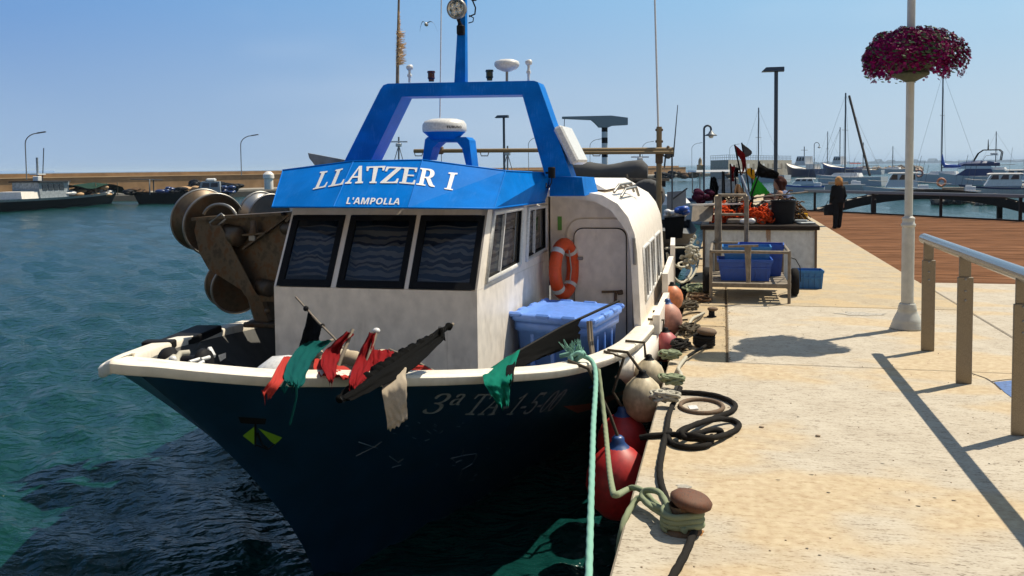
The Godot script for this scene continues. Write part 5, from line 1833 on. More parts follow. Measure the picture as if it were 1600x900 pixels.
func make_ropes() -> void:
	# mint mooring line from the bow rail down to the quay behind the viewer's feet
	var knot := gunwale(2.86, 1.0, 0.06, 0.03)
	var far := gunwale(2.82, 1.0, -0.085, -0.02)
	var end := at_y(915, 1060, 0.05)
	var a := [knot + Vector3(-0.16, 0.0, -0.05), knot + Vector3(-0.02, 0.03, 0), far, far.lerp(end, 0.33) + Vector3(0, -0.02, 0), far.lerp(end, 0.66) + Vector3(0, -0.02, 0), end]
	single("mooring_line", "pale mint green mooring line hanging taut from the bow rail", "rope", twisted(a, 0.018), M.rope_mint)
	# bitter end tied round the rail
	var g := Geo.new()
	var kn := []
	for k in 34:
		var an := k / 33.0 * TAU * 3.6
		kn.append(knot + Vector3(0.042 * cos(an) * (1.0 + 0.3 * sin(k * 1.7)) - 0.02, 0.022 + 0.028 * sin(an + 0.6), 0.045 * sin(an * 0.62) + k * 0.001))
	var kt := single("rope_knot", "frayed mint green knot on the white bow rail", "rope", twisted(kn, 0.017), M.rope_mint)
	g = Geo.new()
	rng.seed = 3
	for k in 50:
		var s := knot + Vector3(rng.randf_range(-0.1, 0.02), 0.05, rng.randf_range(-0.03, 0.03))
		var e := s + Vector3(rng.randf_range(-0.06, 0.03), rng.randf_range(0.02, 0.1), rng.randf_range(-0.04, 0.04))
		g.tube([s, e], 0.003, 4, false)
	part("frayed_end", g, M.rope_mint, kt)
	# olive line from the rail to the bollard on the near slab
	var b0 := at_y(1066, 829)
	var down := [far + Vector3(0.03, -0.01, 0.02), at_x(945, 660, -0.80), at_x(951, 725, -0.66), at_x(957, 765, -0.56), at_x(963, 773, -0.50), at_y(980, 765, 0.035), at_y(990, 762, 0.06), at_y(1006, 768, 0.08), at_y(1022, 785, 0.06), b0 + Vector3(0.0, 0.05, 0.09)]
	single("mooring_line", "olive grey mooring line led from the bow rail to the nearest bollard", "rope", twisted(down, 0.017), M.rope_olive)
	# turns round the bollard
	var turns := []
	for k in 60:
		var an := k / 59.0 * TAU * 3.2 + 2.4
		var rr := 0.088 + 0.012 * sin(k * 0.7)
		turns.append(b0 + Vector3(cos(an) * rr, 0.024 + k / 59.0 * 0.085 + 0.006 * sin(an * 2.0), sin(an) * rr))
	turns.append_array([at_y(1035, 795, 0.09), at_y(1018, 788, 0.07), at_y(1000, 778, 0.06), at_y(988, 790, 0.03), at_y(975, 815, 0.0), at_x(968, 850, -0.53), at_x(966, 885, -0.56)])
	single("rope_turns", "olive rope wound round the nearest rusty bollard and hanging off the edge", "rope", twisted(turns, 0.018), M.rope_olive)
	var loop := [b0 + Vector3(-0.05, 0.05, 0.08), at_y(1042, 790, 0.12), at_y(1030, 770, 0.13), at_y(1010, 766, 0.11), at_y(1003, 776, 0.08), at_y(1015, 790, 0.07), at_y(1030, 800, 0.06), b0 + Vector3(0.02, 0.04, 0.1)]
	single("rope_loop", "loose olive rope loop standing up beside the nearest bollard", "rope", twisted(loop, 0.017), M.rope_olive)
	# black hose-like rope: coil on the slab and its run past the bollard
	var R := 0.021
	var lead := ground([Vector3(1063, 606, 0.03), Vector3(1056, 622, 0.01), Vector3(1046, 645, 0), Vector3(1042, 668, 0.0), Vector3(1036, 700, 0), Vector3(1031, 730, 0), Vector3(1033, 755, 0), Vector3(1042, 780, 0), Vector3(1052, 797, 0), Vector3(1083, 822, 0), Vector3(1079, 845, 0), Vector3(1068, 870, 0), Vector3(1055, 893, 0), Vector3(1040, 920, 0), Vector3(1020, 960, 0)], R)
	single("rope_run", "black rope running along the quay past the nearest bollard", "rope", twisted(lead, R), M.rope_black)
	var coil := ground([Vector3(1064, 613, 0.0), Vector3(1090, 614, 0), Vector3(1118, 618, 0), Vector3(1140, 626, 0), Vector3(1149, 634, 0), Vector3(1142, 643, 0), Vector3(1122, 651, 0), Vector3(1100, 659, 0.01), Vector3(1080, 666, 0.04), Vector3(1062, 674, 0.03), Vector3(1064, 683, 0.02), Vector3(1085, 679, 0.05), Vector3(1110, 672, 0.05), Vector3(1126, 673, 0.03), Vector3(1124, 680, 0.0), Vector3(1100, 686, 0.0), Vector3(1072, 684, 0.04), Vector3(1066, 675, 0.07), Vector3(1090, 662, 0.07), Vector3(1120, 655, 0.03), Vector3(1145, 657, 0), Vector3(1155, 665, 0), Vector3(1142, 676, 0), Vector3(1112, 684, 0.035), Vector3(1080, 680, 0.06), Vector3(1045, 679, 0.01), Vector3(1018, 681, 0.0), Vector3(1000, 684, -0.02)], R)
	single("rope_coil", "loose black rope coil lying on the pale slab", "rope", twisted(coil, R), M.rope_black)
	var low := ground([Vector3(1046, 672, 0), Vector3(1045, 686, 0), Vector3(1056, 695, 0), Vector3(1080, 699, 0), Vector3(1104, 696, 0), Vector3(1112, 687, 0.0), Vector3(1110, 680, 0.02)], R)
	single("rope_bight", "black rope bight curling below the coil on the slab", "rope", twisted(low, R), M.rope_black)
	# iron ring set in the slab with pale lashings
	g = Geo.new()
	var rc := at_y(1096, 637)
	var ring := []
	for k in 30:
		var an := TAU * k / 30.0
		ring.append(rc + Vector3(cos(an) * 0.165, 0.012, sin(an) * 0.2))
	g.tube(ring, 0.018, 6, false, true)
	single("mooring_ring", "rusty iron ring sunk in the slab beside the black coil", "mooring ring", g, M.rusty)
	for q in [["grey white lashing wound thick at the quay edge beside the iron ring", 1038, 630, M.rope_pale, 0.05, 4], ["green grey lashing wound at the quay edge above the pale one", 1046, 563, M.rope_olive, 0.045, 5], ["faded green lashing knot between the two wound lashings", 1050, 603, M.rope_olive, 0.03, 3]]:
		var c := at_y(q[1], q[2], 0.03)
		var path := []
		rng.seed = int(q[1])
		for k in 30:
			var an := k * 2.1 + rng.randf_range(-0.4, 0.4)
			path.append(c + Vector3(cos(an) * rng.randf_range(0.05, 0.10) + (k / 30.0 - 0.5) * 0.10, 0.012 + 0.075 * abs(sin(k * 0.61)), sin(an) * rng.randf_range(0.035, 0.07)))
		single("lashing", q[0], "rope", twisted(path, 0.013), q[3])
	var ties := [[Vector3(1070, 560, 0.02), Vector3(1085, 550, 0.03), Vector3(1102, 540, 0.02), Vector3(1100, 532, 0.06)], [Vector3(1060, 600, 0.03), Vector3(1064, 585, 0.02), Vector3(1060, 575, 0.02), Vector3(1072, 558, 0.03)]]
	single("rope_run", "dark rope from the green lashing to the second bollard", "rope", twisted(ground(ties[0], 0.015), 0.016), M.rope_black)
	single("rope_run", "pale spliced rope between the lashings along the quay edge", "rope", twisted(ground(ties[1], 0.015), 0.018), M.rope_pale)
	var chain := ground([Vector3(1046, 518, 0.0), Vector3(1058, 498, 0), Vector3(1075, 490, 0), Vector3(1097, 489, 0.01), Vector3(1094, 497, 0), Vector3(1086, 503, 0.0), Vector3(1080, 511, 0), Vector3(1066, 514, 0), Vector3(1056, 524, 0.0), Vector3(1050, 533, -0.02)], 0.016)
	single("rope_run", "dark rope looping from the third bollard to the pink fender", "rope", twisted(chain, 0.013), M.rope_brown)
	var ch2 := ground([Vector3(1076, 508, 0.0), Vector3(1082, 498, 0.01), Vector3(1094, 492, 0.01), Vector3(1100, 489, 0.02)], 0.018)
	single("rope_run", "short bleached rope end beside the third bollard", "rope", twisted(ch2, 0.019), M.rope_pale)
	# worn tyres hung on the quay wall as fenders
	for q in [[10.9, "black tyre hung on the quay wall beside the after house"], [13.4, "black tyre hung on the quay wall beside the cart"], [15.3, "black tyre hung on the quay wall below the locker"]]:
		var c := w(-0.615, -0.36, q[0])
		var o := thing("tyre_fender", q[1], "tyre", c)
		var tg := Geo.new()
		tg.lathe([Vector2(0.17, -0.08), Vector2(0.27, -0.095), Vector2(0.31, -0.06), Vector2(0.315, 0.0), Vector2(0.31, 0.06), Vector2(0.27, 0.095), Vector2(0.17, 0.08), Vector2(0.17, -0.08)], Transform3D(Basis(Vector3(0, 0, 1), PI / 2), c), 26)
		part("tyre", tg, M.tyre, o)
		tg = Geo.new()
		tg.tube([c + Vector3(0, 0.2, 0), c + Vector3(0.02, 0.36, 0.02), c + Vector3(0.2, 0.385, 0.05)], 0.012, 6)
		part("lanyard", tg, M.rope_black, o)
	# more gear tangled along the edge strip
	rng.seed = 88
	for q in [[1062, 545, M.rope_black, "black rope tangle on the edge stones below the green lashing", 0.16], [1078, 520, M.rope_brown, "brown rope tangle by the second bollard", 0.18], [1094, 470, M.brown_net, "brown net scraps heaped at the edge before the cart", 0.24], [1086, 455, M.rope_olive, "olive rope tangle at the edge beside the cart wheel", 0.26], [1074, 482, M.rope_brown, "dark brown line tangled near the salmon fender", 0.2]]:
		var c := at_y(q[0], q[1], 0.0)
		var path := []
		for k in 34:
			var an := k * 1.9 + rng.randf_range(-0.6, 0.6)
			var rr: float = q[4] * rng.randf_range(0.25, 1.0)
			path.append(c + Vector3(cos(an) * rr * 0.8, 0.018 + rng.randf_range(0.0, 0.07), sin(an) * rr * 1.5))
		single("rope_tangle", q[3], "rope", twisted(path, 0.012), q[2])
	# tangle of pale lines slung from the next boat to the quay
	var slack := ["pale line stretched straight from the boat astern to the quay", "pale line hanging in one deep slack loop in the gap", "pale line twisted into a double loop in the gap", "short pale line sagging above the deep loops in the gap"]
	var which := 0
	for q in [[[1040, 388, 13.6], [1062, 387, 14.4], [1092, 388, 15.2], [1104, 384, 15.6]], [[1042, 395, 13.5], [1048, 425, 13.6], [1062, 440, 13.8], [1078, 436, 14.2], [1088, 420, 14.6], [1092, 402, 15.0]], [[1044, 405, 13.5], [1052, 432, 13.6], [1066, 442, 13.8], [1080, 425, 14.2], [1074, 410, 14.4], [1060, 412, 14.2], [1064, 420, 14.0]], [[1044, 398, 13.5], [1056, 415, 13.8], [1072, 416, 14.2], [1086, 402, 14.7]]]:
		var path := []
		for p in q:
			path.append(at_t(p[0], p[1], p[2]))
		which += 1
		single("slack_line", slack[which - 1], "rope", twisted(path, 0.018), M.rope_pale, "slack lines in the gap between boats")
	rng.seed = 19
	g = Geo.new()
	for k in 90:
		var p := at_t(1080 + rng.randfn(0, 6), 398 + rng.randfn(0, 10), 14.6 + rng.randfn(0, 0.15))
		g.ball(p, Vector3(rng.randf_range(0.02, 0.06), rng.randf_range(0.02, 0.05), rng.randf_range(0.02, 0.06)), 6, 4)
	single("bunched_rope", "bunch of bleached rope hanging at the quay beside the slack lines", "rope", g, M.rope_pale)


func make_bollards() -> void:
	for q in [[1066, 829, "nearest rusty mushroom bollard wound with olive rope", 1.0, 0.10], [1100, 541, "low dark bollard wrapped in black rope behind the iron ring", 0.95, 0.0], [1112, 495, "small dark bollard with a bleached rope end farthest along", 0.6, -0.1]]:
		var c := at_y(q[0], q[1])
		var s: float = q[3]
		var o := thing("bollard", q[2], "bollard", c)
		var g := Geo.new()
		g.lathe([Vector2(0.10, 0.0), Vector2(0.10, 0.015), Vector2(0.065, 0.03), Vector2(0.06, 0.11), Vector2(0.07, 0.14)], Transform3D(Basis().scaled(Vector3.ONE * s), c), 18)
		part("stem", g, M.rusty if q[0] < 1080 else M.black, o)
		g = Geo.new()
		g.lathe([Vector2(0, 0.135), Vector2(0.085, 0.135), Vector2(0.108, 0.155), Vector2(0.11, 0.175), Vector2(0.09, 0.195), Vector2(0.04, 0.203), Vector2(0, 0.204)], Transform3D(Basis(Vector3(0, 0, 1), -0.10 - q[4]).scaled(Vector3.ONE * s), c + Vector3(0.012, 0, 0)), 22)
		part("cap", g, M.bollard if q[0] < 1080 else M.rusty, o)
		if q[0] == 1100:
			g = Geo.new()
			var path := []
			for k in 70:
				var an := k / 69.0 * TAU * 4.0
				path.append(c + Vector3(cos(an) * 0.10, 0.022 + 0.095 * k / 69.0, sin(an) * 0.10))
			single("rope_turns", "black rope wound round the second bollard", "rope", twisted(path, 0.018), M.rope_black)
	# pebbles, chips and rubbish scattered about
	rng.seed = 23
	var g := Geo.new()
	for q in [Vector2(1060, 773), Vector2(1278, 682), Vector2(1190, 668)]:
		var c := at_y(q.x, q.y)
		g.ball(c + Vector3(0, 0.006, 0), Vector3(rng.randf_range(0.008, 0.022), 0.008, rng.randf_range(0.008, 0.018)), 7, 5)
	for k in 160:
		var c := w(rng.randf_range(-0.45, 2.8), 0.002, rng.randf_range(4.0, 13.0))
		g.ball(c, Vector3(1, 0.5, 1) * rng.randf_range(0.002, 0.007), 5, 4)
	var peb := single("grit", "small pebbles and grit scattered on the pale concrete", "grit", g, M.stone)
	peb.set_meta("kind", "stuff")
	g = Geo.new()
	var q3 := at_y(1083, 637, 0.02)
	g.box(Transform3D(Basis(Vector3.UP, 0.4) * Basis(Vector3.RIGHT, 0.3), q3), Vector3(0.07, 0.012, 0.05))
	single("litter", "scrap of white paper inside the rusty ring", "litter", g, M.white_clean)
# ------------------------------------------------------------------ along the quay
func make_rail() -> void:
	var o := thing("handrail", "brushed steel handrail on flat posts beside the lamp post", "handrail", w(2.02, 0, 8.0))
	var g := Geo.new()
	var path := [w(2.015, 1.105, 9.82), w(2.015, 1.12, 9.80)]
	g.tube([w(2.015, 1.12, 9.82), w(2.015, 1.12, 9.80), w(2.015, 1.12, 1.5)], [0.030, 0.052, 0.052], 20)
	part("rail", g, M.stainless, o)
	for t in [9.57, 8.19, 6.69, 5.2, 3.7, 2.2]:
		g = Geo.new()
		g.cube(w(2.015, 0.46, t), Vector3(0.125, 0.92, 0.022), 0.004)
		var post := part("post", g, M.post_steel, o)
		g = Geo.new()
		g.cube(w(2.015, 0.98, t + 0.016), Vector3(0.095, 0.24, 0.014), 0.003)
		part("post_head", g, M.post_steel, post, true)
		g = Geo.new()
		for y in [0.90, 0.80, 0.72]:
			g.lathe([Vector2(0.011, 0.0), Vector2(0.010, 0.006), Vector2(0.0, 0.007)], Transform3D(Basis(Vector3.RIGHT, PI / 2), w(2.015, y, t - 0.011)), 8)
		part("bolt", g, M.dull_steel, post, true)


func make_lamp_post() -> void:
	var c := at_y(1415, 513)
	c.x = 2.06
	var o := thing("lamp_post", "cream white lamp post with a bell foot and a flower basket", "lamp post", c)
	var g := Geo.new()
	g.lathe([Vector2(0.0, 0.0), Vector2(0.178, 0.0), Vector2(0.182, 0.02), Vector2(0.168, 0.035), Vector2(0.172, 0.05), Vector2(0.158, 0.065), Vector2(0.160, 0.08), Vector2(0.142, 0.12), Vector2(0.118, 0.17), Vector2(0.10, 0.215), Vector2(0.106, 0.225), Vector2(0.095, 0.24), Vector2(0.10, 0.255), Vector2(0.088, 0.27), Vector2(0.092, 0.282), Vector2(0.078, 0.295)], Transform3D(Basis(), c), 28)
	part("foot", g, M.lamp_paint, o)
	g = Geo.new()
	g.tube([c + Vector3(0, 0.28, 0), c + Vector3(0, 1.20, 0)], 0.068, 20)
	g.lathe([Vector2(0.068, 1.17), Vector2(0.078, 1.175), Vector2(0.08, 1.20), Vector2(0.068, 1.21), Vector2(0.066, 1.25), Vector2(0.071, 1.26), Vector2(0.069, 1.275), Vector2(0.045, 1.29)], Transform3D(Basis(), c), 20)
	part("lower_shaft", g, M.lamp_paint, o)
	g = Geo.new()
	g.tube([c + Vector3(0, 1.2, 0), c + Vector3(0, 4.2, 0)], 0.0435, 18)
	var shaft := part("shaft", g, M.lamp_paint, o)
	# the lantern on top, above the picture
	g = Geo.new()
	g.lathe([Vector2(0.0, 4.75), Vector2(0.05, 4.74), Vector2(0.25, 4.60), Vector2(0.26, 4.57), Vector2(0.2, 4.56), Vector2(0.16, 4.3), Vector2(0.06, 4.2)], Transform3D(Basis(), c), 18)
	part("lantern", g, M.lamp_paint, o)
	# basket clamped round the shaft
	var by := 2.97
	var b := thing("flower_basket", "round planter of dark magenta flowers clamped round the lamp post", "flower basket", c + Vector3(0, by, 0))
	g = Geo.new()
	g.lathe([Vector2(0.05, by - 0.16), Vector2(0.10, by - 0.13), Vector2(0.195, by - 0.085), Vector2(0.20, by - 0.06), Vector2(0.185, by - 0.05), Vector2(0.215, by + 0.0), Vector2(0.28, by + 0.13), Vector2(0.25, by + 0.13), Vector2(0.05, by + 0.05)], Transform3D(Basis(), c), 24)
	part("bowl", g, M.basket, b)
	rng.seed = 41
	var fl := Geo.new(true)
	var lf := Geo.new()
	for k in 9000:
		# a lumpy cushion wider than high, spilling over the bowl's rim on both sides
		var a := rng.randf() * TAU
		var u := pow(rng.randf(), 0.45)
		var lump := 1.0 + 0.10 * sin(a * 3.0 + 0.8) + 0.07 * sin(a * 7.0)
		var rr := u * 0.52 * lump
		var top := 0.43 * sqrt(max(0.0, 1.0 - pow(u * 0.94, 2.6))) + 0.03 * sin(a * 5.0 + u * 9.0)
		var bottom: float = lerp(0.10, -0.14, smoothstep(0.5, 0.85, u)) * (1.0 if u < 0.95 else 0.4)
		var y: float = lerp(bottom, top, sqrt(rng.randf()))
		if u < 0.5 and y < 0.14:
			continue
		var pos := c + Vector3(cos(a) * rr, by + y, sin(a) * rr)
		var s := rng.randf_range(0.014, 0.028)
		var nrm := (Vector3(cos(a) * u, 0.3 + rng.randf_range(-0.5, 0.5), sin(a) * u) + Vector3(rng.randf_range(-0.6, 0.6), rng.randf_range(-0.3, 0.6), rng.randf_range(-0.6, 0.6))).normalized()
		var x := nrm.cross(Vector3(0.3, 1, 0.2)).normalized()
		var z := nrm.cross(x)
		if k % 3 == 2:
			lf.flat()
			lf.tri(pos - x * s * 1.2, pos + z * s * 0.5, pos + x * s * 1.3)
			lf.tri(pos - x * s * 1.2, pos + x * s * 1.3, pos - z * s * 0.5)
			continue
		var tone := rng.randf()
		fl.tint = Color(0.10, 0.002, 0.040).lerp(Color(0.30, 0.010, 0.125), tone * tone)
		fl.flat()
		for e in 5:
			var a0 := TAU * e / 5.0
			var a1 := TAU * (e + 0.85) / 5.0
			fl.tri(pos - nrm * s * 0.35, pos + (x * cos(a0) + z * sin(a0)) * s, pos + (x * cos(a1) + z * sin(a1)) * s)
	part("flowers", fl, M.petal, b).set_meta("kind", "stuff")
	part("leaves", lf, M.leaf, b).set_meta("kind", "stuff")


func crate(o: Node3D, called: String, c: Vector3, size: Vector3, m: Material, yaw := 0.0) -> MeshInstance3D:
	# open box with tapered sides, a rim and ribs
	var g := Geo.new()
	var xf := Transform3D(Basis(Vector3.UP, yaw), c)
	var ring := func(k: float, y: float) -> Array:
		var r := []
		for q in [Vector2(-1, 1), Vector2(1, 1), Vector2(1, -1), Vector2(-1, -1)]:
			r.append(xf * Vector3(q.x * size.x / 2 * k, y, q.y * size.z / 2 * k))
		return r
	g.flat()
	var H := size.y
	var lv := [ring.call(0.86, 0.0), ring.call(0.95, H * 0.86), ring.call(1.0, H * 0.87), ring.call(1.0, H), ring.call(0.95, H), ring.call(0.93, H * 0.85), ring.call(0.84, 0.03)]
	for i in lv.size() - 1:
		for j in 4:
			g.quad(lv[i][j], lv[i][(j + 1) % 4], lv[i + 1][(j + 1) % 4], lv[i + 1][j])
	g.quad(lv[0][0], lv[0][1], lv[0][2], lv[0][3])
	g.quad(lv[6][0], lv[6][1], lv[6][2], lv[6][3])
	var body := part(called, g, m, o)
	for s in [-1.0, 1.0]:
		for k in 5:
			g = Geo.new()
			g.box(Transform3D(xf.basis * Basis(Vector3.RIGHT, s * 0.06), xf * Vector3((k - 2) * size.x * 0.2, H * 0.42, s * size.z * 0.457)), Vector3(0.02, H * 0.78, 0.025))
			part("rib", g, m, body, true)
		g = Geo.new()
		g.box(Transform3D(xf.basis, xf * Vector3(0, H * 0.60, s * size.z * 0.468)), Vector3(size.x * 0.9, 0.02, 0.03))
		part("band", g, m, body, true)
	return body

func make_cart() -> void:
	var o := thing("hand_cart", "grey metal hand cart with two tyres carrying blue crates", "cart", w(0.4, 0, 12.9))
	var T := 12.55
	var Y := func(px: float, py: float, t: float) -> Vector3: return at_t(px, py, t)
	var x0 := -0.16
	var x1 := 0.88
	var t0 := 12.5
	var t1 := 13.9
	var yb := 0.24
	var yr := 0.70
	var frame := func(a: Vector3, b: Vector3, called := "frame_tube", r := 0.022) -> void:
		var g := Geo.new()
		g.tube([a, b], r, 8)
		part(called, g, M.wood_grey, o)
	for x in [x0, x1]:
		frame.call(w(x, 0, t0), w(x, yr, t0))
		frame.call(w(x, yb, t1), w(x, yr, t1))
		frame.call(w(x, yr, t0), w(x, yr, t1))
	frame.call(w(x0, yr, t0), w(x1, yr, t0))
	frame.call(w(x0, yr, t1), w(x1, yr, t1))
	var g := Geo.new()
	for q in [[x0, x1, t0 - 0.02, t0 + 0.05], [x0, x1, t1 - 0.05, t1 + 0.02]]:
		g.cube(w((q[0] + q[1]) / 2, yb, (q[2] + q[3]) / 2), Vector3(q[1] - q[0] + 0.04, 0.06, q[3] - q[2]), 0.006)
	part("end_beam", g, M.wood_grey, o)
	for k in 6:
		g = Geo.new()
		var tt: float = lerp(t0 + 0.12, t1 - 0.1, k / 5.0)
		g.cube(w((x0 + x1) / 2, yb + 0.01, tt), Vector3(x1 - x0, 0.03, 0.16), 0.004)
		part("board", g, M.wood_grey, o)
	# tall uprights of the push handle at the back
	for q in [[1122, 0.055], [1166, 0.035]]:
		var base := at_t(q[0], 440, t1 + 0.03)
		frame.call(Vector3(base.x, yb, -t1 - 0.03), Vector3(base.x, 1.42, -t1 - 0.03), "handle_post", q[1])
	frame.call(at_t(1122, 305, t1 + 0.03), at_t(1166, 305, t1 + 0.03), "handle_bar", 0.025)
	frame.call(at_t(1122, 335, t1 + 0.03), at_t(1166, 335, t1 + 0.03), "handle_bar", 0.02)
	# draw bar leaning up in front
	g = Geo.new()
	g.slab([at_t(1165, 386, t0 - 0.06), at_t(1173, 386, t0 - 0.06), at_t(1172, 442, t0 - 0.06), at_t(1167, 442, t0 - 0.06)], [at_t(1163, 386, t0 - 0.03), at_t(1174, 386, t0 - 0.03), at_t(1173, 442, t0 - 0.03), at_t(1166, 442, t0 - 0.03)])
	g.bar(at_t(1138, 385, t0 - 0.05), at_t(1185, 384, t0 - 0.05), 0.03, 0.03)
	part("draw_bar", g, M.wood_grey, o)
	for q in [[x0 - 0.07, 13.25], [x1 + 0.13, 13.3]]:
		g = Geo.new()
		var xf := Transform3D(Basis(Vector3(0, 0, 1), PI / 2), w(q[0], 0.20, q[1]))
		g.lathe([Vector2(0.11, -0.045), Vector2(0.17, -0.055), Vector2(0.197, -0.035), Vector2(0.20, 0.0), Vector2(0.197, 0.035), Vector2(0.17, 0.055), Vector2(0.11, 0.045)], xf, 26)
		var wh := part("wheel", g, M.tyre, o)
		g = Geo.new()
		g.lathe([Vector2(0, -0.035), Vector2(0.05, -0.035), Vector2(0.11, -0.045), Vector2(0.11, 0.045), Vector2(0.05, 0.035), Vector2(0, 0.035)], xf, 18)
		part("rim", g, M.dull_steel, wh, true)
	g = Geo.new()
	g.tube([w(x0 - 0.07, 0.20, 13.27), w(x1 + 0.13, 0.20, 13.27)], 0.018, 8)
	part("axle", g, M.rusty, o)
	# crates on it
	for q in [["deep blue stackable crate at the front of the cart", w(0.30, 0.267, 12.98), Vector3(0.76, 0.30, 0.5), M.crate_blue, 0.02], ["blue crate with a paler rim nested on the front crate", w(0.33, 0.50, 13.06), Vector3(0.68, 0.24, 0.44), M.crate_light, 0.0], ["tall blue crate behind the others at the cart's far end", w(0.55, 0.267, 13.58), Vector3(0.66, 0.46, 0.44), M.crate_blue, -0.05]]:
		var cr := thing("crate", q[0], "crate", q[1], "blue crates")
		crate(cr, "body", q[1], q[2], q[3], q[4])
	var c2 := w(1.28, 0.0, 14.2)
	var cr2 := thing("crate", "lone blue crate standing on the ground by the white locker", "crate", c2, "blue crates")
	crate(cr2, "body", c2, Vector3(0.42, 0.28, 0.34), M.crate_light, 0.05)
	g = Geo.new()
	g.tube([w(x1, 0.62, t0 + 0.2), at_t(1243, 405, 13.6), at_t(1250, 417, 13.9), at_t(1251, 440, 14.0)], 0.007, 5)
	single("thin_cord", "thin dark cord from the cart rail to the lone crate", "cord", g, M.rope_black)


func make_locker() -> void:
	var x0 := -0.32
	var x1 := 1.47
	var t0 := 14.93
	var t1 := 16.1
	var o := thing("locker", "white painted steel locker with rust streaks and a dark worn top", "locker", w(0.57, 0, 15.5))
	var g := Geo.new()
	g.cube(w((x0 + x1) / 2, 0.42, (t0 + t1) / 2), Vector3(x1 - x0 - 0.05, 0.82, t1 - t0 - 0.03), 0.01)
	part("body", g, M.locker, o)
	for x in [x0 + 0.012, x1 - 0.012]:
		g = Geo.new()
		g.cube(w(x, 0.42, t0), Vector3(0.035, 0.84, 0.035), 0.004)
		part("corner_angle", g, M.rusty, o)
	g = Geo.new()
	rng.seed = 12
	for k in 7:
		var x := 0.72 + (k - 3) * 0.011
		var low := rng.randf_range(0.52, 0.72)
		g.quad(w(x - 0.004, 0.83, t0 + 0.012), w(x + 0.004, 0.83, t0 + 0.012), w(x + 0.002, low, t0 + 0.012), w(x - 0.002, low, t0 + 0.012))
	part("rust_streak", g, M.stain_rust, o)
	g = Geo.new()
	g.cube(w((x0 + x1) / 2, 0.87, (t0 + t1) / 2), Vector3(x1 - x0 + 0.09, 0.075, t1 - t0 + 0.08), 0.012)
	part("top", g, M.beam, o)
	g = Geo.new()
	g.tube([at_t(1116, 375, t0 - 0.02), at_t(1124, 381, t0 - 0.05)], 0.012, 6)
	part("hook", g, M.black, o)
	var top := 0.91
	var P := func(px: float, py: float, t: float) -> Vector3: return at_t(px, py, t)
	# black tub
	var c := w(0.98, top, 15.35)
	o = thing("black_tub", "black plastic tub standing on the locker top", "tub", c)
	g = Geo.new()
	g.lathe([Vector2(0, 0.0), Vector2(0.165, 0.0), Vector2(0.185, 0.20), Vector2(0.192, 0.205), Vector2(0.197, 0.36), Vector2(0.21, 0.37), Vector2(0.205, 0.39), Vector2(0.185, 0.385), Vector2(0.15, 0.05), Vector2(0, 0.04)], Transform3D(Basis(), c), 22, true)
	part("body", g, M.black, o)
	g = Geo.new()
	g.tube([c + Vector3(0.18, 0.22, 0.08), c + Vector3(0.26, 0.2, 0.06), c + Vector3(0.2, 0.18, -0.05)], 0.012, 6)
	part("handle", g, M.black, o)
	# orange net floats and netting, two heaps
	for q in [[0.0, 15.35, 0.34, 3, "orange netting heaped at the quay end of the locker"], [0.36, 15.55, 0.36, 4, "orange netting heaped behind the cart handle on the locker"], [0.66, 15.35, 0.30, 5, "orange netting coiled beside the black tub"]]:
		rng.seed = q[3]
		g = Geo.new()
		for k in 75:
			var a := rng.randf() * TAU
			var r := rng.randf() * 0.22
			var cc := w(q[0] + cos(a) * r, top + 0.02 + rng.randf() * q[2] * (1.0 - r * 2.5), q[1] + sin(a) * r)
			var loop := []
			var tilt := Basis(Vector3(rng.randf() - 0.5, rng.randf() - 0.5, rng.randf() - 0.5).normalized(), rng.randf() * 3.0)
			var rad := rng.randf_range(0.03, 0.075)
			for e in 8:
				loop.append(cc + tilt * Vector3(cos(TAU * e / 8.0) * rad, 0, sin(TAU * e / 8.0) * rad * 0.7))
			g.tube(loop, 0.012, 4, false, true)
		single("orange_netting", q[4], "net", g, M.orange_net)
	g = Geo.new()
	g.ball(w(0.34, top + 0.05, 15.1), Vector3(0.07, 0.045, 0.05), 10, 7)
	single("net_float", "white oval float lying before the orange netting", "float", g, M.white_clean, "white oval floats on the locker")
	g = Geo.new()
	g.ball(w(0.46, top + 0.055, 15.08), Vector3(0.065, 0.05, 0.05), 10, 7)
	single("net_float", "white oval float lying before the orange netting", "float", g, M.white_clean, "white oval floats on the locker")
	g = Geo.new()
	g.box(Transform3D(Basis(Vector3.UP, 0.1), w(0.36, top + 0.045, 15.35)), Vector3(0.62, 0.09, 0.35), 0.02)
	single("wooden_case", "flat brown wooden case under the orange netting", "case", g, M.wood_grey)
	# lumber and oars across the top
	for q in [[[1102, 322, 15.2], [1180, 310, 15.9], 0.02, "wood", "short grey plank slanting over the orange netting"], [[1080, 320, 15.0], [1170, 318, 15.6], 0.025, "pale", "pale plank jutting past the quay end of the locker"], [[1140, 313, 15.5], [1262, 300, 16.0], 0.022, "wood", "long grey plank reaching beyond the black tub"], [[1150, 318, 15.8], [1225, 312, 16.0], 0.018, "pale", "short pale plank lying behind the black tub"]]:
		g = Geo.new()
		g.bar(at_t(q[0][0], q[0][1], q[0][2]), at_t(q[1][0], q[1][1], q[1][2]), 0.07, q[2])
		single("plank", q[4], "plank", g, M.wood_grey if q[3] == "wood" else M.white, "planks lying across the locker heap")
	g = Geo.new()
	g.slab([at_t(1080, 346, 15.05), at_t(1112, 346, 15.05), at_t(1116, 317, 15.35), at_t(1082, 322, 15.35)], [at_t(1080, 346, 15.08), at_t(1112, 346, 15.08), at_t(1116, 317, 15.38), at_t(1082, 322, 15.38)])
	single("leaning_board", "grey brown board leaning at the quay end of the locker", "board", g, M.wood_grey)
	g = Geo.new()
	rng.seed = 71
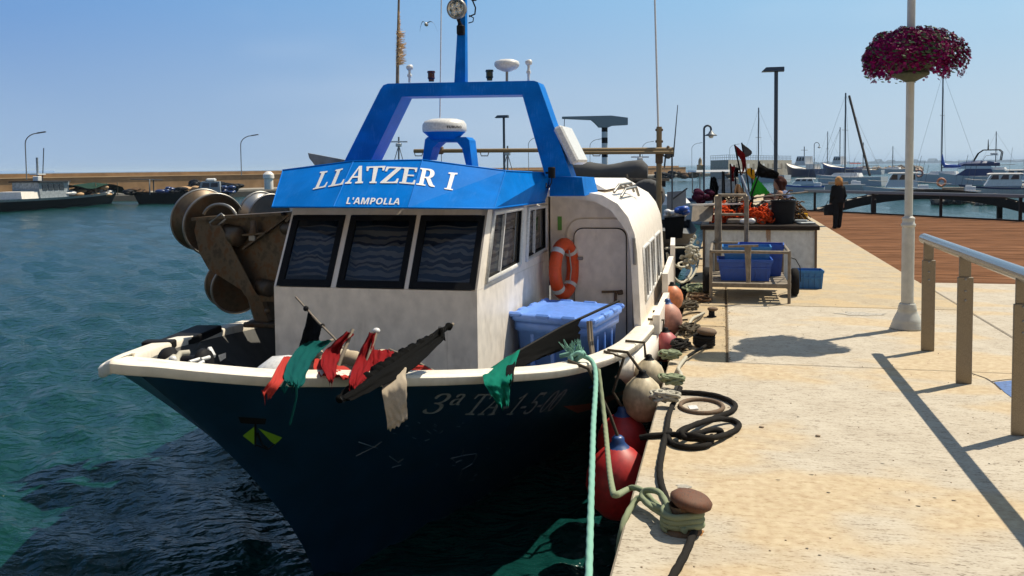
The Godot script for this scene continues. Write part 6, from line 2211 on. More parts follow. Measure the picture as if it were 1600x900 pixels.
	for k in 16:
		g.ball(at_t(rng.randf_range(1088, 1112), rng.randf_range(298, 318), rng.randf_range(15.6, 15.9)), Vector3(0.09, 0.06, 0.08) * rng.randf_range(0.6, 1.2), 8, 5)
	single("cloth_bundle", "dark maroon and purple cloth bundle beside the black hooded one", "cloth", g, M.maroon)
	# dark net heap with a rumpled outline
	rng.seed = 66
	for q in [[0.22, 15.8, 0.62, M.brown_net, "brown net piled high on the locker behind the netting"], [0.70, 15.8, 0.42, M.grey_cloth, "grey net folded on the locker beneath the green flag"], [1.08, 15.8, 0.55, M.brown_net, "brown net draped behind the black tub"]]:
		g = Geo.new()
		for k in 14:
			var a := rng.randf() * TAU
			var r := sqrt(rng.randf()) * 0.20
			g.ball(w(q[0] + cos(a) * r, top + rng.randf() * q[2] * 0.7 * (1.0 - r * 2.2), q[1] + sin(a) * r), Vector3(0.12, 0.08, 0.1) * rng.randf_range(0.6, 1.2), 8, 5)
		for k in 360:
			var a := rng.randf() * TAU
			var r := sqrt(rng.randf()) * 0.30
			var cc := w(q[0] + cos(a) * r, top + rng.randf() * q[2] * (1.0 - r * 2.2), q[1] + sin(a) * r * 0.8)
			var e := cc + Vector3(rng.randf_range(-0.11, 0.11), rng.randf_range(-0.06, 0.06), rng.randf_range(-0.08, 0.08))
			g.tube([cc, cc.lerp(e, 0.5) + Vector3(0, 0.03, 0), e], 0.012, 4, false)
		single("net_pile", q[4], "net", g, q[3])
	g = Geo.new()
	g.box(Transform3D(Basis(Vector3.UP, 0.3), w(1.33, top + 0.02, 15.25)), Vector3(0.26, 0.03, 0.2), 0.01)
	g.box(Transform3D(Basis(Vector3.UP, -0.2), w(1.26, top + 0.05, 15.35)), Vector3(0.2, 0.03, 0.16), 0.01)
	single("folded_cloth", "pale grey green folded cloth on the locker corner", "cloth", g, M.boat_grey)
	g = Geo.new()
	g.box(Transform3D(Basis(Vector3.UP, 0.2), w(1.30, top + 0.075, 15.85)), Vector3(0.18, 0.15, 0.2), 0.01)
	single("yellow_box", "small yellow topped box at the far corner of the locker", "box", g, M.yellow_cloth)
	# marker flags stuck upright in the heap
	var F := func(label: String, pole: Array, rows: Array, m: Material, folds: float, depth: float, sd: int) -> void:
		var pp := []
		for q in pole:
			pp.append(at_t(q[0], q[1], q[2]))
		var rr := []
		for q in rows:
			rr.append([at_t(q[0], q[1], q[4]), at_t(q[2], q[3], q[4])])
		marker("marker_flag", label, pp, 0.014, M.black, rr, m, folds, depth, sd)
	F.call("dark red flag on a tall pole over the locker heap", [[1166, 345, 15.7], [1160, 285, 15.9], [1148, 226, 16.0]], [[1148, 227, 1150, 242, 16.0], [1158, 235, 1156, 248, 16.0], [1164, 243, 1160, 262, 16.0], [1166, 258, 1157, 279, 16.0]], M.red_cloth, 2.0, 0.02, 1)
	F.call("charcoal triangular flag beside the dark red one", [[1176, 345, 15.8], [1168, 280, 16.05], [1159, 223, 16.15]], [[1159, 224, 1161, 240, 16.15], [1166, 229, 1164, 245, 16.15], [1174, 236, 1168, 245, 16.15], [1175, 240, 1172, 243, 16.15]], M.grey_cloth, 2.0, 0.02, 2)
	F.call("ragged yellow flag above the green one", [[1172, 345, 15.6], [1176, 300, 15.7], [1174, 262, 15.7]], [[1168, 262, 1179, 266, 15.68], [1167, 269, 1180, 272, 15.68], [1170, 274, 1180, 278, 15.68], [1175, 279, 1178, 281, 15.68]], M.yellow_cloth, 4.0, 0.03, 3)
	F.call("bright green triangular flag leaning over the locker heap", [[1168, 330, 15.5], [1176, 300, 15.5], [1186, 274, 15.5]], [[1181, 276, 1184, 280, 15.5], [1175, 292, 1192, 288, 15.5], [1172, 303, 1200, 297, 15.5], [1172, 307, 1203, 302, 15.5]], M.green_cloth, 2.0, 0.02, 4)
	F.call("big black flag spread above the green one", [[1174, 330, 15.6], [1180, 280, 15.6], [1187, 252, 15.6]], [[1187, 253, 1179, 274, 15.6], [1196, 260, 1190, 277, 15.6], [1206, 265, 1202, 279, 15.6], [1217, 271, 1216, 280, 15.6]], M.black_cloth, 2.0, 0.03, 5)
	F.call("salmon cloth bundle tied to a pole in the heap", [[1150, 345, 15.4], [1152, 300, 15.5]], [[1150, 288, 1156, 288, 15.5], [1147, 296, 1160, 296, 15.5], [1147, 304, 1163, 303, 15.5], [1150, 310, 1165, 306, 15.5]], M.tan_cloth, 4.0, 0.05, 6)
	F.call("brown red rag on a pole at the quay side of the heap", [[1142, 345, 15.4], [1143, 300, 15.6], [1141, 256, 15.7]], [[1141, 257, 1149, 262, 15.7], [1142, 270, 1147, 272, 15.7], [1142, 285, 1148, 283, 15.7]], M.red_cloth, 3.0, 0.03, 7)
	F.call("black rag bundled on a pole over the net heap", [[1149, 340, 15.6], [1150, 290, 15.8], [1147, 258, 15.8]], [[1146, 259, 1156, 264, 15.8], [1147, 268, 1154, 268, 15.8], [1148, 276, 1153, 275, 15.8]], M.black_cloth, 3.0, 0.03, 8)
	F.call("black hooded bundle on a pole at the quay edge", [[1113, 345, 15.6], [1115, 310, 15.8], [1115, 276, 15.8]], [[1111, 277, 1119, 277, 15.8], [1109, 290, 1121, 289, 15.8], [1110, 300, 1122, 298, 15.8], [1113, 307, 1119, 306, 15.8]], M.black_cloth, 3.0, 0.06, 9)
	F.call("dark upright slat bundle between the rags", [[1130, 345, 15.5], [1129, 268, 15.8]], [[1128, 268, 1132, 268, 15.8], [1128, 300, 1133, 300, 15.8], [1127, 330, 1133, 330, 15.7]], M.black_cloth, 1.0, 0.02, 10)
	g = Geo.new()
	g.tube([P.call(1158, 275, 15.6), P.call(1164, 290, 15.5), P.call(1172, 312, 15.4)], 0.022, 7)
	single("striped_pole", "blue and white pole leaning through the locker heap", "pole", g, M.blue_grey)


# ------------------------------------------------------------------ people
# a body: tapered capsules joined by a smooth minimum and meshed as surface nets
func body_mesh(bones: Array, cell: float, blend := 0.03) -> ArrayMesh:
	var lo := Vector3.ONE * 1e9
	var hi := -lo
	for b in bones:
		for e in 2:
			lo = lo.min(b[e] - Vector3.ONE * (b[2 + e] + cell * 3))
			hi = hi.max(b[e] + Vector3.ONE * (b[2 + e] + cell * 3))
	var n := Vector3i(((hi - lo) / cell).ceil()) + Vector3i.ONE
	var f := PackedFloat32Array()
	f.resize(n.x * n.y * n.z)
	f.fill(9.0)
	var who := PackedInt32Array()
	who.resize(f.size())
	var near := PackedFloat32Array()
	near.resize(f.size())
	near.fill(9.0)
	for k in bones.size():
		var b: Array = bones[k]
		var A: Vector3 = b[0]
		var D: Vector3 = b[1] - b[0]
		var dd: float = max(D.length_squared(), 1e-8)
		var pad: float = max(b[2], b[3]) + blend + cell * 2
		var i0 := Vector3i((A.min(b[1]) - Vector3.ONE * pad - lo) / cell).clamp(Vector3i.ZERO, n - Vector3i.ONE)
		var i1 := Vector3i((A.max(b[1]) + Vector3.ONE * pad - lo) / cell).clamp(Vector3i.ZERO, n - Vector3i.ONE)
		for z in range(i0.z, i1.z + 1):
			for y in range(i0.y, i1.y + 1):
				for x in range(i0.x, i1.x + 1):
					var p := lo + Vector3(x, y, z) * cell
					var u: float = clamp((p - A).dot(D) / dd, 0.0, 1.0)
					var d: float = p.distance_to(A + D * u) - lerp(float(b[2]), float(b[3]), u)
					var i := x + n.x * (y + n.y * z)
					if d < near[i]:
						near[i] = d
						who[i] = k
					var h: float = clamp(0.5 + 0.5 * (f[i] - d) / blend, 0.0, 1.0)
					f[i] = lerp(f[i], d, h) - blend * h * (1.0 - h) if f[i] < 8.0 else d
	var at := {}
	var verts := PackedVector3Array()
	var cols := PackedColorArray()
	for z in n.z - 1:
		for y in n.y - 1:
			for x in n.x - 1:
				var i := x + n.x * (y + n.y * z)
				var inside := 0
				var vals := []
				for c in 8:
					var v := f[i + (c & 1) + n.x * (((c >> 1) & 1) + n.y * ((c >> 2) & 1))]
					vals.append(v)
					if v < 0:
						inside += 1
				if inside == 0 or inside == 8:
					continue
				var s := Vector3.ZERO
				var cnt := 0
				for e in [[0, 1], [2, 3], [4, 5], [6, 7], [0, 2], [1, 3], [4, 6], [5, 7], [0, 4], [1, 5], [2, 6], [3, 7]]:
					var a: float = vals[e[0]]
					var b: float = vals[e[1]]
					if (a < 0) != (b < 0):
						var u := a / (a - b)
						s += Vector3(e[0] & 1, (e[0] >> 1) & 1, (e[0] >> 2) & 1).lerp(Vector3(e[1] & 1, (e[1] >> 1) & 1, (e[1] >> 2) & 1), u)
						cnt += 1
				at[i] = verts.size()
				verts.append(lo + (Vector3(x, y, z) + s / cnt) * cell)
				cols.append(bones[who[i]][4])
	var st := SurfaceTool.new()
	st.begin(Mesh.PRIMITIVE_TRIANGLES)
	for k in verts.size():
		st.set_color(cols[k])
		st.add_vertex(verts[k])
	for z in range(1, n.z - 1):
		for y in range(1, n.y - 1):
			for x in range(1, n.x - 1):
				var i := x + n.x * (y + n.y * z)
				var step := [1, n.x, n.x * n.y]
				for d in 3:
					if (f[i] < 0) == (f[i + step[d]] < 0):
						continue
					var a: int = step[(d + 1) % 3]
					var b: int = step[(d + 2) % 3]
					var q := [i, i - a, i - a - b, i - b]
					if not (at.has(q[0]) and at.has(q[1]) and at.has(q[2]) and at.has(q[3])):
						continue
					var o := [at[q[0]], at[q[1]], at[q[2]], at[q[3]]]
					if f[i] < 0:
						o.reverse()
					for k in [0, 1, 2, 0, 2, 3]:
						st.add_index(o[k])
	st.generate_normals()
	return st.commit()

func fingers(bones: Array, wrist: Vector3, dir: Vector3, side: Vector3, c: Color) -> void:
	var palm := wrist + dir * 0.08
	bones.append([wrist, palm, 0.024, 0.034, c])
	for k in 4:
		var r := palm + side * (0.026 - k * 0.017)
		var l: float = [0.065, 0.075, 0.07, 0.055][k]
		var m := r + dir * l * 0.6 + Vector3(0, -0.005, 0.005)
		bones.append([r, m, 0.010, 0.009, c])
		bones.append([m, m + dir * l * 0.5 + dir.cross(side) * 0.02, 0.009, 0.007, c])
	bones.append([wrist + dir * 0.03 + side * 0.03, wrist + dir * 0.085 + side * 0.055, 0.011, 0.009, c])

func make_people() -> void:
	var skin := Color(0.36, 0.20, 0.13)
	var black := Color(0.012, 0.012, 0.014)
	var hair := Color(0.42, 0.23, 0.09)
	# woman walking away along the deck with a bag on her arm; heights scaled to 1.57
	var foot := at_y(1309, 357, -0.087)
	var o := thing("person", "person in black clothes with blond hair walking with a dark bag", "person", foot)
	var B := Basis(Vector3.UP, 0.35)
	var L := func(x: float, y: float, z: float) -> Vector3: return foot + B * Vector3(x, y, z)
	var bones := []
	for s in [-1.0, 1.0]:
		var hip: Vector3 = L.call(s * 0.085, 0.82, 0.0)
		var knee: Vector3 = L.call(s * 0.09, 0.45, -0.06 if s > 0 else 0.04)
		var ank: Vector3 = L.call(s * 0.10, 0.09, 0.03 if s < 0 else -0.12)
		bones.append([hip, knee, 0.10, 0.078, black])
		bones.append([knee, ank, 0.080, 0.068, black])
		bones.append([ank + Vector3(0, -0.045, 0.0), ank + B * Vector3(0, -0.055, -0.13), 0.042, 0.032, Color(0.02, 0.018, 0.016)])
		var sh: Vector3 = L.call(s * 0.155, 1.255, 0.0)
		var elb: Vector3 = L.call(s * 0.215, 1.0, 0.02)
		var wr: Vector3 = L.call(s * 0.20, 0.80, -0.08)
		bones.append([sh, elb, 0.062, 0.052, black])
		bones.append([elb, wr, 0.052, 0.040, black])
		fingers(bones, wr, Vector3(0, -1, 0), B * Vector3(0, 0, -1), skin)
	bones.append([L.call(0, 0.84, 0), L.call(0, 1.0, 0.0), 0.145, 0.13, black])
	bones.append([L.call(-0.05, 1.0, 0), L.call(-0.05, 1.2, 0.0), 0.125, 0.125, black])
	bones.append([L.call(0.05, 1.0, 0), L.call(0.05, 1.2, 0.0), 0.125, 0.125, black])
	bones.append([L.call(-0.12, 1.25, 0.0), L.call(0.12, 1.25, 0.0), 0.075, 0.075, black])
	bones.append([L.call(0, 1.28, 0.0), L.call(0, 1.37, -0.01), 0.055, 0.052, skin])
	bones.append([L.call(0, 1.40, -0.03), L.call(0, 1.485, -0.02), 0.072, 0.082, skin])
	bones.append([L.call(0, 1.44, -0.11), L.call(0, 1.43, -0.115), 0.016, 0.014, skin])
	part("body", body_mesh(bones, 0.017), M.skin_cloth, o)
	# eyes and mouth lie on the far side of the head; hair falls to the neck
	var face := Geo.new(true)
	for s in [-1.0, 1.0]:
		face.tint = Color(0.05, 0.03, 0.02)
		face.ball(L.call(s * 0.03, 1.46, -0.098), Vector3(0.011, 0.008, 0.008), 6, 4)
	face.tint = Color(0.30, 0.08, 0.07)
	face.ball(L.call(0, 1.395, -0.098), Vector3(0.022, 0.006, 0.008), 6, 4)
	part("face", face, M.skin_cloth, o)
	var hb := [[L.call(0, 1.50, 0.02), L.call(0, 1.44, 0.045), 0.098, 0.098, hair]]
	for k in 9:
		var a := -1.0 + 2.0 * k / 8.0
		hb.append([L.call(a * 0.085, 1.50, 0.04), L.call(a * 0.11, 1.36 - 0.02 * (k % 3), 0.05), 0.04, 0.022, hair if k % 2 == 0 else hair * 0.75])
	part("hair", body_mesh(hb, 0.014, 0.012), M.skin_cloth, o)
	var g := Geo.new()
	var bc: Vector3 = L.call(-0.27, 0.58, -0.05)
	g.loft([[bc + Vector3(-0.13, -0.17, 0.05), bc + Vector3(0.13, -0.17, 0.05), bc + Vector3(0.13, -0.17, -0.06), bc + Vector3(-0.13, -0.17, -0.06)], [bc + Vector3(-0.15, 0.0, 0.06), bc + Vector3(0.13, 0.0, 0.06), bc + Vector3(0.13, 0.0, -0.07), bc + Vector3(-0.15, 0.0, -0.07)], [bc + Vector3(-0.09, 0.15, 0.03), bc + Vector3(0.10, 0.16, 0.03), bc + Vector3(0.10, 0.16, -0.03), bc + Vector3(-0.09, 0.15, -0.03)]], true, true)
	var bag := thing("handbag", "dark handbag carried by the person in black", "bag", bc - Vector3(0, 0.17, 0))
	part("body", g, M.black, bag)
	g = Geo.new()
	g.tube([bc + Vector3(-0.07, 0.14, 0), bc + Vector3(-0.03, 0.26, 0.0), bc + Vector3(0.07, 0.27, 0), bc + Vector3(0.08, 0.15, 0)], 0.01, 6)
	part("strap", g, M.black, bag)
	# woman in a blue sleeveless top bending over the nets behind the locker
	var f2 := w(1.55, 0.0, 17.6)
	f2.x = at_t(1232, 300, 17.6).x
	var o2 := thing("person", "person in a blue grey sleeveless top bending over the nets", "person", f2)
	var B2 := Basis(Vector3.UP, 1.2)
	var K := func(x: float, y: float, z: float) -> Vector3: return f2 + B2 * Vector3(x, y, z)
	var top := Color(0.10, 0.13, 0.22)
	var jeans := Color(0.05, 0.08, 0.17)
	bones = []
	for s in [-1.0, 1.0]:
		bones.append([K.call(s * 0.09, 0.86, 0.02), K.call(s * 0.10, 0.46, -0.02), 0.108, 0.08, jeans])
		bones.append([K.call(s * 0.10, 0.46, -0.02), K.call(s * 0.10, 0.09, 0.04), 0.08, 0.058, jeans])
		bones.append([K.call(s * 0.10, 0.045, 0.03), K.call(s * 0.11, 0.04, -0.11), 0.045, 0.034, black])
		var sh: Vector3 = K.call(s * 0.165, 1.34, -0.12)
		var el: Vector3 = K.call(s * 0.21, 1.10, -0.22)
		var wr: Vector3 = K.call(s * 0.17, 0.98, -0.42)
		bones.append([sh, el, 0.062, 0.047, skin])
		bones.append([el, wr, 0.046, 0.030, skin])
		fingers(bones, wr, (B2 * Vector3(0, -0.4, -0.9)).normalized(), B2 * Vector3(1, 0, 0), skin)
	bones.append([K.call(0, 0.88, 0.03), K.call(0, 1.08, -0.01), 0.155, 0.135, top])
	bones.append([K.call(-0.05, 1.08, -0.02), K.call(-0.06, 1.28, -0.09), 0.12, 0.12, top])
	bones.append([K.call(0.05, 1.08, -0.02), K.call(0.06, 1.28, -0.09), 0.12, 0.12, top])
	bones.append([K.call(0, 1.36, -0.12), K.call(0, 1.44, -0.17), 0.056, 0.052, skin])
	bones.append([K.call(0, 1.48, -0.20), K.call(0, 1.55, -0.20), 0.074, 0.084, skin])
	bones.append([K.call(0, 1.50, -0.285), K.call(0, 1.49, -0.29), 0.016, 0.013, skin])
	part("body", body_mesh(bones, 0.017), M.skin_cloth, o2)
	var dark_hair := Color(0.045, 0.018, 0.012)
	hb = [[K.call(0, 1.58, -0.17), K.call(0, 1.54, -0.13), 0.10, 0.10, dark_hair]]
	for k in 7:
		var a := -1.0 + 2.0 * k / 6.0
		hb.append([K.call(a * 0.09, 1.56, -0.13), K.call(a * 0.11, 1.40, -0.11), 0.045, 0.026, dark_hair])
	part("hair", body_mesh(hb, 0.016, 0.012), M.skin_cloth, o2)
	# a second person sitting low behind the heap, head bowed
	var f3 := w(0, 0.0, 17.2)
	f3.x = at_t(1203, 300, 17.2).x
	var o3 := thing("person", "person with bowed head sitting low behind the net heap", "person", f3)
	var S := func(x: float, y: float, z: float) -> Vector3: return f3 + Basis(Vector3.UP, 2.9) * Vector3(x, y, z)
	var dk := Color(0.03, 0.035, 0.05)
	bones = []
	for s in [-1.0, 1.0]:
		bones.append([S.call(s * 0.10, 0.55, 0.02), S.call(s * 0.14, 0.55, -0.38), 0.09, 0.07, dk])
		bones.append([S.call(s * 0.14, 0.55, -0.38), S.call(s * 0.14, 0.09, -0.36), 0.068, 0.05, dk])
		bones.append([S.call(s * 0.14, 0.045, -0.36), S.call(s * 0.15, 0.04, -0.52), 0.045, 0.034, black])
		bones.append([S.call(s * 0.18, 1.0, -0.06), S.call(s * 0.24, 0.76, -0.16), 0.066, 0.05, dk])
		bones.append([S.call(s * 0.24, 0.76, -0.16), S.call(s * 0.10, 0.72, -0.38), 0.048, 0.034, skin])
		fingers(bones, S.call(s * 0.10, 0.72, -0.38), Basis(Vector3.UP, 2.9) * Vector3(-s * 0.5, -0.2, -0.85), Basis(Vector3.UP, 2.9) * Vector3(0, 1, 0), skin)
	bones.append([S.call(0, 0.56, 0.02), S.call(0, 0.76, 0.0), 0.16, 0.15, dk])
	bones.append([S.call(-0.06, 0.76, 0.0), S.call(-0.07, 0.98, -0.05), 0.13, 0.12, dk])
	bones.append([S.call(0.06, 0.76, 0.0), S.call(0.07, 0.98, -0.05), 0.13, 0.12, dk])
	bones.append([S.call(0, 1.05, -0.07), S.call(0, 1.13, -0.11), 0.058, 0.055, skin])
	bones.append([S.call(0, 1.17, -0.15), S.call(0, 1.24, -0.14), 0.076, 0.086, skin])
	bones.append([S.call(0, 1.17, -0.235), S.call(0, 1.16, -0.24), 0.017, 0.014, skin])
	var seat := thing("crate", "upturned blue crate under the person with bowed head", "crate", f3, "blue crates")
	crate(seat, "body", f3, Vector3(0.44, 0.40, 0.36), M.crate_light, 0.2)
	part("body", body_mesh(bones, 0.02), M.skin_cloth, o3)
	part("hair", body_mesh([[S.call(0, 1.27, -0.12), S.call(0, 1.22, -0.08), 0.097, 0.095, dark_hair]], 0.018, 0.01), M.skin_cloth, o3)
# ------------------------------------------------------------------ other craft and the far shore
# a simple hull lying along local +x (bow), y = 0 at the water, returned as geometry
func hull_shape(L: float, Bm: float, free_bow: float, free_mid: float, rake: float, y0: float, y1: float) -> Geo:
	# the band of the hull's skin between two heights (as shares of the freeboard)
	var g := Geo.new()
	for side in [1.0, -1.0]:
		var rings := []
		for i in 25:
			var s := i / 24.0  # 0 stern .. 1 bow
			var half: float = Bm / 2 * (1.0 - pow(max(0.0, (s - 0.45) / 0.55), 2.4)) * (0.86 + 0.14 * min(1.0, s / 0.3))
			var sheer: float = lerp(free_mid, free_bow, pow(max(0.0, (s - 0.25) / 0.75), 2.0)) + 0.08 * free_mid * pow(1.0 - s, 2.0)
			var ring := []
			for k in 7:
				var v: float = lerp(y0, y1, k / 6.0)
				var fl: float = lerp(0.72, 1.0, pow(clamp(v, 0.0, 1.0), 0.8)) if s < 0.95 else 1.0
				ring.append(Vector3((s - 0.5) * L - rake * (1.0 - v) * pow(s, 3.0), sheer * v, half * fl * side))
			rings.append(ring)
		g.loft(rings, false, false, 1 if side > 0 else 2)
		if side > 0:
			var other := hull_ring(L, Bm, free_bow, free_mid, rake, y0, y1)
			g.loft(other, false, false, 3)
	return g
func hull_ring(L: float, Bm: float, fb: float, fm: float, rake: float, y0: float, y1: float) -> Array:
	var half := Bm / 2 * 0.86
	var a := []
	var b := []
	for k in 7:
		var v: float = lerp(y0, y1, k / 6.0)
		var fl: float = lerp(0.72, 1.0, pow(clamp(v, 0.0, 1.0), 0.8))
		a.append(Vector3(-0.5 * L, fm * 1.08 * v, half * fl))
		b.append(Vector3(-0.5 * L, fm * 1.08 * v, -half * fl))
	return [a, b]
func deck_shape(L: float, Bm: float, free_bow: float, free_mid: float, drop: float) -> Geo:
	var g := Geo.new()
	g.smooth(0)
	var rows := []
	for i in 25:
		var s := i / 24.0
		var half: float = Bm / 2 * (1.0 - pow(max(0.0, (s - 0.45) / 0.55), 2.4)) * (0.86 + 0.14 * min(1.0, s / 0.3)) * 0.985
		var sheer: float = lerp(free_mid, free_bow, pow(max(0.0, (s - 0.25) / 0.75), 2.0)) + 0.08 * free_mid * pow(1.0 - s, 2.0) - drop
		rows.append([Vector3((s - 0.5) * L, sheer, half), Vector3((s - 0.5) * L, sheer + 0.02, 0), Vector3((s - 0.5) * L, sheer, -half)])
	g.loft(rows, false)
	return g
# a boat as a Node3D whose parts are in its own axes
func boat_node(called: String, label: String, at: Vector3, yaw: float, L: float, Bm: float, fb: float, fm: float, hull_m: Material, deck_m: Material, band_m: Material = null) -> Node3D:
	var o := thing(called, label, "boat", at)
	o.rotation.y = yaw
	part("hull", hull_shape(L, Bm, fb, fm, L * 0.06, -0.35, 0.82 if band_m else 1.0), hull_m, o, true)
	if band_m:
		part("sheer_band", hull_shape(L * 1.003, Bm * 1.01, fb, fm, L * 0.06, 0.80, 1.0), band_m, o, true)
	part("deck", deck_shape(L, Bm, fb, fm, 0.12), deck_m, o, true)
	var g := Geo.new()
	return o
func block(o: Node3D, called: String, c: Vector3, size: Vector3, m: Material, slope := 0.0, bev := 0.03) -> MeshInstance3D:
	# a cabin block with a raked front (towards +x) and back
	var g := Geo.new()
	var h := size / 2
	g.slab([c + Vector3(-h.x, -h.y, -h.z), c + Vector3(h.x, -h.y, -h.z), c + Vector3(h.x, -h.y, h.z), c + Vector3(-h.x, -h.y, h.z)],
		[c + Vector3(-h.x + slope * 0.3, h.y, -h.z * 0.92), c + Vector3(h.x - slope, h.y, -h.z * 0.92), c + Vector3(h.x - slope, h.y, h.z * 0.92), c + Vector3(-h.x + slope * 0.3, h.y, h.z * 0.92)])
	return part(called, g, m, o, true)
func panes(o: Node3D, parent: Node3D, c: Vector3, size: Vector3, slope: float, n: int, m: Material) -> void:
	# windows along both sides and the front of a cabin block
	var h := size / 2
	for side in [-1.0, 1.0]:
		for k in n:
			var g := Geo.new()
			var x0: float = lerp(-h.x * 0.85, h.x * 0.75, (k + 0.08) / n)
			var x1: float = lerp(-h.x * 0.85, h.x * 0.75, (k + 0.92) / n)
			g.slab([c + Vector3(x0, -h.y * 0.05, side * h.z * 0.95), c + Vector3(x1, -h.y * 0.05, side * h.z * 0.95), c + Vector3(x1 - slope * 0.35, h.y * 0.72, side * h.z * 0.925), c + Vector3(x0, h.y * 0.72, side * h.z * 0.925)],
				[c + Vector3(x0, -h.y * 0.05, side * h.z * 0.985), c + Vector3(x1, -h.y * 0.05, side * h.z * 0.985), c + Vector3(x1 - slope * 0.35, h.y * 0.72, side * h.z * 0.955), c + Vector3(x0, h.y * 0.72, side * h.z * 0.955)])
			part("window", g, m, parent, true)
	for k in 2:
		var g := Geo.new()
		var z0: float = lerp(-h.z * 0.85, h.z * 0.85, (k + 0.05) / 2.0)
		var z1: float = lerp(-h.z * 0.85, h.z * 0.85, (k + 0.95) / 2.0)
		var f := func(y: float, o2: float) -> float: return h.x - slope * (y / size.y + 0.5) + o2
		g.slab([c + Vector3(f.call(-h.y * 0.05, -0.02), -h.y * 0.05, z0), c + Vector3(f.call(-h.y * 0.05, -0.02), -h.y * 0.05, z1), c + Vector3(f.call(h.y * 0.72, -0.02), h.y * 0.72, z1 * 0.95), c + Vector3(f.call(h.y * 0.72, -0.02), h.y * 0.72, z0 * 0.95)],
			[c + Vector3(f.call(-h.y * 0.05, 0.015), -h.y * 0.05, z0), c + Vector3(f.call(-h.y * 0.05, 0.015), -h.y * 0.05, z1), c + Vector3(f.call(h.y * 0.72, 0.015), h.y * 0.72, z1 * 0.95), c + Vector3(f.call(h.y * 0.72, 0.015), h.y * 0.72, z0 * 0.95)])
		part("windscreen", g, m, parent, true)
func spar(o: Node3D, called: String, pts: Array, r, m: Material, n := 7) -> MeshInstance3D:
	var g := Geo.new()
	g.tube(pts, r, n)
	return part(called, g, m, o, true)
func pixel_yaw(a: Vector3, b: Vector3) -> float:
	return atan2(-(b.z - a.z), b.x - a.x)


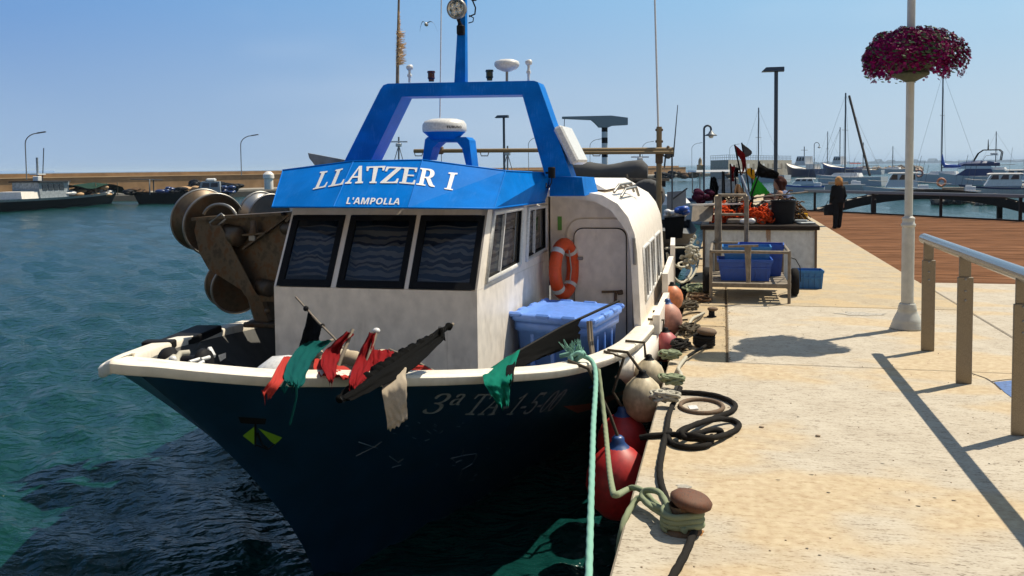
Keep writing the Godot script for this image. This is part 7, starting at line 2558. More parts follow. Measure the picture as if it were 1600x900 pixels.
func make_next_boat() -> void:
	# the boat moored astern: only its gear shows over the first one
	var at := w(-2.65, WATER, 20.9)
	var o := thing("fishing_boat", "brown masted fishing boat with a covered net drum moored astern", "fishing boat", at)
	var yaw := -PI / 2  # bow towards the viewer
	var sub := func(called: String, g: Geo, m: Material) -> MeshInstance3D: return part(called, g, m, o)
	var g := Geo.new()
	var hs := hull_shape(11.0, 4.0, 2.1, 1.3, 0.7, -0.3, 1.0).done()
	var st := SurfaceTool.new()
	st.append_from(hs, 0, Transform3D(Basis(Vector3.UP, yaw), at))
	part("hull", st.commit(), M.boat_black, o)
	st = SurfaceTool.new()
	st.append_from(deck_shape(11.0, 4.0, 2.1, 1.3, 0.25).done(), 0, Transform3D(Basis(Vector3.UP, yaw), at))
	part("deck", st.commit(), M.deck_paint, o)
	# mast and boom
	g = Geo.new()
	g.tube([at_t(1029, 440, 17.5), at_t(1030, 198, 17.5)], 0.055, 10)
	var mast: MeshInstance3D = sub.call("mast", g, M.pole_brown)
	g = Geo.new()
	g.tube([at_t(1028.5, 200, 17.5), at_t(1022, -40, 17.5)], [0.022, 0.016], 7)
	part("whip_aerial", g, M.white_clean, mast)
	g = Geo.new()
	for q in [203, 221, 300]:
		g.bar(at_t(1024, q, 17.5), at_t(1036, q, 17.5), 0.05, 0.05, 0.01)
	g.cube(at_t(1030, 247, 17.5), Vector3(0.14, 0.22, 0.14), 0.02)
	part("fitting", g, M.rusty, mast)
	g = Geo.new()
	g.tube([at_t(647, 236, 17.4), at_t(1052, 233.5, 17.4)], 0.042, 9)
	g.tube([at_t(900, 239, 17.35), at_t(1052, 238, 17.35)], 0.032, 9)
	var boom: MeshInstance3D = sub.call("boom", g, M.pole_brown)
	for x in [654, 757, 932]:
		g = Geo.new()
		g.tube([at_t(x - 7, 237, 17.4), at_t(x - 5, 243.5, 17.4), at_t(x + 5, 243.5, 17.4), at_t(x + 7, 237, 17.4)], 0.012, 5)
		part("hanger", g, M.dull_steel, boom)
	for q in [[686, 235, 0.16], [1044, 230, 0.06]]:
		g = Geo.new()
		g.cube(at_t(q[0], q[1], 17.4), Vector3(q[2], q[2], q[2]), 0.02)
		part("block", g, M.rusty, boom)
	g = Geo.new()
	g.tube([at_t(1037, 237, 17.5), at_t(1036, 243, 17.5), at_t(1043, 245, 17.4), at_t(1050, 239, 17.4)], 0.02, 6)
	g.ball(at_t(1044, 242, 17.4), Vector3(0.07, 0.08, 0.07), 9, 6)
	g.tube([at_t(1050, 238, 17.4), at_t(1050.5, 330, 17.4)], 0.018, 6)
	g.tube([at_t(1040, 243, 17.4), at_t(1038, 262, 17.4)], 0.018, 6)
	g.tube([at_t(1052, 245, 17.4), at_t(1059, 164, 17.4)], [0.016, 0.008], 6)
	sub.call("rigging", g, M.dark_pole)
	# net drum under a dark cover, with pale rails before it
	g = Geo.new()
	var rings := []
	for i in 15:
		var u := i / 14.0
		var ring := []
		var c := at_t(lerp(886.0, 1012.0, u), 269.0 + 2.0 * sin(u * 4.0), 18.6)
		for k in 14:
			var a := TAU * k / 14.0
			var r: float = (0.22 + 0.03 * sin(u * 9.0) + 0.015 * sin(k * 2.0 + u * 20.0)) * (0.55 if i == 0 or i == 14 else 1.0)
			ring.append(c + Vector3(0, sin(a) * r, cos(a) * r))
		rings.append(ring)
	g.loft(rings, true, true)
	sub.call("covered_net_drum", g, M.grey_cloth)
	g = Geo.new()
	g.slab([at_t(884, 292, 18.6), at_t(1040, 292, 18.6), at_t(1040, 292, 19.2), at_t(884, 292, 19.2)], [at_t(884, 280, 18.6), at_t(1040, 280, 18.6), at_t(1040, 280, 19.2), at_t(884, 280, 19.2)])
	sub.call("drum_bed", g, M.black)
	g = Geo.new()
	g.bar(at_t(978, 280, 18.2), at_t(1046, 281, 18.2), 0.06, 0.05)
	g.bar(at_t(979, 272, 18.2), at_t(981, 284, 18.2), 0.04, 0.04)
	sub.call("roller_rail", g, M.wood_grey)
	g = Geo.new()
	g.lathe([Vector2(0.0, 0.3), Vector2(0.3, 0.3), Vector2(0.34, 0.22), Vector2(0.34, -0.22), Vector2(0.3, -0.3), Vector2(0, -0.3)], Transform3D(Basis(Vector3.RIGHT, PI / 2), at_t(1012, 306, 18.0)), 18)
	sub.call("net_roll", g, M.grey_cloth)
	# wheelhouse box in grey blue behind the mast, with a slanting stay
	g = Geo.new()
	g.slab([at_t(1042, 345, 18.4), at_t(1072, 345, 18.4), at_t(1072, 345, 19.6), at_t(1042, 345, 19.6)], [at_t(1042, 300, 18.4), at_t(1072, 298, 18.4), at_t(1072, 298, 19.6), at_t(1042, 300, 19.6)])
	var box: MeshInstance3D = sub.call("grey_casing", g, M.blue_grey)
	g = Geo.new()
	g.tube([at_t(1050, 312, 18.3), at_t(1074, 294, 18.3)], 0.02, 6)
	part("stay", g, M.dark_pole, box)
	g = Geo.new()
	g.slab([at_t(1038, 340, 16.4), at_t(1070, 338, 16.4), at_t(1066, 372, 16.6), at_t(1040, 374, 16.6)], [at_t(1038, 340, 17.2), at_t(1070, 338, 17.2), at_t(1066, 372, 17.2), at_t(1040, 374, 17.2)])
	sub.call("stern_box", g, M.boat_black)
	rng.seed = 90
	g = Geo.new()
	for k in 22:
		g.ball(at_t(rng.randf_range(1040, 1070), rng.randf_range(329, 337), rng.randf_range(16.5, 17.0)), Vector3(0.1, 0.06, 0.1) * rng.randf_range(0.5, 1.1), 7, 5)
	single("ice_bags", "white plastic bags heaped on the dark box of the boat astern", "bags", g, M.white_clean)
	g = Geo.new()
	for k in 10:
		g.ball(at_t(rng.randf_range(1058, 1071), rng.randf_range(325, 336), rng.randf_range(16.4, 16.8)), Vector3(0.09, 0.06, 0.08) * rng.randf_range(0.6, 1.1), 7, 5)
	single("blue_bags", "blue plastic bags beside the white ones on the dark box", "bags", g, M.mid_blue)
	# white skiff and dinghies between that boat and the wall
	var b := boat_node("small_boat", "long white open boat lying behind the boom mast", w(-4.0, WATER, 48.0), pixel_yaw(w(-7, 0, 50), w(1, 0, 45)), 8.5, 2.6, 1.2, 0.8, M.white_clean, M.white)
	block(b, "cuddy", Vector3(1.2, 1.15, 0), Vector3(2.4, 0.6, 1.7), M.white_clean, 0.6)
	var b2 := boat_node("small_boat", "white boat with a flat canopy lying beyond the flags", w(0.0, WATER, 60.0), 0.3, 7.0, 2.4, 1.1, 0.75, M.white_clean, M.white, M.navy)
	block(b2, "canopy", Vector3(0, 2.6, 0), Vector3(4.2, 0.12, 2.2), M.white_clean, 0.1)
	for x in [-1.8, 1.8]:
		for z in [-0.9, 0.9]:
			spar(b2, "canopy_post", [Vector3(x, 1.1, z), Vector3(x, 2.6, z)], 0.04, M.dull_steel)
	block(b2, "wheelhouse", Vector3(0.2, 1.6, 0), Vector3(1.6, 0.9, 1.6), M.boat_grey, 0.3)


func lamp_far(at: Vector3, h: float, out: float, yaw: float, label: String, group: String) -> void:
	# tall roadway lamp with a swan neck
	var o := thing("street_lamp", label, "street lamp", at, group)
	var g := Geo.new()
	var d := Basis(Vector3.UP, yaw) * Vector3(1, 0, 0)
	var pts := [at, at + Vector3(0, h * 0.72, 0)]
	for k in 6:
		var a := k / 5.0 * PI / 2
		pts.append(at + Vector3(0, h * (0.76 + 0.22 * sin(a)), 0) + d * out * (1 - cos(a)))
	g.tube(pts, 0.055, 7)
	part("pole", g, M.grey_pole, o)
	g = Geo.new()
	g.bar(pts[-1] - d * 0.1, pts[-1] + d * 0.75 + Vector3(0, 0.12, 0), 0.26, 0.12, 0.03)
	part("lamp_head", g, M.dark_pole, o)


func make_breakwater() -> void:
	# long quay wall: kerb quay, lower wall, set-back parapet
	var A := w(-86, 0, 18)
	var Bp := w(-48.5, 0, 101)
	var C := w(-3.3, 0, 246)
	var line := [A, Bp, C]
	var build := func(off0: float, off1: float, y0: float, y1: float) -> Geo:
		var g := Geo.new()
		var lo := []
		var ring := func(i: int) -> Array:
			var d: Vector3 = (line[min(i + 1, 2)] - line[max(i - 1, 0)]).normalized()
			var n := Vector3(d.z, 0, -d.x)
			if n.dot(-line[i]) > 0:
				n = -n
			return [line[i] + n * off0 + Vector3(0, y0, 0), line[i] + n * off0 + Vector3(0, y1, 0), line[i] + n * off1 + Vector3(0, y1, 0), line[i] + n * off1 + Vector3(0, y0, 0)]
		var r := [ring.call(0), ring.call(1), ring.call(2)]
		for i in 2:
			g.flat()
			for j in 4:
				g.quad(r[i][j], r[i][(j + 1) % 4], r[i + 1][(j + 1) % 4], r[i + 1][j])
		g.flat()
		g.quad(r[2][0], r[2][1], r[2][2], r[2][3])
		return g
	var bw := structure("breakwater", build.call(0.0, 9.0, -2.0, -0.32), M.quay)
	part("lower_wall", build.call(7.0, 9.5, -0.4, 1.30), M.wall_brown, bw)
	part("wall_ledge", build.call(6.85, 10.0, 1.30, 1.36), M.wall_tan, bw)
	part("parapet", build.call(9.0, 10.5, 1.35, 1.76), M.wall_brown, bw)
	# dark tyre fender band along the quay face
	part("waterline_band", build.call(-0.12, 0.05, -1.4, -0.55), M.dark_stone, bw)
	# lamps along it
	var xs := [41, 377, 690, 826, 922, 1004, 1081, 1140]
	var tops := [208, 212, 214, 215, 218, 222, 224, 226]
	for i in xs.size():
		var px: float = xs[i]
		# where the sight line meets the wall line
		var d := ray(px, 262)
		var P := Vector2(d.x, d.z).normalized()
		var best := Vector3.ZERO
		for k in 2:
			var a: Vector3 = line[k]
			var b: Vector3 = line[k + 1]
			var hit = Geometry2D.line_intersects_line(Vector2(0, 0), P, Vector2(a.x, a.z), Vector2(b.x - a.x, b.z - a.z))
			if hit != null:
				var u: float = (hit - Vector2(a.x, a.z)).dot(Vector2(b.x - a.x, b.z - a.z)) / Vector2(b.x - a.x, b.z - a.z).length_squared()
				if u > -0.02 and u < 1.3:
					best = Vector3(hit.x, 0, hit.y)
					break
		if best == Vector3.ZERO:
			continue
		best *= 1.06
		var dist := -(view.inverse() * (best - EYE)).z
		var top_y: float = EYE.y + (px_of(w(0, EYE.y, 1e6)).y - 0.0) * 0.0 + (262.0 - (px - 800) * 0.011 - tops[i]) / FOCAL * dist
		lamp_far(Vector3(best.x, 1.2, best.z), top_y - 1.2, 0.9 + dist * 0.005, 0.2, "grey swan neck lamp standing on the brown breakwater wall", "lamps along the breakwater")
	# pale block building with a railing at the wall's end
	var p0 := at_y(1112, 276, -0.6)
	var dd := 190.0
	var L0 := EYE + ray(1110, 262) * dd
	var L1 := EYE + ray(1138, 262) * dd * 0.93
	var L2 := EYE + ray(1237, 262) * dd * 1.16
	var o := thing("harbour_building", "long low pale building with a flat railed roof at the breakwater end", "building", Vector3(L1.x, -0.8, L1.z))
	var y1 := EYE.y + (257.0 - 249.5) / FOCAL * dd * 0.93
	var lo := [L0, L1, L2, L2 + ray(1237, 262) * 12.0, L0 + ray(1110, 262) * 12.0]
	var low := []
	var high := []
	for q in lo:
		low.append(Vector3(q.x, -1.0, q.z))
		high.append(Vector3(q.x, y1, q.z))
	var g := Geo.new()
	g.slab(low, high)
	var wall := part("wall", g, M.pale_wall, o)
	for k in 13:
		g = Geo.new()
		var a: Vector3 = (high[1] as Vector3).lerp(high[2], (k + 0.3) / 13.0)
		var b: Vector3 = (high[1] as Vector3).lerp(high[2], (k + 0.72) / 13.0)
		var towards := (Vector3(0, y1, 0) - a).normalized() * 0.05
		towards.y = 0
		g.slab([a + Vector3(0, -2.1, 0), b + Vector3(0, -2.1, 0), b + Vector3(0, -0.8, 0), a + Vector3(0, -0.8, 0)], [a + towards + Vector3(0, -2.1, 0), b + towards + Vector3(0, -2.1, 0), b + towards + Vector3(0, -0.8, 0), a + towards + Vector3(0, -0.8, 0)])
		part("window", g, M.white_clean if k % 3 == 0 else M.wood_grey, o)
	g = Geo.new()
	for k in 2:
		var a: Vector3 = high[k]
		var b: Vector3 = high[k + 1]
		for h in [0.5, 1.0]:
			g.bar(a + Vector3(0, h, 0), b + Vector3(0, h, 0), 0.05, 0.06)
		for j in (10 if k == 0 else 40):
			var q := a.lerp(b, j / (10.0 if k == 0 else 40.0))
			g.bar(q, q + Vector3(0, 1.0, 0), 0.06, 0.06)
	part("roof_railing", g, M.dark_pole, o)
	# small beacon tower
	var bt := EYE + ray(1094, 262) * 230.0
	g = Geo.new()
	g.lathe([Vector2(1.0, -2.0), Vector2(0.8, 1.0), Vector2(0.9, 1.1), Vector2(0.9, 1.3), Vector2(0.5, 1.4), Vector2(0.45, 2.6), Vector2(0.1, 3.2), Vector2(0, 3.3)], Transform3D(Basis(), Vector3(bt.x, 0.6, bt.z)), 12)
	single("beacon", "small tan beacon tower beyond the breakwater", "beacon", g, M.wall_tan)
	# heaps of gear standing on the quay
	rng.seed = 55
	for q in [[320, 292, M.boat_black, 1.5, "black tarpaulined heap of gear on the breakwater quay"], [346, 293, M.boat_black, 1.1, "lower black tarpaulined heap on the breakwater quay"], [1150, 272, M.brown_net, 1.6, "brown net heap on the quay before the pale building"], [1075, 268, M.brown_net, 2.0, "dark net heap on the quay near the swan neck lamp"], [1040, 268, M.boat_black, 2.2, "black covered heap on the quay behind the brown mast"]]:
		var c: Vector3 = EYE + ray(q[0], q[1]) * (98.0 if q[0] < 500 else 170.0)
		c.y = -0.32 if q[0] < 500 else -0.6
		g = Geo.new()
		for k in 16:
			g.ball(c + Vector3(rng.randf_range(-1.8, 1.8), rng.randf_range(0.1, q[3] * 0.55), rng.randf_range(-0.8, 0.8)), Vector3(rng.randf_range(0.4, 1.0), rng.randf_range(0.25, 0.5), rng.randf_range(0.4, 0.8)), 8, 5)
		single("gear_heap", q[4], "gear heap", g, q[2])
	g = Geo.new()
	var bl := EYE + ray(420, 291) * 100.0
	g.lathe([Vector2(0.5, 0), Vector2(0.5, 1.2), Vector2(0.62, 1.25), Vector2(0.6, 1.7), Vector2(0.3, 2.0), Vector2(0, 2.05)], Transform3D(Basis(), Vector3(bl.x, -0.32, bl.z)), 12, true)
	single("mooring_post", "white capped mooring post on the breakwater quay", "mooring post", g, M.white)


func make_left_boats() -> void:
	# black trawler with a grey band, nets under a tarpaulin
	var a := at_y(-75, 336, WATER)
	var b := at_y(184, 318, WATER)
	var mid := (a + b) / 2 + Vector3(-1.0, 0, -1.5)
	var L := a.distance_to(b)
	var o := boat_node("trawler", "black trawler with a grey band and nets under a green tarpaulin", mid, pixel_yaw(a, b), L, 4.6, 2.0, 1.35, M.boat_black, M.deck_paint, M.boat_grey)
	var wb := block(o, "wheelhouse", Vector3(-0.9, 2.25, 0), Vector3(3.4, 2.1, 2.6), M.boat_grey, -0.3)
	panes(o, wb, Vector3(-0.9, 2.35, 0), Vector3(3.4, 2.0, 2.62), 0.0, 4, M.dark_glass)
	block(o, "roof", Vector3(-0.9, 3.38, 0), Vector3(3.8, 0.14, 3.0), M.black, 0.0)
	block(o, "fore_casing", Vector3(-3.6, 1.7, 0), Vector3(2.0, 1.0, 2.4), M.white, 0.0)
	spar(o, "mast", [Vector3(-1.2, 3.4, 0), Vector3(-1.2, 6.4, 0)], 0.09, M.boat_grey)
	spar(o, "aerial", [Vector3(-0.9, 3.4, 0.2), Vector3(-0.6, 7.6, 0.2)], 0.04, M.dark_pole)
	var g := Geo.new()
	g.cube(Vector3(-1.2, 4.3, 0), Vector3(0.9, 0.15, 0.8))
	part("radar", g, M.white_clean, o, true)
	g = Geo.new()
	g.cube(Vector3(-1.9, 3.75, 0.5), Vector3(0.5, 0.6, 0.5), 0.05)
	part("roof_locker", g, M.white_clean, o, true)
	rng.seed = 7
	for q in [[1.6, M.white_clean, 0.7], [3.0, M.tan_cloth, 0.8], [4.4, M.brown_net, 1.0], [5.6, M.tan_cloth, 1.1], [6.6, M.white_clean, 0.9]]:
		g = Geo.new()
		for k in 12:
			g.ball(Vector3(q[0] + rng.randf_range(-0.9, 0.9), 1.3 + rng.randf() * q[2], rng.randf_range(-1.2, 1.2)), Vector3(rng.randf_range(0.3, 0.7), rng.randf_range(0.2, 0.4), rng.randf_range(0.3, 0.6)), 8, 5)
		part("net_heap", g, q[1], o, true)
	g = Geo.new()
	var grid := []
	for i in 13:
		var row := []
		for j in 7:
			var u := i / 12.0
			row.append(Vector3(lerp(0.9, 8.6, u), 3.05 - 0.55 * sin(u * PI * 1.5) * sin(u * PI * 1.5) - (0.9 if u > 0.93 else 0.0) - 0.25 * abs(j / 3.0 - 1.0), lerp(-1.6, 1.6, j / 6.0)))
		grid.append(row)
	g.sheet(grid, 0.02)
	part("tarpaulin", g, M.tarp_green, o, true)
	for x in [4.6, 6.2, 7.8]:
		spar(o, "tarpaulin_post", [Vector3(x, 1.2, 1.2), Vector3(x, 3.0, 1.2)], 0.05, M.pole_brown)
	o.scale = Vector3(1, 0.66, 1)
	# second dark boat to its right
	a = at_y(192, 320, WATER)
	b = at_y(345, 317, WATER)
	mid = (a + b) / 2 + Vector3(0, 0, -1.5)
	o = boat_node("trawler", "low dark workboat with a small white cabin by the breakwater", mid, pixel_yaw(b, a), a.distance_to(b) * 1.02, 3.6, 1.8, 1.5, M.boat_black, M.deck_paint)
	var cb := block(o, "cabin", Vector3(-2.5, 2.3, 0), Vector3(1.9, 1.7, 1.8), M.boat_grey, 0.2)
	panes(o, cb, Vector3(-2.5, 2.4, 0), Vector3(1.9, 1.6, 1.82), 0.2, 2, M.dark_glass)
	g = Geo.new()
	g.cube(Vector3(-2.6, 3.4, 0), Vector3(0.9, 0.5, 0.9), 0.15)
	part("roof_box", g, M.white_clean, o, true)
	spar(o, "goal_post", [Vector3(2.6, 1.4, -1.2), Vector3(2.6, 3.6, -1.2), Vector3(2.6, 3.6, 1.2), Vector3(2.6, 1.4, 1.2)], 0.06, M.dark_pole)
	spar(o, "derrick", [Vector3(1.6, 3.5, 0), Vector3(4.4, 3.7, 0)], 0.06, M.dark_pole)
	for q in [[1.3, M.navy], [0.3, M.boat_black], [-0.8, M.tan_cloth], [3.6, M.brown_net], [4.6, M.boat_black], [-4.0, M.navy]]:
		g = Geo.new()
		for k in 9:
			g.ball(Vector3(q[0] + rng.randf_range(-0.6, 0.6), 1.5 + rng.randf() * 0.8, rng.randf_range(-0.9, 0.9)), Vector3(rng.randf_range(0.25, 0.5), rng.randf_range(0.2, 0.35), rng.randf_range(0.25, 0.5)), 8, 5)
		part("gear", g, q[1], o, true)
	o.scale = Vector3(1, 0.62, 1)


func make_marina() -> void:
	var P := func(px: float, py: float) -> Vector3: return at_y(px, py, WATER)
	# two blue trawlers, bows towards the left
	var a: Vector3 = P.call(1254, 276)
	var o := boat_node("trawler", "dark blue trawler with a pale wheelhouse and no tall mast", a, 2.25, 13.0, 4.8, 4.0, 2.0, M.navy, M.white)
	var c := block(o, "wheelhouse", Vector3(-0.5, 4.4, 0), Vector3(4.0, 2.6, 3.2), M.white_clean, 0.9)
	panes(o, c, Vector3(-0.5, 4.5, 0), Vector3(4.0, 2.5, 3.25), 0.9, 3, M.dark_glass)
	spar(o, "mast", [Vector3(-0.6, 5.6, 0), Vector3(-0.6, 8.4, 0)], 0.12, M.dark_pole)
	spar(o, "crosstree", [Vector3(-0.6, 7.4, -1.2), Vector3(-0.6, 7.4, 1.2)], 0.06, M.dark_pole)
	spar(o, "bow_rail", [Vector3(5.8, 3.9, 0.5), Vector3(3.5, 3.7, 1.7), Vector3(0.5, 3.2, 2.0)], 0.05, M.white_clean)
	block(o, "after_casing", Vector3(-4.0, 2.8, 0), Vector3(3.0, 1.4, 2.6), M.white, 0.0)
	o.scale = Vector3.ONE * 0.84
	a = P.call(1312, 274)
	o = boat_node("trawler", "dark blue trawler with a tall thin mast and stays", a, 2.35, 13.0, 4.6, 4.0, 2.2, M.navy, M.white, M.mid_blue)
	c = block(o, "wheelhouse", Vector3(0.2, 4.5, 0), Vector3(3.2, 2.4, 2.8), M.white_clean, 0.7)
	panes(o, c, Vector3(0.2, 4.6, 0), Vector3(3.2, 2.3, 2.85), 0.7, 3, M.dark_glass)
	spar(o, "mast", [Vector3(0.0, 5.6, 0), Vector3(0.0, 14.4, 0)], 0.14, M.dark_pole)
	spar(o, "stay", [Vector3(0, 14.0, 0), Vector3(5.6, 4.0, 0)], 0.03, M.dark_pole, 4)
	spar(o, "stay", [Vector3(0, 14.0, 0), Vector3(4.2, 3.9, 0)], 0.03, M.dark_pole, 4)
	spar(o, "life_rail", [Vector3(-2, 3.6, 1.9), Vector3(-6, 3.5, 1.8)], 0.1, M.orange_net)
	o.scale = Vector3.ONE * 0.84
	# sailing yachts: hulls low behind other craft, tall masts
	for q in [[1190, 290, 168, 150.0, "white sailing yacht whose mast stands left of the dark lamp"], [1327, 290, 145, 120.0, "white sailing yacht with a sloping dark spar beside its mast"], [1478, 290, 110, 130.0, "white sailing yacht with a blue sail cover on its boom"], [1352, 290, 222, 240.0, "small far sailing yacht with a short mast before the stone mole"], [1398, 290, 228, 260.0, "small far sailing yacht right of the stone mole"], [1296, 290, 205, 250.0, "small far sailing yacht between the two blue trawlers"], [1560, 290, 205, 210.0, "far sailing yacht with a thin mast behind the flybridge cruiser"]]:
		var at: Vector3 = EYE + ray(q[0], 262) * q[3]
		at.y = WATER
		o = boat_node("sailing_yacht", q[4], at, 2.6, 9.5, 2.9, 1.5, 1.1, M.white_clean, M.white)
		block(o, "coachroof", Vector3(0.4, 1.45, 0), Vector3(4.0, 0.5, 1.7), M.white_clean, 0.6)
		var top: float = EYE.y + (257.0 - (q[0] - 1130) * 0.011 - q[2]) / FOCAL * q[3]
		var h := top - WATER
		spar(o, "mast", [Vector3(0.6, 1.2, 0), Vector3(0.6, h, 0)], 0.10, M.dark_pole)
		spar(o, "spreader", [Vector3(0.6, h * 0.6, -1.0), Vector3(0.6, h * 0.6, 1.0)], 0.035, M.grey_pole, 5)
		for e in [[4.6, 0.0], [-4.6, 0.0], [0.4, 1.3], [0.4, -1.3]]:
			spar(o, "stay", [Vector3(0.6, h * 0.98, 0), Vector3(e[0], 1.2, e[1])], 0.015, M.grey_pole, 4)
		var boom := spar(o, "boom", [Vector3(0.5, 2.2, 0), Vector3(-3.6, 2.3, 0)], 0.07, M.grey_pole)
		if q[0] == 1478:
			var g := Geo.new()
			g.tube([Vector3(0.55, 4.2, 0), Vector3(0.45, 3.0, 0), Vector3(0.1, 2.45, 0), Vector3(-1.2, 2.4, 0), Vector3(-3.4, 2.4, 0)], [0.08, 0.22, 0.34, 0.26, 0.12], 9)
			part("sail_cover", g, M.mid_blue, boom, true)
		if q[0] == 1327:
			var d0 := at + Vector3(0, h, 0)
			var g := Geo.new()
			g.tube([EYE + ray(1327, 150) * 118.0, EYE + ray(1359, 274) * 110.0], 0.16, 7)
			part("sloping_spar", g, M.beam, o)
			o.get_child(o.get_child_count() - 1).transform = o.transform.affine_inverse()
	# flybridge cruiser with a blue canopy
	var f: Vector3 = P.call(1516, 289)
	o = boat_node("motor_yacht", "white flybridge cruiser with a dark blue canopy and arch", f, 2.95, 10.5, 3.6, 2.3, 1.5, M.white_clean, M.white, M.white_clean)
	c = block(o, "saloon", Vector3(-0.6, 2.3, 0), Vector3(6.4, 1.3, 3.0), M.navy, 1.9)
	block(o, "flybridge", Vector3(-0.6, 3.3, 0), Vector3(5.8, 0.7, 2.9), M.white_clean, 1.6)
	var g2 := Geo.new()
	var rows := []
	for i in 9:
		var u := i / 8.0
		var r := []
		for j in 7:
			r.append(Vector3(lerp(2.0, -4.6, u), 3.7 + 0.75 * sin(PI * clamp(0.12 + u * 0.75, 0, 1)) * (1.0 - pow(abs(j / 3.0 - 1.0), 3.0)), lerp(-1.45, 1.45, j / 6.0)))
		rows.append(r)
	g2.sheet(rows, 0.05)
	g2.slab([Vector3(1.6, 3.5, -1.4), Vector3(-4.6, 3.4, -1.4), Vector3(-4.6, 3.4, 1.4), Vector3(1.6, 3.5, 1.4)], [Vector3(1.2, 3.85, -1.4), Vector3(-4.6, 4.0, -1.4), Vector3(-4.6, 4.0, 1.4), Vector3(1.2, 3.85, 1.4)])
	part("blue_canopy", g2, M.navy, o, true)
	for z in [-1.35, 1.35]:
		spar(o, "arch", [Vector3(-0.4, 4.2, z), Vector3(-1.2, 5.7, z), Vector3(-2.0, 6.3, z), Vector3(-4.6, 6.3, z), Vector3(-5.0, 5.9, z), Vector3(-4.8, 4.4, z)], 0.09, M.beam)
	spar(o, "arch_bar", [Vector3(-2.4, 6.3, -1.35), Vector3(-2.4, 6.3, 1.35)], 0.08, M.beam)
	spar(o, "aerial", [Vector3(-2.8, 6.3, 0.4), Vector3(-2.8, 8.2, 0.4)], [0.14, 0.05], M.beam)
	spar(o, "windscreen_rail", [Vector3(-1.9, 4.5, -1.2), Vector3(-2.4, 5.3, -1.2), Vector3(-4.4, 5.4, -1.2)], 0.04, M.dull_steel)
	g2 = Geo.new()
	g2.cube(Vector3(-3.7, 5.6, 0), Vector3(1.1, 0.35, 1.0), 0.06)
	part("radar_box", g2, M.white_clean, o, true)
	o.scale = Vector3.ONE * 0.72
	# cabin boats nearer
	for q in [[1402, 306, 3.0, 7.2, "white pilot house boat with three tall dark side panes behind the lamp post", M.white_clean, 1.5], [1560, 304, 2.95, 8.0, "cream cabin boat with a green tinted windscreen by the footbridge end", M.white, 1.3], [1585, 292, 2.9, 8.5, "grey white cabin boat with raked dark windows behind the cream one", M.white_clean, 1.4], [1300, 297, 3.05, 8.5, "long low white boat moored beyond the blond walker", M.white_clean, 0.0], [1250, 300, 3.0, 6.0, "white skiff with a windscreen moored before the blue trawlers", M.white_clean, 0.7], [1475, 310, 2.9, 6.6, "brown and white open boat with a fender ring on its bow", M.wood_grey, 0.0]]:
		var at: Vector3 = P.call(q[0], q[1])
		o = boat_node("cabin_boat", q[4], at, q[2], q[3], q[3] * 0.36, 1.15, 0.72, q[5], M.white, [M.navy, null, M.mid_blue, M.boat_black, null, M.white][int(q[0]) % 6])
		if q[6] > 0:
			c = block(o, "cabin", Vector3(-0.4, 1.0 + q[6] / 2, 0), Vector3(q[3] * 0.46, q[6], q[3] * 0.26), q[5], 0.8)
			panes(o, c, Vector3(-0.4, 1.0 + q[6] / 2 + 0.1, 0), Vector3(q[3] * 0.46, q[6] * 0.95, q[3] * 0.265), 0.8, 3, M.dark_glass)
			block(o, "roof", Vector3(-0.6, 1.05 + q[6], 0), Vector3(q[3] * 0.44, 0.10, q[3] * 0.28), M.white, 0.3)
		else:
			block(o, "bench", Vector3(-0.8, 0.95, 0), Vector3(q[3] * 0.3, 0.35, q[3] * 0.22), M.wood_grey, 0.0)
			block(o, "engine_box", Vector3(-q[3] * 0.33, 1.05, 0), Vector3(0.7, 0.6, 0.7), M.white_clean, 0.1)
		spar(o, "rail", [Vector3(q[3] * 0.42, 1.75, 0.2), Vector3(q[3] * 0.2, 1.6, q[3] * 0.13), Vector3(-q[3] * 0.1, 1.45, q[3] * 0.15)], 0.025, M.dull_steel, 5)
		spar(o, "aerial", [Vector3(-1.0, 1.1 + q[6], 0.2), Vector3(-1.3, 3.9 + q[6], 0.2)], 0.015, M.grey_pole, 4)
		for e in 3:
			spar(o, "fishing_rod", [Vector3(-q[3] * 0.38 + e * 0.5, 1.1, 0.5 - e * 0.4), Vector3(-q[3] * 0.44 + e * 0.4, 3.4 + e * 0.5, 0.6 - e * 0.5)], 0.018, M.dark_pole, 4)
		block(o, "cockpit_seat", Vector3(-q[3] * 0.36, 0.95, 0), Vector3(q[3] * 0.14, 0.5, q[3] * 0.26), M.white_clean, 0.0)
		spar(o, "fender", [Vector3(0.4, 0.65, q[3] * 0.185), Vector3(0.4, 0.2, q[3] * 0.185)], 0.13, M.navy)
		spar(o, "fender", [Vector3(-1.2, 0.62, q[3] * 0.185), Vector3(-1.2, 0.18, q[3] * 0.185)], 0.13, M.white_clean)
		o.scale = Vector3.ONE * 0.82
	# ring buoys hung on two of the boats
	for q in [[1436, 271, 89.5, M.fender_salmon, "pale orange lifebuoy on the pilot house boat's stern"], [1471, 285, 80.0, M.fender_orange, "yellow lifebuoy on the brown open boat"]]:
		var cc: Vector3 = EYE + ray(q[0], q[1]) * q[2]
		var g := Geo.new()
		var ring := []
		for k in 20:
			ring.append(cc + Vector3(cos(TAU * k / 20.0) * 0.33, sin(TAU * k / 20.0) * 0.33, 0))
		g.tube(ring, 0.10, 8, false, true)
		single("lifebuoy", q[4], "lifebuoy", g, q[3])
	# rock groyne in the basin and a stone mole further out
	rng.seed = 101
	var mesh := Geo.new()
	mesh.flat()
	var ro := Vector3.ZERO
	var shapes := []
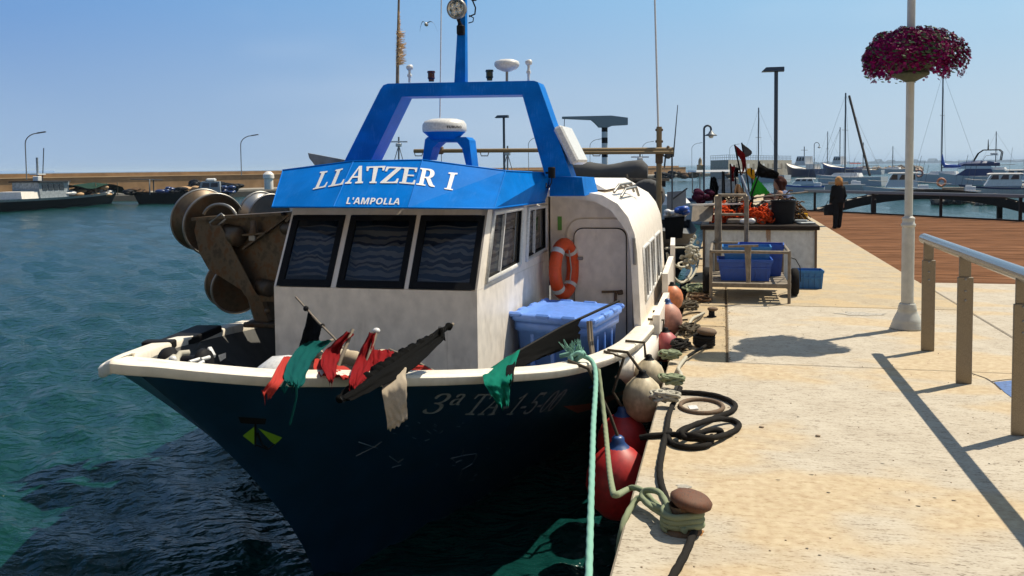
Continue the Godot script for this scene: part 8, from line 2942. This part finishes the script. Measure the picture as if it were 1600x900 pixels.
	for v in 4:
		var g := Geo.new()
		var pts := []
		for i in 6:
			var ring := []
			for j in 7:
				var aa := PI * i / 5.0
				var bb := TAU * j / 7.0
				ring.append(Vector3(sin(aa) * cos(bb), cos(aa) * 0.7, sin(aa) * sin(bb)) * rng.randf_range(0.75, 1.1))
			pts.append(ring)
		g.loft(pts, true, false, -1)
		shapes.append(g.done())
	var near_rocks := thing("rock_groyne", "dark wet rocks heaped in the basin behind the footbridge", "rocks", P.call(1505, 318))
	for k in 46:
		var m := MeshInstance3D.new()
		m.name = "rock"
		m.mesh = shapes[k % 4]
		m.material_override = M.dark_stone if k % 3 else M.stone
		near_rocks.add_child(m, true)
		var q := at_y(rng.randf_range(1462, 1560), rng.randf_range(313, 322), WATER)
		m.position = q - near_rocks.position + Vector3(0, rng.randf_range(-0.1, 0.35), 0)
		m.scale = Vector3(rng.randf_range(0.35, 0.7), rng.randf_range(0.3, 0.5), rng.randf_range(0.35, 0.7))
		m.rotation = Vector3(rng.randf(), rng.randf() * TAU, rng.randf())
	var mole := thing("stone_mole", "tan boulder mole across the water beyond the trawlers", "rocks", EYE + ray(1385, 262) * 330.0)
	mole.position.y = WATER
	base_of[mole] = mole.position
	for k in 150:
		var m := MeshInstance3D.new()
		m.name = "boulder"
		m.mesh = shapes[k % 4]
		m.material_override = M.stone
		mole.add_child(m, true)
		var d := EYE + ray(rng.randf_range(1330, 1440), 262) * rng.randf_range(322, 336)
		d.y = WATER + rng.randf_range(-0.2, 1.0)
		m.position = d - mole.position
		m.scale = Vector3(rng.randf_range(0.8, 1.8), rng.randf_range(0.6, 1.1), rng.randf_range(0.8, 1.8))
		m.rotation = Vector3(rng.randf(), rng.randf() * TAU, rng.randf())
	# the far shore: a low wooded strip
	var g3 := Geo.new()
	g3.flat()
	rng.seed = 13
	var last := 0.0
	for k in 220:
		var a0: float = lerp(1240.0, 2100.0, k / 220.0)
		var a1: float = lerp(1240.0, 2100.0, (k + 1) / 220.0)
		var p0: Vector3 = EYE + ray(a0, 255) * 4000.0
		var p1: Vector3 = EYE + ray(a1, 255) * 4000.0
		var h := rng.randf_range(5.0, 12.0) + (10.0 if rng.randf() < 0.05 else 0.0)
		g3.slab([Vector3(p0.x, -4, p0.z), Vector3(p1.x, -4, p1.z), Vector3(p1.x, -4, p1.z - 150), Vector3(p0.x, -4, p0.z - 150)], [Vector3(p0.x, last, p0.z), Vector3(p1.x, h, p1.z), Vector3(p1.x, h, p1.z - 150), Vector3(p0.x, last, p0.z - 150)])
		last = h
	structure("far_shore", g3, M.coast)


func make_deck_edge() -> void:
	# railing along the far edge of the timber deck
	var A := w(3.35, -0.1, 39.2)
	var E := w(16.0, -0.1, 25.1)
	var o := thing("deck_railing", "dark steel railing along the far edge of the timber deck", "railing", A.lerp(E, 0.5))
	var g := Geo.new()
	var h := 0.86
	g.bar(A + Vector3(0, h, 0), E + Vector3(0, h, 0), 0.10, 0.12, 0.02)
	part("rail", g, M.grey_pole, o)
	for k in 7:
		g = Geo.new()
		var p := A.lerp(E, 0.03 + k / 6.5)
		g.bar(p, p + Vector3(0, h - 0.05, 0), 0.09, 0.09)
		part("post", g, M.beam, o)
	g = Geo.new()
	g.bar(A + Vector3(0, 0.02, 0), E + Vector3(0, 0.02, 0), 0.08, 0.10)
	part("kick_board", g, M.beam, o)
	# arched timber footbridge beam just beyond
	var d0 := 38.0
	var b := thing("footbridge", "dark arched timber footbridge beyond the deck railing", "footbridge", EYE + ray(1440, 320) * d0 - Vector3(0, 0.0, 0))
	base_of[b] = b.position
	for off in [0.0, 1.6]:
		g = Geo.new()
		var rings := []
		for k in 25:
			var u := k / 24.0
			var px: float = lerp(1255.0, 1640.0, u)
			var yc: float = 304.0 + 34.0 * pow((px - 1448.0) / 185.0, 2.0) + (px - 1448.0) * -0.008
			var c: Vector3 = EYE + ray(px, yc) * (d0 - 3.0 * (u - 0.5) + off)
			c.y = EYE.y + ray(px, yc).y * (d0 - 3.0 * (u - 0.5))
			rings.append([c + Vector3(0, 0.19, 0.07), c + Vector3(0, 0.19, -0.07), c + Vector3(0, -0.19, -0.07), c + Vector3(0, -0.19, 0.07)])
		g.loft(rings, true, true, -1)
		part("arched_beam", g, M.beam, b)
	for px in [1365, 1562]:
		g = Geo.new()
		var yc: float = 304.0 + 34.0 * pow((px - 1448.0) / 185.0, 2.0)
		var c: Vector3 = EYE + ray(px, yc) * (d0 + 0.1)
		g.bar(Vector3(c.x, -2.0, c.z), Vector3(c.x, c.y, c.z), 0.2, 0.2, 0.02)
		part("pier_post", g, M.beam, b)
	for k in 24:
		g = Geo.new()
		var u := (k + 0.5) / 24.0
		var px: float = lerp(1260.0, 1636.0, u)
		var yc: float = 304.0 + 34.0 * pow((px - 1448.0) / 185.0, 2.0)
		var c: Vector3 = EYE + ray(px, yc) * (d0 - 3.0 * (u - 0.5))
		var c2: Vector3 = EYE + ray(px, yc) * (d0 - 3.0 * (u - 0.5) + 1.6)
		g.bar(c + Vector3(0, 0.1, 0), Vector3(c2.x, c.y + 0.1, c2.z), 0.38, 0.04)
		part("plank", g, M.wood_grey, b)


func make_poles() -> void:
	# tall dark lamp with a flat head
	var at := w(2.31, 0, 41.5)
	at.x = (EYE + ray(1212, 262) * 41.0).x
	at.z = (EYE + ray(1212, 262) * 41.0).z
	at.y = 0.0
	var o := thing("street_lamp", "tall dark street lamp with a flat slab head on the quay", "street lamp", at)
	var g := Geo.new()
	g.tube([at, at + Vector3(0, 6.2, 0)], 0.09, 10)
	part("pole", g, M.dark_pole, o)
	g = Geo.new()
	var hc := at + Vector3(-0.15, 6.22, 0)
	g.slab([hc + Vector3(-0.5, -0.05, -0.25), hc + Vector3(0.5, -0.05, -0.25), hc + Vector3(0.5, -0.05, 0.25), hc + Vector3(-0.5, -0.05, 0.25)], [hc + Vector3(-0.3, 0.14, -0.2), hc + Vector3(0.5, 0.14, -0.2), hc + Vector3(0.5, 0.14, 0.2), hc + Vector3(-0.3, 0.14, 0.2)])
	part("lamp_head", g, M.dark_pole, o)
	# the same lamp seen through the gantry
	var a2 := EYE + ray(788, 262) * 66.0
	a2.y = -0.6
	var c2 := copy(o, "street_lamp", a2, 0.0, "tall dark flat headed lamp seen through the blue gantry")
	# crook lamp with a bell shade
	var q := EYE + ray(1100, 262) * 44.0
	q.y = 0.0
	o = thing("street_lamp", "crook necked lamp with a bell shade on the quay", "street lamp", q)
	var crook := func(q2: Vector3, h: float, r: float, o2: Node3D) -> void:
		var gg := Geo.new()
		var pts := [q2, q2 + Vector3(0, h - r, 0)]
		for k in 9:
			var a := PI - PI * k / 8.0
			pts.append(q2 + Vector3(r + cos(a) * r, h - r + sin(a) * r, 0))
		pts.append(q2 + Vector3(2 * r, h - 1.6 * r - 0.1, 0))
		gg.tube(pts, 0.05, 8)
		part("pole", gg, M.dark_pole, o2)
		gg = Geo.new()
		gg.lathe([Vector2(0.04, 0.12), Vector2(0.10, 0.06), Vector2(0.14, -0.02), Vector2(0.29, -0.10), Vector2(0.29, -0.14), Vector2(0.1, -0.14)], Transform3D(Basis(), pts[-1]), 16)
		part("shade", gg, M.grey_pole, o2)
		gg = Geo.new()
		gg.lathe([Vector2(0.12, -0.13), Vector2(0.12, -0.2), Vector2(0.07, -0.25), Vector2(0, -0.26)], Transform3D(Basis(), pts[-1]), 12)
		part("glass_bowl", gg, M.white_clean, o2)
	crook.call(q, 3.85, 0.17, o)
	var q4 := EYE + ray(1272, 262) * 150.0
	q4.y = -0.5
	o = thing("street_lamp", "small crook necked lamp standing between the blue trawlers", "street lamp", q4)
	crook.call(q4, 6.0, 0.4, o)
	# jib crane on a black and white column
	var k0 := EYE + ray(945, 262) * 70.0
	o = thing("jib_crane", "grey jib crane on a black and white banded column", "crane", Vector3(k0.x, -0.4, k0.z))
	for b in [[-0.4, 2.6, M.white_clean], [2.6, 3.15, M.boat_black], [3.15, 3.7, M.white_clean], [3.7, 4.15, M.boat_black], [4.15, 4.6, M.white_clean], [4.6, 5.1, M.boat_black]]:
		g = Geo.new()
		g.tube([Vector3(k0.x, b[0], k0.z), Vector3(k0.x, b[1], k0.z)], 0.24, 14)
		part("column_band", g, b[2], o)
	var J := func(px: float, py: float) -> Vector2:
		var v := EYE + ray(px, py) * 70.0
		return Vector2((v - k0).dot(view.x), v.y)
	g = Geo.new()
	g.prism([J.call(879, 183.5), J.call(955, 181), J.call(980.5, 184), J.call(980.5, 195), J.call(957, 196.5), J.call(950, 199.5), J.call(936, 199.5), J.call(930, 193), J.call(924, 188), J.call(879, 186.5)], 0.7, Transform3D(Basis(view.x.normalized(), Vector3.UP, view.x.cross(Vector3.UP).normalized()), Vector3(k0.x, 0, k0.z) - view.x.cross(Vector3.UP).normalized() * 0.35))
	var jib := part("jib", g, M.crane_grey, o)
	g = Geo.new()
	g.bar(EYE + ray(936.5, 185.5) * 69.5, EYE + ray(952, 185.5) * 69.5, 0.02, 0.12)
	part("white_plate", g, M.white_clean, jib)
	g = Geo.new()
	g.bar(EYE + ray(958, 186.5) * 69.5, EYE + ray(963, 186.5) * 69.5, 0.02, 0.22)
	part("dark_mark", g, M.boat_black, jib)
	g = Geo.new()
	g.tube([EYE + ray(882, 186) * 70.0, EYE + ray(881.5, 197) * 70.0], 0.03, 5)
	g.tube([EYE + ray(881.5, 197) * 70.0, EYE + ray(882, 203) * 70.0, EYE + ray(885, 209) * 70.0], 0.07, 6)
	g.bar(EYE + ray(884, 210) * 70.0, EYE + ray(897, 209.5) * 70.0, 0.06, 0.06)
	part("hook", g, M.dark_pole, jib)
	# a moored radar mast with gear seen above the visor, and a lattice frame
	for q3 in [[623, 214, 250, "pale radar mast with a cross bar rising behind the visor"], [793, 228, 262, "grey instrument mast with cables behind the radar stool"], [1000, 240, 262, "small white lattice frame on a boat behind the boom"]]:
		var m: Vector3 = EYE + ray(q3[0], q3[1]) * 40.0
		var f: Vector3 = EYE + ray(q3[0], q3[2] + 14) * 40.0
		o = thing("radar_mast", q3[3], "mast", f)
		g = Geo.new()
		g.tube([f, m], 0.04, 7)
		for s in [-1.0, 1.0]:
			g.tube([m.lerp(f, 0.25), f + view.x * s * 0.3], 0.02, 5)
		part("mast", g, M.dull_steel, o)
		g = Geo.new()
		g.bar(m.lerp(f, 0.15) - view.x * 0.4, m.lerp(f, 0.15) + view.x * 0.4, 0.1, 0.06)
		g.cube(m.lerp(f, 0.25), Vector3(0.25, 0.16, 0.2), 0.03)
		part("scanner", g, M.white_clean, o)


func make_gull() -> void:
	var c := EYE + ray(666, 38) * 24.0
	var o := thing("gull", "grey and white gull gliding beside the frayed pole", "gull", c)
	var g := Geo.new(true)
	g.tint = Color(0.55, 0.55, 0.54)
	var X := view.x
	var Y := Vector3.UP
	var Z := X.cross(Y)
	var body := []
	for i in 9:
		var u := i / 8.0
		var r := 0.055 * sin(PI * clamp(u * 0.9 + 0.07, 0, 1))
		var ring := []
		for k in 8:
			var a := TAU * k / 8.0
			ring.append(c + Z * (u - 0.5) * 0.42 + (X * cos(a) + Y * sin(a)) * r)
		body.append(ring)
	g.loft(body, true, true)
	# head and bill
	g.ball(c - Z * 0.22 + Y * 0.02, Vector3(0.04, 0.04, 0.045), 8, 6)
	g.tint = Color(0.6, 0.35, 0.05)
	g.tube([c - Z * 0.25 + Y * 0.015, c - Z * 0.31 + Y * 0.005], [0.014, 0.003], 5)
	for s in [-1.0, 1.0]:
		var rows := []
		for i in 7:
			var u := i / 6.0
			var root: Vector3 = c + X * s * (0.03 + u * (0.15 if s < 0 else 0.27)) + Y * (0.04 + 0.06 * sin(u * PI * 0.8) - 0.27 * u * u * u)
			rows.append([root - Z * 0.08 * (1.0 - u * 0.7), root + Y * 0.008, root + Z * 0.09 * (1.0 - u * 0.9)])
		g.tint = Color(0.30, 0.31, 0.32)
		g.loft(rows.slice(0, 5), false, false, 5 if s > 0 else 6)
		g.tint = Color(0.02, 0.02, 0.02)
		g.loft(rows.slice(4, 7), false, false, 5 if s > 0 else 6)
	part("body", g, M.skin_cloth, o)


func make_town() -> void:
	# plastered houses along the promenade behind the viewer; their sunlit fronts light the boat's shaded side
	var cols := [M.plaster_b, M.plaster_a, M.plaster_c, M.plaster_b, M.plaster_a, M.plaster_b]
	var names := ["cream plastered house with a tiled roof at the basin's head", "ochre plastered house beside the cream one at the basin's head", "terracotta plastered house on the promenade", "broad cream house on the promenade next to the terracotta one", "narrow ochre house on the promenade", "last cream house on the promenade"]
	var x := -30.0
	for k in 6:
		var wd: float = [13.0, 11.0, 12.0, 15.0, 9.0, 16.0][k]
		var h: float = [11.0, 10.0, 12.0, 11.0, 10.5, 11.5][k]
		var o := thing("house", names[k], "house", Vector3(x + wd / 2, 0, 16.0))
		var g := Geo.new()
		g.cube(Vector3(x + wd / 2, h / 2, 16.0), Vector3(wd - 0.3, h, 9.0))
		part("wall", g, cols[k], o)
		g = Geo.new()
		g.slab([Vector3(x, h, 11.2), Vector3(x + wd - 0.2, h, 11.2), Vector3(x + wd - 0.2, h, 20.8), Vector3(x, h, 20.8)], [Vector3(x + 0.2, h + 2.0, 15.9), Vector3(x + wd - 0.4, h + 2.0, 15.9), Vector3(x + wd - 0.4, h + 2.0, 16.1), Vector3(x + 0.2, h + 2.0, 16.1)])
		part("roof", g, M.roof_tile, o)
		for f in 3:
			for i in int(wd / 2.6):
				g = Geo.new()
				g.cube(Vector3(x + 1.4 + i * 2.6, 1.9 + f * 2.9, 11.49), Vector3(1.0, 1.5, 0.06))
				var win := part("window", g, M.dark_glass, o)
				g = Geo.new()
				g.cube(Vector3(x + 1.4 + i * 2.6, 1.1 + f * 2.9, 11.44), Vector3(1.2, 0.08, 0.18))
				part("sill", g, M.pale_wall, win, true)
		x += wd


func _ready() -> void:
	make_view()
	make_materials()
	make_water()
	make_quay()
	make_town()
	make_breakwater()
	make_boat()
	make_next_boat()
	make_left_boats()
	make_marina()
	make_deck_edge()
	make_poles()
	make_rail()
	make_lamp_post()
	make_locker()
	make_cart()
	make_people()
	make_bollards()
	make_fenders()
	make_ropes()
	make_bow_things()
	make_gull()
